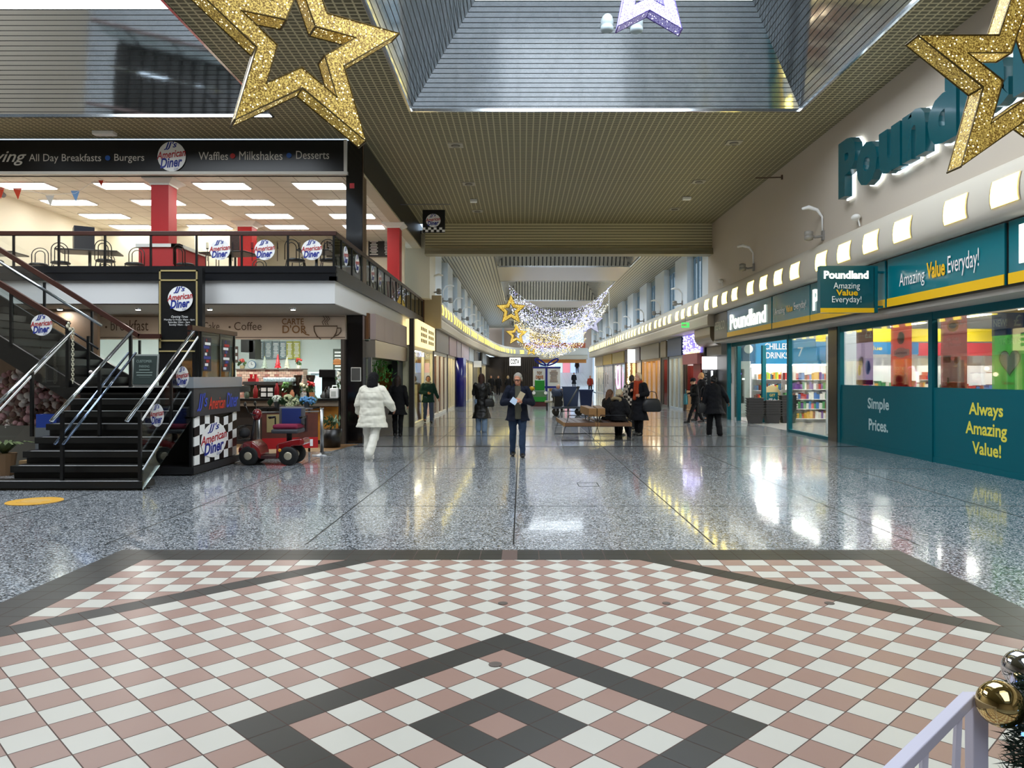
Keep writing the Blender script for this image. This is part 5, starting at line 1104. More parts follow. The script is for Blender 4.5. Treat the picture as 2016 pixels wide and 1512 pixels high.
# kiosk next to the diner
t = thing('shop', 'small counter shop with blank pink sign panels and silver shutter box beside the black column', 'shop front', (-3.8, 21.4, 0))
mb = MB()
for q in range(4): mb.box(-3.85, -3.66, 19.1+q*1.3, 20.38+q*1.3, 2.55, 3.2)
mb.build('sign_panels', mat('#b3a09a', .5), t); MB().box(-4.2, -3.64, 18.95, 24.3, 2.1, 2.53).build('shutter_box', mat('#a59a8c', .3, .6), t); MB().box(-3.86, -3.8, 18.9, 19.1, 2.55, 3.2).build('end_panel', mat('#6a4420', .5), t)
MB().box(-5.3, -5.24, 22.85, 24.3, 0, 2.6).box(-5.3, -3.85, 24.2, 24.3, 0, 2.6).box(-4.27, -3.8, 18.95, 24.3, 2.5, 2.6).box(-5.3, -4.2, 22.85, 24.3, 2.5, 2.6).build('interior', mat('#cfe2cc', .7), t)
MB().box(-4.2, -4.0, 20.0, 23.9, 2.44, 2.48).build('lamp', mat((.95, 1, .9), .5, emit=5), t)
MB().box(-3.95, -3.78, 23.2, 24.25, 0, 2.1).build('folded_shutter', stripes('shutter', [(1, .12, .03)], '#38454f', '#12161a', .5), t)
MB().box(-4.0, -3.8, 19.0, 23.2, 0, .85).build('counter', mat('#332e2a', .5), t); MB().box(-4.86, -3.97, 23.9, 24.1, .9, 1.75).build('orange_panel', mat('#c07a1a', .5), t); MB().box(-3.82, -3.74, 18.95, 19.05, 0, 2.1).build('frame', STEEL, t)
t = thing('picture', 'dark framed picture with two coloured shapes in the small counter shop', 'picture', (-4.4, 24.1, 1.6)); c = P(772, 738, 24.15); MB().box(c.x-.24, c.x+.24, 24.1, 24.16, c.z-.42, c.z+.38).build('frame', mat('#c9c0b0', .5), t); MB().box(c.x-.2, c.x+.2, 24.08, 24.1, c.z-.37, c.z+.33).build('print', BLACK, t)
mb = MB(); mb.ell((c.x+.06, 24.07, c.z+.1), (.06, .02, .1), m=0); mb.ell((c.x+.06, 24.07, c.z-.2), (.06, .02, .09), m=1); mb.build('shapes', [mat('#4a5ac0', .5), mat('#c0486a', .5)], t)
t = thing('hanging_plant', 'bushy green plant hanging in the small counter shop', 'plant', (-4.3, 22, 2)); c = P(750, 730, 22); mb = MB(); rnd = random.Random(8)
for i in range(150):
    v = Vector((rnd.gauss(0, .17), rnd.gauss(0, .2), rnd.gauss(0, .22))); mb.prism([(-.03, 0), (0, -.06), (.03, 0), (0, .07)], Matrix.Translation(c+v) @ Matrix.Rotation(rnd.uniform(0, 6), 4, 'Z') @ Matrix.Rotation(rnd.uniform(.3, 1.5), 4, 'X'), .004)
mb.build('leaves', mat('#5aa04a', .6, var=.3), t); MB().tube([c, c+Vector((0, 0, .5))], .008, 5).lathe([(.08, -.05), (.12, .1), (.1, .1)], c, 12).build('pot', OAK, t)
LS = [(24.5, 29.8, 'shop with a glowing yellow sign and wide glass window, woman in green in front', LITY, '#d8cfae', 'COFFEE SHOP', 2, '#e9e0c0'), (30, 35.4, 'shop with plain grey sign and warm pink interior', '#77706a', '#8f6450', None, 3, '#d6d2c6'),
      (35.6, 39.6, 'shop with pink and yellow sign strip', '#a48a8c', '#c9b070', None, 3, '#d8d0b8'), (39.8, 42.6, 'shop front with a deep blue column before it', '#a89a9e', '#2a2a6a', None, 2, '#20206a'),
      (42.8, 49, 'shop with pastel picture sign and cream shutters', '#b8a8b0', '#d8c890', None, 5, '#e0d8c0'), (49.2, 54, 'shop with pale lettering sign and cream shutters', '#aab4bc', '#d0bc84', None, 4, '#d8cfb4'),
      (54.2, 60, 'dark shop front beyond the cream shutters', '#6a6460', '#54483c', None, 3, '#8a8478'), (60.2, 67, 'far left shop with pale grey sign', '#8a9298', '#b8a878', None, 3, '#a8a294'), (67.2, 75, 'far left corner shop with slatted dark front', '#3a3632', '#5a4634', None, 9, '#2a241e')]
shops = []
for y0, y1, lb, sg, bk_, tx, mu, fc in LS: shops.append(shop('L', y0, y1, lb, sg, bk_, None, mull=mu, frame_c=fc, xs=-3.5 if y0 < 60 else -3.2))
t = shops[0]; mb = MB(); rnd = random.Random(2)
for j in range(3):
    for i in range(9): 
        if i in (4,): continue
        mb.box(-3.38, -3.37, 25.6+i*.42, 25.85+i*.42, 2.78+j*.2, 2.9+j*.2)
mb.build('sign_print', mat('#8a7434', .5), t)
words('SALAD', 'L', (-3.46, 26.4, 2.38), 1.2, .16, mat((.5, .6, 1), .5, emit=2), t); c = (-3.55, 25.7, 1.95)
mb = MB(); disc(mb, 'L', c, .2, .22); mb.build('window_decal', mat('#54585c', .5), t); MB().box(-3.56, -3.54, 25.3, 26.1, 1.35, 1.72).build('window_picture', mat('#b89a72', .5), t)
t = shops[3]; MB().cyl((-3.25, 40.6, 0), .22, 2.6, 18).cyl((-3.25, 41.6, 0), .22, 2.6, 18).build('blue_column', mat('#1a1a78', .3, coat=.4), t, True)
t = shops[1]; mb = MB(); 
for y, z in ((32.2, 1.95), (31.6, 1.7)): mb.ell((-3.9, y, z), .09)
mb.build('globe_lamp', mat((1, .75, .5), .5, emit=8), t, True)
t = thing('hanging_sign', 'small white sign board hanging outside the dark left shop', 'sign', (-3, 54, 2.4)); MB().box(-3.4, -2.85, 54, 54.05, 2.25, 2.7).build('board', LWHITE, t); MB().tube([(-3.1, 54.02, 2.7), (-3.1, 54.02, 3.52)], .012, 5).build('hanger', MGREY, t)
t = thing('lit_sign', 'black and white lit sign over the far left corner cafe', 'sign', P(1014, 712, 72)); a = P(1003, 720, 72); c = P(1025, 704, 72); MB().box(a.x, c.x, 72, 72.1, a.z, c.z).build('box', mat((1, 1, .97), .5, emit=.9), t); MB().box(-3.3, a.x+.05, 72.02, 72.08, c.z-.1, c.z-.04).build('arm', BLACK, t); ftext(1005, 1022, 707, 717, 71.98, 'COSTA', BLACK, t, bold=.03)
t = thing('slatted_screen', 'dark slatted screen of the far left corner cafe', 'screen', (0, 74, 0)); mb = MB()
for q in range(16): x = -1.6+q*.2; mb.box(x, x+.09, 74, 74.1, 0, 3.4)
mb.build('slats', mat('#2a2018', .5), t); MB().box(-3.6, 1.7, 74.6, 74.7, 0, 3.5).build('back_board', mat('#3a3028', .6), t)
RS = [(31.6, 35.4, 'shop with purple sparkling lit sign above a red door', mat((.28, .22, .8), .5, emit=.7), '#8a1014', None, 2, '#3a2a22'), (35.6, 39.2, 'shop with blue and gold sign and silver doors', '#4a5a78', '#b8b4b0', None, 3, '#aab4bc'),
      (39.4, 41.2, 'narrow shop with a red lit interior', '#8a7a60', '#a03028', None, 1, '#5a544c'), (41.4, 48, 'shop with bronze sign and golden wood doors', '#8a8272', '#d0a058', None, 4, '#c89a5a'), (48.2, 55.5, 'shop with purple brown boarded sign and bright warm interior', '#5a4a54', '#e0c080', None, 3, '#6a4a34'),
      (55.7, 63, 'shop with a pink glowing ring in its window', '#b09a50', '#c8d0d8', None, 3, '#8a8a90'), (63.2, 70, 'far right shop with yellow sign', '#c09a20', '#b0a8b8', None, 4, '#b8b4b8'), (70.2, 78, 'far right shop with pale gold sign', '#b8a070', '#c8c0a8', None, 4, '#c8c4bc')]
rsh = []
for y0, y1, lb, sg, bk_, tx, mu, fc in RS: rsh.append(shop('R', y0, y1, lb, sg, bk_, None, mull=mu, frame_c=fc))
t = rsh[0]; mb = MB(); rnd = random.Random(4)
for i in range(130): mb.ell((7.45, rnd.uniform(31.8, 35.2), rnd.uniform(2.65, 3.45)), .02, 5, 3)
mb.build('sparkle_lights', mat((.85, .85, 1), .5, emit=5, nolight=True), t); MB().box(7.3, 7.46, 31.7, 34.6, 2.15, 2.6).build('pink_board', mat('#a05a58', .5), t); MB().box(7.5, 7.58, 31.9, 33.3, .1, 2.15).build('red_door', mat('#8c0c10', .4), t); MB().box(7.47, 7.5, 32.0, 34.8, 2.62, 2.72).build('gold_edge', mat((1, .75, .35), .5, emit=1.2), t)
mb = MB()
for i in range(7): mb.box(7.52, 7.55, 33.5+i*.2, 33.53+i*.2, 0, .95)
mb.box(7.52, 7.55, 33.5, 34.75, .92, .97); mb.box(7.52, 7.55, 33.5, 34.75, .1, .14); o = mb.build('gate', mat('#c9a070', .5), None); tag(o, 'low cream slatted gate beside the red door', 'gate')
t = rsh[5]; mb = MB(); mb.tube([(7.5, 59.3+.9*math.cos(a), 1.5+.85*math.sin(a)) for a in [2*math.pi*i/24 for i in range(24)]], .06, 6, closed=True); mb.build('neon_ring', mat((1, .3, .8), .5, emit=3), t)
t = rsh[4]; mb = MB(); rnd = random.Random(6)
for i in range(90): mb.ell((7.45, 52.9+rnd.gauss(0, .25), rnd.uniform(.3, 2.5)), .06, 6, 4)
mb.build('garland', mat((1, .8, .35), .5, emit=2, nolight=True), t)
mb = MB(); mb.box(7.0, 7.5, 50.2, 50.35, 2.5, 3.4); o = mb.build('box_sign', mat((.95, 1, .95), .5, emit=1.0)); tag(o, 'white rounded box sign sticking out before the purple brown shop', 'sign')
t = thing('shop', 'black portal with white lit panel and vertical lettering next to the arcade', 'shop front', (7.7, 30, 0)); MB().box(7.9, 8.0, 29.0, 31.4, 0, 3.4).box(7.5, 8.0, 31.3, 31.45, 0, 3.4).build('portal', BLACK, t); MB().box(7.6, 7.9, 29.0, 31.4, 2.45, 2.9).build('bulkhead', mat('#8a847c', .5), t)
a = P(1390, 720, 30.9); MB().box(7.3, 7.9, 30.8, 30.85, 1.9, 2.42).build('lit_panel', mat((1, 1, 1), .5, emit=1.6), t); MB().box(7.35, 7.9, 30.9, 31.0, 0, 1.9).build('door', mat('#4a4a4c', .4), t)
mb = MB(); letter(mb, 'COLIVE', 'F', (7.45, 30.88, 1.45), .85, .13, rot=math.pi/2); mb.build('lettering', LWHITE, t); mb = MB(); mb.box(7.68, 7.75, 30.87, 30.9, 1.45, 1.85); mb.build('door_window', mat((.9, .93, 1), .5, emit=1.5), t)
t = thing('fascia_end', 'rounded grey-gold end of the fascia beside the bronze grey sign', 'fascia', (7.1, 28.6, 3)); mb = MB(); mb.loft([[(7.08+.42*(1-math.cos(a)), 28.65+q, 3.2-.4*math.sin(a)) for a in [math.pi/2*i/6 for i in range(7)]]+[(7.5, 28.65+q, 3.49), (7.08, 28.65+q, 3.49)] for q in (0, 2.6)]); mb.build('drum', mat('#8a7a62', .3, .5), t)
t = thing('exit_sign', 'small green lit exit sign hanging below the right cove', 'exit sign', P(1349, 640, 30.4)); a = P(1342, 645, 30.4); c = P(1357, 635, 30.4); MB().box(a.x, c.x, 30.4, 30.45, a.z, c.z).build('box', mat((.05, .55, .12), .5, emit=1.3), t); ftext(1350, 1355.5, 637.5, 642.5, 30.39, 'E', LWHITE, t); mb = MB(); mb.prism([(-.08, -.03), (.03, -.03), (.03, -.08), (.1, 0), (.03, .08), (.03, .03), (-.08, .03)], frame('F', P(1346, 640, 30.39)), .004); mb.build('arrow', LWHITE, t); MB().tube([(a.x+.15, 30.42, c.z), (a.x+.15, 30.42, 4.0), (6.95, 30.42, 4.0)], .01, 5).build('hanger', MGREY, t)
# ================================================================== FAR END
struct('wall_end', MB().box(-4.6, 8.2, 86.2, 86.4, 4.7, CZ+.2), mat('#c9ae9a', .6))
for i, (x0, x1, c_, e_) in enumerate(((-.5, .9, (.7, .85, .95), .5), (4.4, 7.0, (.7, .85, .95), .5))): struct('window_%d' % (90+i), MB().box(x0, x1, 86.1, 86.19, 5.4, 6.9), mat(c_, .5, emit=e_))
t = thing('hoarding', 'orange printed band above the white beam at the far end', 'hoarding', (3, 86.1, 4.8)); MB().box(.2, 7.2, 86.05, 86.15, 4.8, 5.35).build('panel', mat('#d07a28', .5), t); MB().box(5.2, 7.2, 86.03, 86.05, 4.8, 5.35).build('red_panel', mat('#c2603a', .5), t); words('WELCOME TO THE CENTRE', 'F', (2.7, 86.03, 5.07), 3.8, .25, mat('#e8c090', .5), t)
mb = MB().add([(-2, 82, 0.004), (8, 82, 0.004), (8, 100, 2.07), (-2, 100, 2.07), (8, 106, 2.07), (-2, 106, 2.07)], [(0, 1, 2, 3), (3, 2, 4, 5)]); struct('floor_ramp', mb, stripes('white_paving', [(0, .6, .02), (1, .6, .02)], '#d8dde2', '#a9b0b6', .3))
struct('wall_far', MB().box(-3, 9, 106, 106.2, 0, 8).box(-2.2, -2, 86, 106, 0, 8).box(8, 8.2, 86, 106, 0, 8).box(-2.2, 8.2, 86.4, 106.2, 7.5, 7.6), mat('#d8dce0', .6))
struct('window_95', MB().box(1, 6, 88, 104, 7.4, 7.45), mat((.88, .94, 1), .5, emit=1.3))  # unseen glowing panel under the roof, added to light the far hall
FWC = [((.6, .78, .82), .7), ((.85, .3, .36), .6), ((.5, .65, .88), .75), ((.9, .85, .78), .85), ((.35, .5, .55), .5), ((.8, .84, .86), .85)]
for i in range(9):
    c_, e_ = FWC[i % 6]; x0 = -1.6+i*1.05; struct('window_%d' % (100+i), MB().box(x0, x0+.95, 105.8, 105.95, 2.1, 4.3), mat(c_, .4, emit=e_))
t = thing('orange_fascia', 'orange fascia strip under the far white beam', 'fascia', (3.5, 86, 3.3)); MB().box(.2, 7.3, 86, 86.2, 3.1, 3.5).build('strip', mat('#c98034', .5), t)
# ================================================================== STARS
def glitter(name, c0, c1, emit_c, e, base=.32):
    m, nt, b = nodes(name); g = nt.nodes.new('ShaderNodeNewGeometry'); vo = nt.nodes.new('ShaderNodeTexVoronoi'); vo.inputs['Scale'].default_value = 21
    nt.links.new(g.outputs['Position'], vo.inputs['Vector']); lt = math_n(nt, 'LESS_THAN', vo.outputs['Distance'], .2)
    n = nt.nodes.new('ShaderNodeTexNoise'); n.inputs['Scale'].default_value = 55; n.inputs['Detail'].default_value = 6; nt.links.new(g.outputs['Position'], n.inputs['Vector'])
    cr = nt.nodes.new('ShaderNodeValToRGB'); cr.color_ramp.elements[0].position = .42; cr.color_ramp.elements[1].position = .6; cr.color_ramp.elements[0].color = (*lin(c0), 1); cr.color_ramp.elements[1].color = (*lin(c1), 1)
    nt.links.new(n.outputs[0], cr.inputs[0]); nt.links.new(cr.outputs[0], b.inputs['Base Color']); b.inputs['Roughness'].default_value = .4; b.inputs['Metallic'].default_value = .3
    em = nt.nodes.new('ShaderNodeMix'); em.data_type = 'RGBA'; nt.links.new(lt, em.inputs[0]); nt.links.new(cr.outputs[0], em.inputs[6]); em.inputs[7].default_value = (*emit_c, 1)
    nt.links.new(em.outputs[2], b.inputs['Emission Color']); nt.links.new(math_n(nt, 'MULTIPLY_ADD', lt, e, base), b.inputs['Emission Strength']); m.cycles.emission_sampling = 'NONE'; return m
GOLDB = None
GOLD = glitter('gold_tinsel', '#6e5010', '#d9bd62', (1, .85, .45), 3.0); VIOLET = glitter('violet_tinsel', '#6a5fb8', '#c8c4f2', (.85, .85, 1), 2.5); SILV = glitter('white_tinsel', '#8a8ab8', '#e0e0f2', (.9, .9, 1), 2.5); GOLDB = glitter('bright_gold_tinsel', '#8a6410', '#f0d060', (1, .85, .4), 2.0, .9)
def star(label, c, Ro, spin, yaw, tilt, m_, depth=.26, k=.47, hole=.46, edge=.014, fm='#4a3a10', lean=None):
    t = thing('hanging_star', label, 'star decoration', c, 'light-up stars hanging from the ceiling')
    M = Matrix.Translation(c) @ Matrix.Rotation(yaw, 4, 'Z') @ Matrix.Rotation(tilt, 4, 'X') @ FR['F'].to_4x4()
    if lean: M = M @ Matrix.Rotation(R(lean[1]), 4, Vector((math.cos(R(lean[0])), math.sin(R(lean[0])), 0)))
    ou = [(Ro*(1 if i % 2 == 0 else k)*math.cos(spin+i*math.pi/5), Ro*(1 if i % 2 == 0 else k)*math.sin(spin+i*math.pi/5)) for i in range(10)]
    inn = [(x*hole, y*hole) for x, y in ou]
    mb = MB(); vs = [M @ Vector((x, y, z)) for z in (depth/2, -depth/2) for ring in (ou, inn) for x, y in ring]
    fs = []
    for i in range(10):
        j = (i+1) % 10; fs += [(i, j, 10+j, 10+i), (20+j, 20+i, 30+i, 30+j), (i, 20+i, 20+j, j), (10+i, 10+j, 30+j, 30+i)]
    mb.add(vs, fs); mb.build('tinsel_panels', m_, t)
    mb = MB()
    for ring in (ou, inn):
        for z in (depth/2, -depth/2): mb.tube([M @ Vector((x, y, z)) for x, y in ring], edge, 5, closed=True)
        for x, y in ring: mb.tube([M @ Vector((x, y, z)) for z in (-depth/2, depth/2)], edge, 5)
    mb.build('frame', mat(fm, .4, .6), t)
    top = max(ou, key=lambda p: p[1]); a = M @ Vector((top[0], top[1], 0)); zt = CEIL if c[1] < 28 else (8.7 if 43.3 < c[1] < 54.6 and c[0] > -.2 else CZ)
    if 8 < c[1] < 17 and -2.4 < c[0] < 6: zt = 8.9
    MB().tube([a, (a.x, a.y, max(zt, a.z+.05))], .005, 5).build('cable', MGREY, t); return t
star('large gold glittering star hanging at upper left before the diner sign', P(587.5, 93.2, 9.0), 1.29, R(18.36), R(31.7), R(-2.8), GOLD, k=.414, hole=.54)
star('large gold glittering star cut by the right picture edge, before the teal letters', P(2004.2, 153.1, 9.0), 1.354, R(18.4), R(3.2), R(-.4), GOLD, k=.402, hole=.54)
star('violet glittering star hanging in the roof light at top centre', P(1274, -20, 12.5), .9, R(90), R(6), R(-8), VIOLET, depth=.2, edge=.01, fm='#5a4a9a')
star('gold star hanging first on the left of the corridor', P(1006, 611, 44.5), .9, R(90), 0, 0, GOLDB, edge=.02); star('smaller gold star hanging lower, behind the first corridor star', P(1017, 659, 60), .9, R(90), 0, 0, GOLDB, edge=.02)
star('white glittering star hanging low on the right of the corridor', P(1163, 634, 56), .95, R(90), 0, 0, SILV, edge=.02, fm='#8a8aa0'); star('tiny gold star hanging at the top right of the light nets', P(1193, 558, 51), .36, R(70), .3, 0, GOLDB, edge=.015); star('tiny gold star hanging lowest, above the far white beam', P(1046, 689, 70), .55, R(90), .2, 0, GOLDB, edge=.02)
t = thing('roof_spotlights', 'cluster of three pale cylinder lamps beside the violet star', 'spotlight', P(1215, 30, 15.5))
for px, py in ((1205, 15), (1195, 45), (1253, 47)):
    c = P(px, py, 15.2); mb = MB(); mb.lathe([(.09, -.17), (.13, -.15), (.13, -.08), (.11, -.06), (.13, -.04), (.13, .15), (.1, .17)], c, 16); mb.build('lamp_head', mat('#a9b6ba', .4), t, True)
MB().tube([P(1195, 30, 15.2), P(1224, 40, 15.35), P(1253, 32, 15.2)], .03, 8).tube([P(1205, 2, 15.2), P(1224, 40, 15.35)], .03, 8).tube([P(1224, 40, 15.35), P(1224, 40, 15.35)+Vector((0, .75, 0))], .04, 8).build('arm', mat('#a9b6ba', .4), t, True)
# ================================================================== LIGHT NETS
def net(label, Y, dY, xl, zl, xr, zr, sag, cols, n, seed, size):
    t = thing('light_net', label, 'string lights', (0, Y, 5), 'swagged nets of tiny lights across the corridor'); rnd = random.Random(seed); mb = MB()
    oc = [(0, 0, -1), (1, 0, 0), (0, 1, 0), (-1, 0, 0), (0, -1, 0), (0, 0, 1)]; of = [(0, 2, 1), (0, 3, 2), (0, 4, 3), (0, 1, 4), (5, 1, 2), (5, 2, 3), (5, 3, 4), (5, 4, 1)]
    for i in range(n):
        u = rnd.random(); v = rnd.random(); x = xl+(xr-xl)*u; z = zl+(zr-zl)*u-sag*4*u*(1-u)-v*.7+rnd.gauss(0, .05); y = Y+dY*v; s = size*rnd.uniform(.7, 1.15)
        mb.add([(x+a*s, y+b_*s, z+c*s) for a, b_, c in oc], of, 0 if rnd.random() < .65 else 1)
    o = mb.build('bulbs', cols, t); o['kind'] = 'stuff'
    mb = MB()
    for v in (0, .33, .66, 1): mb.tube([(xl+(xr-xl)*u, Y+dY*v, zl+(zr-zl)*u-sag*4*u*(1-u)-v*.7) for u in [i/14 for i in range(15)]], .008, 4)
    for x, z in ((xl, zl), (xr, zr)):
        for v in (0, 1): mb.tube([(x, Y+dY*v, z-.7*v), (x, Y+dY*v, CZ+.01)], .006, 4) if z-.7*v < CZ-.02 else 0
    mb.build('wires', mat('#bfc2cc', .5), t)
LW = mat((.80, .85, 1), .5, emit=1.5, nolight=True); LB = mat((.4, .38, 1), .5, emit=1.4, nolight=True); LG = mat((1, .72, .16), .5, emit=1.5, nolight=True); LWM = mat((1, .9, .6), .5, emit=1.5, nolight=True)
net('first swag of blue-white lights, hung highest across the corridor', 44.5, 7.5, -.75, 6.95, 5.3, 7.0, 1.6, [LW, LB], 1300, 1, .023)
net('second swag of blue-white lights behind the first gold star', 52.2, 4.5, -.7, 6.7, 6.1, 6.9, 1.8, [LW, LWM], 1000, 2, .025)
net('third swag, warm gold lights across the corridor', 57, 4.5, -.6, 6.2, 5.3, 6.8, 1.75, [LG, LWM], 950, 3, .027)
net('fourth swag, violet lights below the gold swag', 61.8, 6, -.5, 5.9, 5.8, 6.4, 1.7, [LB, LW], 750, 4, .029)
net('fifth swag, warm white lights low in the corridor', 68, 7, -.3, 5.4, 5.9, 5.9, 1.5, [LWM, LG], 450, 5, .031)
net('lowest far swag of mixed lights above the white beam', 75, 6, .2, 5.2, 6.4, 5.4, .9, [LW, LG], 350, 6, .033)
t = thing('hanging_wire', 'thin vertical wire hanging right of the light nets', 'wire', (3.6, 40, 4)); MB().tube([P(1199, 572, 48), P(1199, 645, 48)], .014, 5).build('wire', LWHITE, t)
# ================================================================== TOY BOX AND RIDE
t = thing('gift_box_display', 'white gift-box display with blue ribbon bow standing in the corridor', 'display', (1.4, 43, 0)); a = P(1050, 795, 43); c = P(1103, 723, 43)
MB().box(a.x, c.x, 43, 44.2, 0, c.z).build('box', LWHITE, t); MB().box(a.x+.68, a.x+.8, 42.97, 44.22, 0, c.z+.02).box(a.x-.01, c.x+.01, 42.975, 44.21, .95, 1.06).box(a.x-.02, c.x+.02, 42.96, 44.23, c.z-.06, c.z+.03).build('ribbon', mat('#20268f', .4), t)
mb = MB(); q = P(1076, 720, 43)
for s in (-1, 1): mb.tube([q+Vector((s*r*math.cos(b_)*1.0, 0, r*math.sin(b_))) for r, b_ in [(max(.02, .75*math.sin(i/12*math.pi)), .15+.75*i/12) for i in range(13)]], .05, 6)
mb.build('bow', mat('#20268f', .4), t)
words('TOY', 'F', (a.x+.35, 42.96, 1.8), .3, .18, mat('#8a5a2a', .5), t, bold=.04); words('DRIVE', 'F', (a.x+.35, 42.96, 1.57), .42, .18, mat('#b5662a', .5), t, bold=.04); mb = MB(); lines(mb, 'F', (a.x+1.15, 42.96, 1.62), .5, .7, 8); mb.build('print', mat('#a08a84', .6), t)
t = thing('kiddie_ride', 'green coin-operated truck ride in front of the gift-box display', 'ride', (1.0, 41.5, 0)); GR = mat('#1f8a2a', .35, coat=.4); x = .98
MB().box(x-.48, x+.42, 41.2, 42.4, 0, .22).build('base', mat('#4a1a1a', .5), t); mb = MB(); mb.loft([[(x-w, 41.3, z), (x+w, 41.3, z), (x+w, 42.2, z), (x-w, 42.2, z)] for w, z in ((.36, .23), (.4, .45), (.38, .75), (.3, .85))]); mb.build('body', mat('#5a7a5a', .4), t, bevel=.04); MB().box(x-.26, x+.28, 41.6, 42.2, .85, 1.42).build('cab', GR, t, bevel=.03); MB().box(x-.32, x+.34, 41.25, 41.3, .24, .5).build('front_panel', GR, t)
MB().box(x-.06, x+.06, 41.8, 41.95, 1.42, 1.48).build('beacon', BLACK, t); MB().ell((x-.42, 41.6, .95), (.16, .18, .12)).build('yellow_lamp', mat('#c9a020', .4), t, True)
for s in (-1, 1): mb = MB(); disc(mb, 'F', (x+s*.32, 41.25, .72), .09, None, .04); mb.build('headlamp', LWHITE, t)
t = thing('display_stand', 'pale display table with posters right of the green ride', 'display', (2, 41.8, 0)); MB().box(1.5, 2.35, 41.6, 42.2, 0, .8).build('table', mat('#b8b4a4', .5), t); MB().box(1.5, 2.35, 41.58, 41.6, .8, .95).build('gold_edge', OAK, t); MB().box(1.55, 1.85, 41.57, 41.6, .2, .75).box(1.95, 2.2, 41.57, 41.6, .2, .75).build('posters', LWHITE, t)
# ================================================================== BENCHES
def bench(x, y, rot, label, L=2.4, bx=.3):
    t = thing('bench', label, 'bench', (x, y, 0), 'slatted wooden benches in the corridor'); M = Matrix.Translation((x, y, 0)) @ Matrix.Rotation(rot, 4, 'Z'); T = lambda *p: M @ Vector(p); M3 = M.to_3x3()
    for i in range(5):
        MB().cbox(T(-.34+.17*i, 0, .43), (.155, L, .035), 0, M3).build('slat', mat('#573a30', .45, var=.2, bscale=5), t, bevel=.005)
    MB().cbox(T(-.44, 0, .415), (.03, L+.04, .1), 0, M3).cbox(T(.44, 0, .415), (.03, L+.04, .1), 0, M3).build('side_rail', OAK, t); MB().cbox(T(0, -L/2, .415), (.86, .03, .09), 0, M3).build('front_rail', mat('#6e4e34', .5), t); MB().cbox(T(0, 0, .37), (.8, L-.1, .03), 0, M3).build('frame', DGREY, t)
    MB().cbox(T(bx, -.08, .71), (.2, L*.82, .21), 0, M3).build('backrest', OAK, t, bevel=.008)
    for yy in (-L/2+.08, L/2-.08):
        mb = MB(); mb.tube([T(-.32, yy, .64), T(-.5, yy, 0.012), T(.5, yy, .012), T(.32, yy, .64), T(-.32, yy, .64)], .012, 6); mb.build('leg_frame', mat('#24262a', .4, .4), t, True)
    for yy in (-.3, .5): MB().tube([T(bx, yy, .4), T(bx, yy, .62)], .014, 6).build('back_support', DGREY, t)
    return t
bench(1.47, 20.4, R(2), 'empty slatted bench nearest the walking man, left of the seated women'); bench(2.36, 20.4, R(-2), 'slatted bench on which two women in black sit with backs turned', bx=-.3)
# ================================================================== CLEANING TROLLEY AND BINS
t = thing('cleaning_trolley', 'low grey cleaning trolley carrying a blue bin behind the benches', 'trolley', (1.9, 31.5, 0)); MB().box(1.25, 2.55, 31.1, 31.9, .3, .38).build('deck', mat('#4a5260', .5), t, bevel=.01)
for x in (1.4, 2.35):
    for y in (31.2, 31.8): w = MB(); w.lathe([(.02, -.035), (.13, -.035), (.14, 0), (.13, .035), (.02, .035)], (0, 0, 0), 16); w.v = [(x+a, y+c, .145+b_) for a, b_, c in w.v]; w.build('wheel', mat('#1a1815', .7), t, True); MB().box(x-.03, x+.03, y-.05, y+.05, .2, .31).build('fork', STEEL, t)
MB().tube([(1.3, 31.5, .38), (1.28, 31.5, .95), (1.1, 31.5, 1.0)], .015, 6).build('handle', STEEL, t, True); MB().box(1.35, 1.65, 31.2, 31.8, .38, .8).build('black_box', BLACK, t)
tag(MB().loft([[(1.72-a, 31.5-a, z), (2.35+a, 31.5-a, z), (2.35+a, 31.8+a, z), (1.72-a, 31.8+a, z)] for a, z in ((-.03, .381), (0, .8), (.03, 1.16), (.06, 1.17), (.06, 1.2))]).build('bin', mat('#3f5078', .5)), 'open blue plastic bin riding on the cleaning trolley', 'bin')
t = thing('mop_handle', 'long grey broom laid slanting across the blue bin', 'broom', (2, 31.3, .5)); MB().tube([P(1117, 800, 31.2), P(1137, 765, 31.2)], .035, 8).build('handle', mat('#5a6064', .5), t, True); MB().ell(P(1138, 763, 31.2), (.06, .05, .06)).build('grip', DGREY, t, True)
t = thing('rubbish_bag', 'dark blue-grey bag and cloths heaped left of the blue bin', 'bag', (1.6, 31.4, .9)); mb = MB(); rnd = random.Random(9)
for i in range(7): mb.ell((1.5+rnd.uniform(-.15, .15), 31.4+rnd.uniform(-.1, .1), .92+rnd.uniform(-.1, .12)), rnd.uniform(.12, .18), 10, 6)
mb.build('sack', mat('#35415c', .7), t, True)
t = thing('wheelie_bin', 'navy wheeled bin standing behind the cleaning trolley', 'bin', (2.7, 33, 0)); x = 2.78
MB().loft([[(x-a, 33-a, z), (x+a, 33-a, z), (x+a, 33+a, z), (x-a, 33+a, z)] for a, z in ((.2, .08), (.27, .95), (.29, .98))]).build('body', mat('#1a2c58', .5), t); MB().box(x-.31, x+.31, 32.68, 33.32, .98, 1.05).build('lid', mat('#1a2c58', .5), t, bevel=.015); MB().tube([(x+.33, 32.8, .95), (x+.42, 32.8, .9), (x+.42, 33.2, .9), (x+.33, 33.2, .95)], .018, 6).build('handle', BLACK, t, True)
for s in (-1, 1): MB().tube([(x+.16, 33+s*.2, .09), (x+.16, 33+s*.27, .09)], .09, 14).build('wheel', BLACK, t)
t = thing('planter_bench', 'pale low bench in front of the green ride', 'bench', (1.5, 36, 0)); MB().box(1.1, 2.3, 35.8, 36.3, .38, .46).build('seat', mat('#9a9278', .5), t)
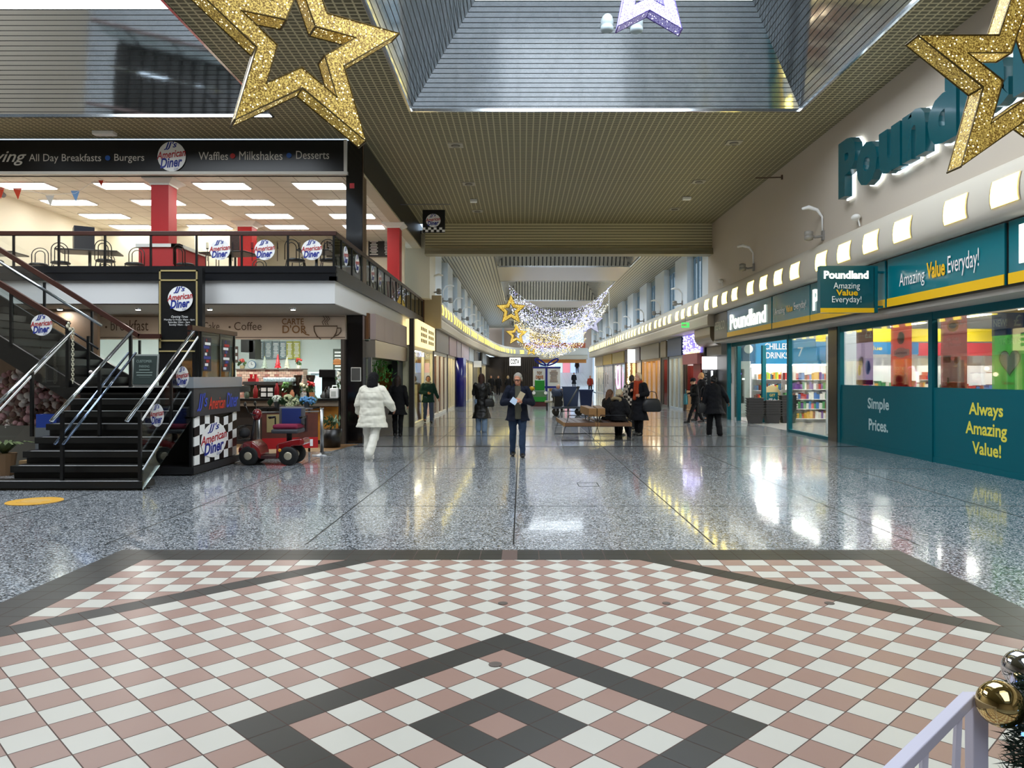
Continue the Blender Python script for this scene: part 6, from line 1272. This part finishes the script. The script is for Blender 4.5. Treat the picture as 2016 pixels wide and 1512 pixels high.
for x in (1.2, 2.2): MB().box(x-.04, x+.04, 35.9, 36.2, 0, .38).build('leg', DGREY, t)
# ================================================================== FOREGROUND FENCE, TREE, BAUBLES
t = thing('white_fence', 'white painted fence rail and post at the lower right corner', 'fence', (1.1, 1.9, 0)); FW = mat('#d8d6ea', .4)
MB().beam((1.165, 1.985, .80), (.45, 1.28, .80), .03, .03).build('top_rail', FW, t, bevel=.003); MB().beam((1.165, 1.985, .1), (.45, 1.28, .1), .03, .03).build('bottom_rail', FW, t, bevel=.003); MB().box(1.165, 1.205, 1.965, 2.005, 0, .81).build('post', FW, t, bevel=.003)
for k in range(4):
    a = Vector((1.165, 1.985, 0)).lerp(Vector((.45, 1.28, 0)), (k+.35)/4); b_ = Vector((1.165, 1.985, 0)).lerp(Vector((.45, 1.28, 0)), (k+.75)/4); MB().beam((a.x, a.y, .79), (b_.x, b_.y, .11), .014, .014).build('brace', FW, t)
MB().beam((1.185, 1.985, .79), (2.2, 2.3, .79), .03, .03).build('rail', FW, t)
t = thing('christmas_tree', 'dark green christmas tree with blue lights at the lower right corner', 'christmas tree', (1.45, 1.92, 0)); rnd = random.Random(12); mb = MB()
for i in range(11000):
    z = rnd.uniform(.02, .86); r0 = .165+.06*(1-z/.9); a = rnd.uniform(0, 6.28); r = r0*math.sqrt(rnd.uniform(.3, 1)); p = Vector((1.44+r*math.cos(a), 1.92+r*math.sin(a), z)); d = Vector((math.cos(a)+rnd.gauss(0, .5), math.sin(a)+rnd.gauss(0, .5), rnd.gauss(-.1, .6))).normalized()*rnd.uniform(.03, .055); w = d.cross(Vector((rnd.gauss(0, 1), rnd.gauss(0, 1), rnd.gauss(0, 1)))).normalized()*.0026
    mb.add([p-w, p+w, p+d], [(0, 1, 2)])
o = mb.build('needles', mat('#1a3324', .6), t); o['kind'] = 'stuff'; MB().lathe([(.1, 0), (.17, .02), (.13, .8), (.02, .86)], (1.44, 1.92, 0), 14).build('core', mat('#0c1a14', .8), t)
mb = MB()
for i in range(26): a = rnd.uniform(2.2, 5.2); z = rnd.uniform(.1, .82); r = .18+.06*(1-z/.9); mb.ell((1.44+r*math.cos(a), 1.92+r*math.sin(a), z), .005, 6, 4)
mb.build('blue_lights', mat((.12, .3, 1), .5, emit=2.5), t)
for nm, px, py, Y, r, c_, lb in (('bauble', 1970, 1386, 1.93, .057, '#d6bd82', 'large shiny gold bauble on the corner christmas tree, lower one'), ('bauble', 2013, 1318, 2.02, .05, '#d0cfd2', 'shiny silver bauble on the corner christmas tree, upper one')):
    c = P(px, py, Y); t = thing(nm, lb, 'bauble', c, 'shiny baubles on the corner tree'); MB().ell(c, r, 28, 18).build('ball', mat(c_, .05, 1.), t, True); MB().tube([c+Vector((r*.8, r*.55, 0)), c+Vector((r*1.0, r*.7, 0))], .01, 10).build('cap', BRASS, t)
# ================================================================== PEOPLE
def remesh(mb, voxel, mats, name, parent, smooth=2, fold=0., fscale=7., quilt=0., cut=None, seed=0):
    me = bpy.data.meshes.new('t'); me.from_pydata(mb.v, [], mb.f); me.update()
    bm = bmesh.new(); bm.from_mesh(me); bmesh.ops.recalc_face_normals(bm, faces=bm.faces); bm.to_mesh(me); bm.free()
    o = bpy.data.objects.new('t', me); COL.objects.link(o); r = o.modifiers.new('r', 'REMESH'); r.mode = 'VOXEL'; r.voxel_size = voxel
    if smooth: s = o.modifiers.new('s', 'SMOOTH'); s.iterations = smooth; s.factor = .5
    me2 = bpy.data.meshes.new_from_object(o.evaluated_get(bpy.context.evaluated_depsgraph_get())); bpy.data.objects.remove(o); bpy.data.meshes.remove(me)
    if fold or quilt:
        ns = [v.normal.copy() for v in me2.vertices]
        for v, n in zip(me2.vertices, ns):
            d = 0
            if fold: d += fold*noise.noise(Vector((v.co.x*fscale+seed, v.co.y*fscale, v.co.z*fscale*1.5)))+fold*.5*noise.noise(Vector((v.co.x*fscale*2.3+seed, v.co.y*fscale*2.3, v.co.z*fscale*2.3)))
            if quilt: d += quilt*(abs(math.sin(math.pi*(v.co.z+.02*noise.noise(v.co*6))/.15))**.5-.6)
            v.co += n*d
    if cut:
        bm = bmesh.new(); bm.from_mesh(me2); bmesh.ops.delete(bm, geom=[f for f in bm.faces if cut(f.calc_center_median())], context='FACES'); bm.to_mesh(me2); bm.free()
    for m_ in (mats if isinstance(mats, list) else [mats]): me2.materials.append(m_)
    me2.shade_smooth(); ob = bpy.data.objects.new(name, me2); COL.objects.link(ob); ob.parent = parent
    return ob
def ring(z, rx, ry, cy=0., cx=0., n=20): return [(cx+rx*math.cos(2*math.pi*i/n), cy+ry*math.sin(2*math.pi*i/n), z) for i in range(n)]
def cloth(c, **k): return mat(c, .8, spec=.25, **k)
STAND = ((4, 2), (-4, 4)); WALK = ((22, 6), (-16, 14)); 
HANG = ((.245, .03, .21), (.26, -.07, -.04))
def human(label, loc, rot=0., H=1.7, legs=WALK, armL=HANG, armR=None, skin='#b98568', hair=('short', '#3a2a20'), top=('jacket', '#20242e', -.14), bottom='#2a2c34', shoe='#15130f', head=(0, 0), lean=0., vx=.012, bulk=1., extras=(), seat=False, hands=True, inner=None, quilt=0., wide=1., sole=None):
    armR = armR or armL; S_ = H/1.75; TH, SH = .44, .40
    t = thing('person', label, 'person', loc); t.rotation_euler = (0, 0, rot); t.scale = (S_,)*3
    hz = .46+.07 if seat else max(TH*math.cos(R(a))+SH*math.cos(R(a-b)) for a, b in legs)+.085
    cl, sl = math.cos(R(lean)), math.sin(R(lean)); U = lambda p: Vector((p[0], p[1]*cl-p[2]*sl, hz+p[2]*cl+p[1]*sl))
    hips = [Vector((s*.095, 0, hz)) for s in (1, -1)]; knees = []; ankles = []
    for h, (a, b) in zip(hips, legs):
        k_ = h+Vector((0, -TH*math.sin(R(a)), -TH*math.cos(R(a)))); knees.append(k_); ankles.append(k_+Vector((0, -SH*math.sin(R(a-b)), -SH*math.cos(R(a-b)))))
    sh = [U((s*.175, .0, .485)) for s in (1, -1)]
    el = [U((armL[0][0], armL[0][1], armL[0][2])), U((-armR[0][0], armR[0][1], armR[0][2]))]; wr = [U((armL[1][0], armL[1][1], armL[1][2])), U((-armR[1][0], armR[1][1], armR[1][2]))]
    hy, hp = head; HM = Matrix.Rotation(R(lean), 3, 'X') @ Matrix.Rotation(R(hy), 3, 'Z') @ Matrix.Rotation(R(hp), 3, 'X'); hc = U((0, -.03, .68)); HP = lambda x, y, z: hc+HM @ Vector((x, y, z))
    # ---- body, one continuous surface
    b = MB(); prof = [(-.08, .15, .105, 0), (0, .165, .115, 0), (.1, .15, .1, 0), (.2, .14, .095, 0), (.33, .16, .11, 0), (.43, .17, .105, .0), (.5, .13, .08, .0), (.53, .07, .065, 0)]
    b.loft([[U(p) for p in ring(z, rx, ry, cy)] for z, rx, ry, cy in prof])
    b.cap(U((0, .0, .48)), U((0, -.015, .6)), .058, .055)
    for i in (0, 1):
        b.cap(hips[i], knees[i], .085, .06); b.cap(knees[i], knees[i].lerp(ankles[i], .35), .058, .056); b.cap(knees[i].lerp(ankles[i], .35), ankles[i], .056, .04)
        b.cap(ankles[i]+Vector((0, .03, -.03)), ankles[i]+Vector((0, -.13, -.05)), .038, .032)
        b.cap(sh[i], el[i], .052, .042); b.cap(el[i], wr[i], .042, .028)
    b.ell(HP(0, .012, .03), (.078, .098, .098), 16, 10, M=HM); b.ell(HP(0, -.025, -.045), (.06, .068, .078), 14, 9, M=HM); b.ell(HP(0, -.055, -.095), (.032, .03, .024), 10, 6, M=HM)
    b.cap(HP(0, -.092, .012), HP(0, -.113, -.03), .009, .015, 8); b.ell(HP(0, -.083, .035), (.055, .018, .012), 10, 6, M=HM)
    for s in (1, -1): b.ell(HP(s*.08, .01, -.01), (.012, .022, .034), 8, 6, M=HM)
    b.ell(HP(0, -.089, -.066), (.026, .012, .006), 8, 5, M=HM); b.ell(HP(0, -.088, -.078), (.022, .012, .006), 8, 5, M=HM)
    if hands:
        for i in (0, 1):
            s = 1 if i == 0 else -1; d = (wr[i]-el[i]).normalized(); inw = Vector((-s, 0, 0)); inw = (inw-d*inw.dot(d)); inw = inw.normalized() if inw.length > .2 else Vector((0, 0, -1)); side = d.cross(inw).normalized()
            if side.y > 0 and abs(d.z) > .7: side = -side
            p0 = wr[i]; c = p0+d*.05
            b.cap(p0+side*.014, p0+d*.078+side*.022, .02, .018, 8); b.cap(p0-side*.014, p0+d*.075-side*.024, .02, .017, 8)
            for q, (o, L) in enumerate(((.032, .068), (.011, .076), (-.011, .072), (-.031, .056))):
                a0 = p0+d*.08+side*o; a1 = a0+(d*.85+inw*.4).normalized()*L*.42; a2 = a1+(d*.5+inw*.85).normalized()*L*.33; a3 = a2+(d*.1+inw*.95).normalized()*L*.28
                b.cap(a0, a1, .0095, .009, 7); b.cap(a1, a2, .009, .0082, 7); b.cap(a2, a3, .0082, .007, 7)
            a0 = p0+d*.025+side*.03; a1 = a0+(d*.6+side*.7+inw*.3).normalized()*.04; a2 = a1+(d*.85+inw*.5).normalized()*.032; b.cap(a0, a1, .012, .0105, 7); b.cap(a1, a2, .0105, .008, 7)
    remesh(b, vx*.62 if hands and vx < .011 else vx, mat(skin, .55, spec=.35), 'body', t, 1)
    if vx < .015:
        mb = MB()
        for s in (1, -1): mb.ell(HP(s*.031, -.083, .018), (.012, .006, .0065), 8, 6, 0, HM); mb.ell(HP(s*.031, -.089, .018), (.0055, .004, .0055), 8, 6, 1, HM)
        o = mb.build('eyes', [LWHITE, BLACK]); o.parent = t
        mb = MB(); mb.ell(HP(0, -.1, -.072), (.022, .004, .004), 8, 5, 0, HM); o = mb.build('mouth', mat('#8a4a42', .5)); o.parent = t
    # ---- legs
    style = bottom if isinstance(bottom, tuple) else ('trousers', bottom)
    b = MB(); w = 1.28 if style[0] == 'wide' else 1.0
    b.loft([[U(p) for p in ring(z, rx*bulk, ry*bulk, .005)] for z, rx, ry in ((-.1, .15, .115), (0, .178, .13), (.1, .172, .122), (.16, .16, .11))])
    for i in (0, 1):
        A = ankles[i]+(ankles[i]-knees[i]).normalized()*.035
        b.cap(hips[i]+Vector((0, 0, -.02)), knees[i], .1*w*bulk, .073*w); b.cap(knees[i], knees[i].lerp(A, .4), .072*w, .07*w); b.cap(knees[i].lerp(A, .4), A, .07*w, (.058 if w == 1 else .085))
    remesh(b, vx, cloth(style[1]), 'trousers', t, 2, .012, 8., seed=len(label))
    # ---- shoes
    for i in (0, 1):
        b = MB(); a = ankles[i]; fl = max(-1., min(1., (a.z-.085)/.12)); tip = Vector((0, -1, -fl*.6)).normalized() if not seat else Vector((0, -1, 0))
        up = Vector((1, 0, 0)).cross(tip); 
        b.cap(a+Vector((0, .035, -.04)), a+tip*.06-up*-.0+Vector((0, 0, -.035)), .046, .045, 10); b.cap(a+tip*.05+Vector((0, 0, -.045)), a+tip*.165+Vector((0, 0, -.052)), .044, .034, 10); b.cap(a+Vector((0, .01, .0)), a+Vector((0, 0, -.04)), .05, .05, 10)
        zf = min(v[2] for v in b.v)
        if abs(fl) < .3: b.v = [(x, y, max(z, a.z-.085)) for x, y, z in b.v]
        o = remesh(b, max(.008, vx*.8), mat(shoe, .45), 'shoe', t, 1)
        if sole: mb = MB(); mb.loft([[(a.x+.045*math.cos(q), a.y-.055+.125*math.sin(q), z) for q in [2*math.pi*j/14 for j in range(14)]] for z in (a.z-.086, a.z-.06)]); o2 = mb.build('sole', mat(sole, .5)); o2.parent = o
    # ---- top
    kind, col, hem = top[:3]; b = MB(); f = {'jacket': 1.0, 'puffer': 1.28, 'coat': 1.04}.get(kind, 1.0)*bulk
    rows = [(hem, .19+(.042 if hem > -.3 else .085), .15+(.014 if hem > -.3 else .06))]
    if hem < -.2: rows += [(hem*.5, .205, .155)]
    rows += [(-.05, .192, .145), (.08, .18, .135), (.2, .178, .13), (.33, .188, .135), (.43, .19, .125), (.5, .15, .1), (.545, .085, .085)]
    b.loft([[U(p) for p in ring(z, rx*f, ry*f, .008)] for z, rx, ry in rows])
    for i in (0, 1):
        r0, r1, r2 = .078*f, .068*f*(1.05 if kind == 'puffer' else 1), .05*f
        b.cap(sh[i]+Vector((0, 0, -.015)), el[i], r0, r1); b.cap(el[i], wr[i].lerp(el[i], .06), r1, r2)
    b.loft([[U(p) for p in ring(z, r*1.0, r, -.005)] for z, r in ((.5, .09*f), (.565, .085*f), (.585 if kind != 'puffer' else .61, .088*f))])
    cut = None
    if inner: cut = lambda c: c.y < -.02 and abs(c.x) < .062 and c.z < hz+.62 and (U((0, 0, 0)).y-c.y) > .05 and abs(c.x) < .075
    remesh(b, vx, cloth(col) if len(top) < 4 else top[3], kind if kind != 'coat' else 'coat', t, 2, .013, 7., quilt, cut, seed=len(label)*1.3) if not isinstance(col, bpy.types.Material) else remesh(b, vx, col, kind, t, 2, .013, 7., quilt, cut)
    if inner:
        b = MB(); b.loft([[U(p) for p in ring(z, rx*bulk*1.01, ry*bulk*1.03, .0)] for z, rx, ry in ((-.13, .12, .142), (.08, .12, .134), (.33, .13, .13), (.46, .13, .1), (.55, .07, .075))]); remesh(b, vx, cloth(inner), 'jumper', t, 2, .003, 8.)
    # ---- hair
    st, hcol = hair[:2]; b = MB(); hm = mat(hcol, .6, var=.25, bscale=60)
    if st in ('short', 'bob', 'long', 'tied'):
        b.ell(HP(0, .025, .045), (.086, .1, .095), 16, 10, M=HM)
        for s in (1, -1): b.ell(HP(s*.072, .03, .0), (.022, .05, .055), 10, 7, M=HM)
        b.ell(HP(0, .075, -.01), (.07, .045, .07), 12, 8, M=HM)
        if st in ('bob', 'long'):
            n = -.16 if st == 'bob' else -.27
            b.cap(HP(0, .07, 0), HP(0, .085, n), .075, .06, 12); 
            for s in (1, -1): b.cap(HP(s*.07, .03, .02), HP(s*.075, .03, n*.8), .035, .03, 10)
        if st == 'tied': b.ell(HP(0, .12, .06), (.045, .045, .045), 10, 7)
        fr_cut = lambda c: (HM.inverted() @ (c-hc)).y < -.045 and (HM.inverted() @ (c-hc)).z < .07
        remesh(b, max(.008, vx*.7), hm, 'hair', t, 1, .006, 30., cut=fr_cut)
    elif st in ('beanie', 'hood', 'scarfhead'):
        q_ = hair[2] if len(hair) > 2 else 1; b.ell(HP(0, .015, .06), (.093*q_, .112*q_, .09*q_), 16, 10, M=HM); b.loft([[HP(*p) for p in ring(z, .095, .112, .012)] for z in (.01, .05, .07)])
        if st != 'beanie': b.cap(HP(0, .06, .02), HP(0, .075, -.12), .09*q_, .1*q_, 12)
        fr_cut = lambda c: (HM.inverted() @ (c-hc)).y < -.03 and (HM.inverted() @ (c-hc)).z < .03
        remesh(b, max(.008, vx*.7), cloth(hcol), 'hat' if st == 'beanie' else 'hood', t, 1, .004, 20., cut=fr_cut)
    for e in extras: e(t, U, HP, HM, el, wr, sh, hz)
    return t
def glasses(t, U, HP, HM, el, wr, sh, hz):
    mb = MB()
    for s in (1, -1): mb.tube([HP(s*.032+.024*math.cos(a), -.1, .016+.018*math.sin(a)) for a in [2*math.pi*i/12 for i in range(12)]], .0028, 5, closed=True); mb.tube([HP(s*.056, -.098, .018), HP(s*.082, .01, .015)], .0025, 5)
    mb.tube([HP(-.008, -.103, .018), HP(.008, -.103, .018)], .0025, 5); o = mb.build('glasses', mat('#2a1c16', .3)); o.parent = t
def scarf(col, drop=True):
    def f(t, U, HP, HM, el, wr, sh, hz):
        b = MB(); b.tube([U((.085*math.cos(a), -.012+.085*math.sin(a), .555+.012*math.sin(2*a))) for a in [2*math.pi*i/14 for i in range(14)]], .042, 8, closed=True)
        if drop: b.cap(U((.03, -.1, .53)), U((.05, -.15, .2)), .045, .05); b.cap(U((-.04, -.1, .52)), U((-.03, -.15, .1)), .045, .055)
        remesh(b, .012, cloth(col), 'scarf', t, 1, .008, 14.)
    return f
def belt_coat(col):
    def f(t, U, HP, HM, el, wr, sh, hz):
        mb = MB(); mb.loft([[U(p) for p in ring(z, .2, .155, .008)] for z in (.1, .15)], caps=False); o = mb.build('belt', mat(col, .3)); o.parent = t
        mb = MB(); mb.beam(U((-.2, .08, .12)), U((-.36, .1, -.28)), .045, .012); o = mb.build('belt_end', mat(col, .3)); o.parent = t
    return f
def furhood(col):
    def f(t, U, HP, HM, el, wr, sh, hz):
        mb = MB(); rnd = random.Random(3)
        for i in range(420):
            a = rnd.uniform(0, 6.28); r = Vector((.115*math.cos(a), .09+.035*math.sin(a*2)+.06*math.sin(a), .5+.05*math.sin(a))); d = Vector((rnd.gauss(0, 1), rnd.gauss(.3, 1), rnd.gauss(0, 1))).normalized()*.06; p = U(r); w = d.cross(Vector((rnd.gauss(0, 1), rnd.gauss(0, 1), rnd.gauss(0, 1)))).normalized()*.012; mb.add([p-w, p+w, p+d], [(0, 1, 2)])
        mb.tube([U((.115*math.cos(a), .09+.035*math.sin(a*2)+.06*math.sin(a), .5+.05*math.sin(a))) for a in [2*math.pi*i/16 for i in range(16)]], .045, 8, closed=True); o = mb.build('fur_trim', mat(col, .9, var=.3, bscale=40)); o.parent = t
    return f
def bag(name, label, c, w, d, h, col, rot=0., strap=.25):
    t = thing(name, label, 'bag', c); M = Matrix.Translation(c) @ Matrix.Rotation(rot, 4, 'Z'); b = MB(); rings = []
    for z, k in ((0, .85), (.1, 1), (.6, 1), (.9, .8), (1, .55)): rings.append([M @ Vector((w/2*k*math.copysign(abs(math.cos(q))**.5, math.cos(q)), d/2*(k if z > .5 else 1)*math.copysign(abs(math.sin(q))**.5, math.sin(q)), h*(z-1))) for q in [2*math.pi*j/20 for j in range(20)]])
    o = MB().loft(rings).build('body', mat(col, .5), t, True); MB().tube([M @ Vector((-w*.3, 0, -.01)), M @ Vector((-w*.22, 0, strap*.8)), M @ Vector((0, 0, strap)), M @ Vector((w*.22, 0, strap*.8)), M @ Vector((w*.3, 0, -.01))], .012, 6).build('strap', mat(col, .5), t, True); return t
def pxl(px, py): Y = EYE*F/(py-CY); return ((px-CX)/F*Y, Y, 0)
HOLD = ((.29, -.02, .2), (.06, -.25, .24))
# the man in front
l = pxl(1019, 899)
human('older man in navy jacket and jeans walking towards us, holding a paper wallet', l, R(3), 1.72, ((9, 3), (-7, 6)), ((.3, .0, .2), (.085, -.26, .25)), ((.3, .0, .2), (.065, -.27, .26)), '#c08468', ('short', '#8f8a80'), ('jacket', '#0a1122', -.17), '#26364d', '#14110f', (-14, 16), 3, .0095, 1.12, (glasses,), inner='#4e4c40')
t = thing('paper_wallet', 'pale paper wallet and receipts held in the older man\'s hands', 'wallet', (l[0], l[1]-.3, 1.2)); c = Vector((l[0]+.01, l[1]-.33, 1.2)); MB().cbox(c+Vector((.06, 0, .04)), (.11, .02, .16), 0, Matrix.Rotation(.5, 3, 'Y')).build('wallet', mat('#b8a888', .6), t); MB().cbox(c+Vector((-.08, -.01, -.06)), (.13, .008, .12), 0, Matrix.Rotation(.6, 3, 'Y')).build('receipt', mat('#c4d8ee', .6), t); MB().cbox(c+Vector((.05, .01, -.06)), (.03, .008, .12), 0, Matrix.Rotation(.2, 3, 'Y')).build('paper_tail', mat('#c8c0a8', .6), t)
# white puffer coat
l = pxl(733, 905)
human('woman in white puffer coat and cream trousers walking away, black hair', l, R(168), 1.70, ((3, 3), (-14, 24)), ((.3, -.02, .2), (.33, -.1, 0.02)), ((.33, -.06, .22), (.36, -.2, .1)), '#9a6a50', ('hood', '#08080a', 1.18), ('puffer', '#dcd8c8', -.27), ('wide', '#d2cfc4'), '#e2ded6', (6, 0), 3, .0105, 1.1, quilt=.009, sole='#e8e4dc')
l = pxl(765, 866)
human('person in black half hidden behind the white puffer coat', (l[0]+.06, l[1]+1.1, 0), R(175), 1.66, STAND, hair=('long', '#2a1c14'), top=('coat', '#0d0d10', -.3), bottom='#0b0b0d', vx=.014)
l = pxl(843, 832)
human('woman in dark green jacket and jeans walking towards us by the glowing yellow shop', l, R(12), 1.68, ((16, 4), (-14, 16)), ((.27, .02, .22), (.36, .02, -.0)), ((.27, .0, .21), (.05, -.22, .18)), '#a5714e', ('tied', '#2a1a14'), ('jacket', '#14342c', -.16), '#3a4660', '#15120f', (0, 0), 0, .011, 1.08, (scarf('#8f8a78', False),))
l = pxl(948, 850)
human('woman in long black leather coat standing with her back to us', l, R(178), 1.72, STAND, ((.23, -.05, .22), (.12, -.2, .2)), ((.23, -.05, .22), (.1, -.2, .2)), '#b08060', ('bob', '#3a1c14'), ('coat', '#0c0c0c', -.52, mat('#090909', .42)), ('wide', '#7d94b0'), '#c8c4bc', (0, 0), 0, .011, 1.0, (belt_coat('#0b0b0b'),))
bag('handbag', 'black slouchy bag on the hip of the woman in the leather coat', (l[0]+.23, l[1]-.12, .98), .3, .12, .24, '#0e0e0e', .2, .4); bag('carrier_bag', 'small pale carrier bag beyond the woman in the leather coat', (l[0]+.3, l[1]+.25, 1.05), .18, .1, .2, '#b8c0b8', 0, .12)
# right group
l = pxl(1406, 857)
human('person in long dark navy coat walking away before the teal shop entrance', l, R(185), 1.68, ((12, 4), (-8, 12)), ((.27, 0, .2), (.3, -.03, -.04)), ((.3, .05, .24), (.42, -.02, .04)), '#8a6048', ('tied', '#0d0c0c'), ('coat', '#080910', -.3), ('wide', '#07070b'), '#1a1a1e', (10, 0), 4, .012, 1.12, sole='#d0d0d0')
bag('shoulder_bag', 'dark bag hanging at the side of the person in the navy coat', (l[0]-.3, l[1], .9), .32, .14, .28, '#17171b', .3, .45)
l = pxl(1369, 832)
human('person in black with dark beanie walking left holding a teal bag', l, R(-80), 1.63, ((24, 4), (-18, 10)), ((.24, -.02, .21), (.16, -.24, .2)), ((.24, -.02, .21), (.12, -.27, .22)), '#b08a70', ('beanie', '#101014'), ('jacket', '#0c0c0f', -.16), '#09090c', '#0c0c0e', (0, 8), 5, .012, 1.1)
bag('tote_bag', 'teal shopping bag held in front by the person in the beanie', (l[0]-.36, l[1]-.1, 1.02), .3, .14, .38, '#2f6d78', R(70), .15)
human('fair-haired man in dark coat walking behind the person in the beanie', (l[0]+.5, l[1]+1.2, 0), R(-75), 1.82, WALK, hair=('short', '#b0824e'), top=('jacket', '#141418', -.2), bottom='#0f0f13', vx=.013, skin='#c08a68')
l = pxl(1257, 857)
human('woman in dark coat with orange scarf standing by the bench, large bag on arm', l, R(-40), 1.74, STAND, ((.27, 0, .22), (.18, -.2, .2)), ((.25, -.02, .22), (.1, -.24, .3)), '#c8947a', ('short', '#c9b494'), ('coat', '#0f1016', -.5), '#0d0d10', '#111', (-8, 0), 0, .0115, 1.08, (scarf('#a03c1e'),)) if False else human('woman in dark coat with orange scarf standing by the bench, large bag on arm', l, R(-40), 1.74, STAND, ((.27, 0, .22), (.18, -.2, .2)), ((.25, -.02, .22), (.1, -.24, .3)), '#c8947a', ('short', '#c9b494'), ('coat', '#0f1016', -.5), '#0d0d10', '#111111', (-8, 0), 0, .0115, 1.08, (scarf('#a03c1e'),))
bag('handbag', 'large black holdall on the arm of the woman in the orange scarf', (l[0]+.33, l[1]-.2, 1.02), .52, .2, .36, '#191a1e', .1, .2)
m, nt, b_ = nodes('check_cloth'); g = nt.nodes.new('ShaderNodeTexCoord'); ck = nt.nodes.new('ShaderNodeTexChecker'); ck.inputs['Scale'].default_value = 12; ck.inputs[1].default_value = (*lin('#c8bcae'), 1); ck.inputs[2].default_value = (*lin('#241c1a'), 1); nt.links.new(g.outputs['Object'], ck.inputs[0]); nt.links.new(ck.outputs[0], b_.inputs['Base Color']); b_.inputs['Roughness'].default_value = .85
human('person in black and cream checked jacket behind the woman in the orange scarf', (3.35, 23.2, 0), R(150), 1.68, STAND, hair=('short', '#3a3028'), top=('jacket', '#8a8078', -.14, m), bottom='#15151a', vx=.014, skin='#b88a70')
SIT = ((82, 80), (80, 84))
human('seated woman with brown hair and black coat, back to us, on the bench', (2.36, 20.8, 0), R(128), 1.66, SIT, ((.24, -.06, .24), (.14, -.25, .12)), None, '#b98a6c', ('long', '#5a3a20'), ('coat', '#100f10', -.06), '#14141a', '#1a140f', (-10, 4), 5, .012, 1.06, seat=True)
human('seated woman in black parka with fur-trimmed hood, legs crossed, back to us', (2.5, 19.85, 0), R(140), 1.70, ((92, 62), (78, 80)), ((.26, -.06, .22), (.14, -.24, .14)), None, '#c09078', ('short', '#b8a888'), ('puffer', '#0e0e12', -.05), '#101420', '#26221e', (-14, 4), 6, .012, 1.0, (furhood('#8a7a5c'),), seat=True, sole='#b0aaa0')
# further people
SM = .018
human('person hunched on a far seat behind the cleaning trolley, head bowed', (1.62, 35.6, 0), R(20), 1.66, SIT, ((.24, -.06, .2), (.12, -.28, .14)), None, '#d09a80', ('short', '#c9a890'), ('jacket', '#16181e', -.1), '#1a1a22', '#111111', (0, 20), 18, SM, 1.0, seat=True, hands=False)
for px, py0, py1, rot, lb, kw in ((1130, 735, 765, 0, 'distant person in long black coat coming down the white ramp', dict(top=('coat', '#0d0d12', -.5), bottom='#0c0c10', hair=('short', '#1a1410'))),
                            (1136, 713, 737, 180, 'most distant person, brown coat, climbing the white ramp', dict(top=('jacket', '#2a201c', -.16), bottom='#15130f', hair=('short', '#1a1410'))),
                            (1162, 737, 773, 0, 'distant person in rust red jacket walking towards us on the right', dict(top=('jacket', '#8a3a2c', -.16), bottom='#17171c', hair=('short', '#6a5a50'), inner='#8c1c1c')),
                            (1182, 738, 771, 0, 'distant person in dark open coat and pale top beside the one in red', dict(top=('coat', '#131316', -.25), bottom='#111115', hair=('short', '#4a3a30'), inner='#c9b8b8')),
                            (967, 738, 778, 0, 'distant person in black, left one of a pair on the left side', dict(top=('coat', '#0f0f14', -.3), bottom='#0e0e12', hair=('short', '#2a1c18'))),
                            (981, 737, 778, 0, 'distant person in black, right one of a pair on the left side', dict(top=('jacket', '#101014', -.16), bottom='#0d0d10', hair=('short', '#1c1614'))),
                            (1000, 737, 776, 180, 'distant fair-haired person in dark coat behind the older man', dict(top=('coat', '#121217', -.3), bottom='#101014', hair=('bob', '#a08a6a')))):
    Y = min(1.7*F/(py1-py0), 99); z = EYE-(py1-CY)/F*Y
    if Y > 82.5: z = max(z, .115*(min(Y, 100)-82)+.004)
    else: z = 0.; Y = min(Y, EYE*F/(py1-CY)); 
    human(lb, ((px-CX)/F*Y, Y, z), R(rot), 1.7, ((14, 4), (-12, 12)), vx=SM, hands=False, **kw)
# ================================================================== LAMPS THE PLACE HAS
def area(name, loc, sx, sy, energy, col, rot=(0, 0, 0)):
    l = bpy.data.lights.new(name, 'AREA'); l.shape = 'RECTANGLE'; l.size = sx; l.size_y = sy; l.energy = energy; l.color = col
    o = bpy.data.objects.new(name, l); COL.objects.link(o); o.location = loc; o.rotation_euler = rot; return o
for i, (x, y) in enumerate(downl): area('downlight', (x, y, 3.06), .1, .1, 22, (1, .94, .86))
for o in bpy.data.objects:
    if o.type == 'MESH' and o.parent is None and 'label' not in o and 'kind' not in o: o['kind'] = 'structure'
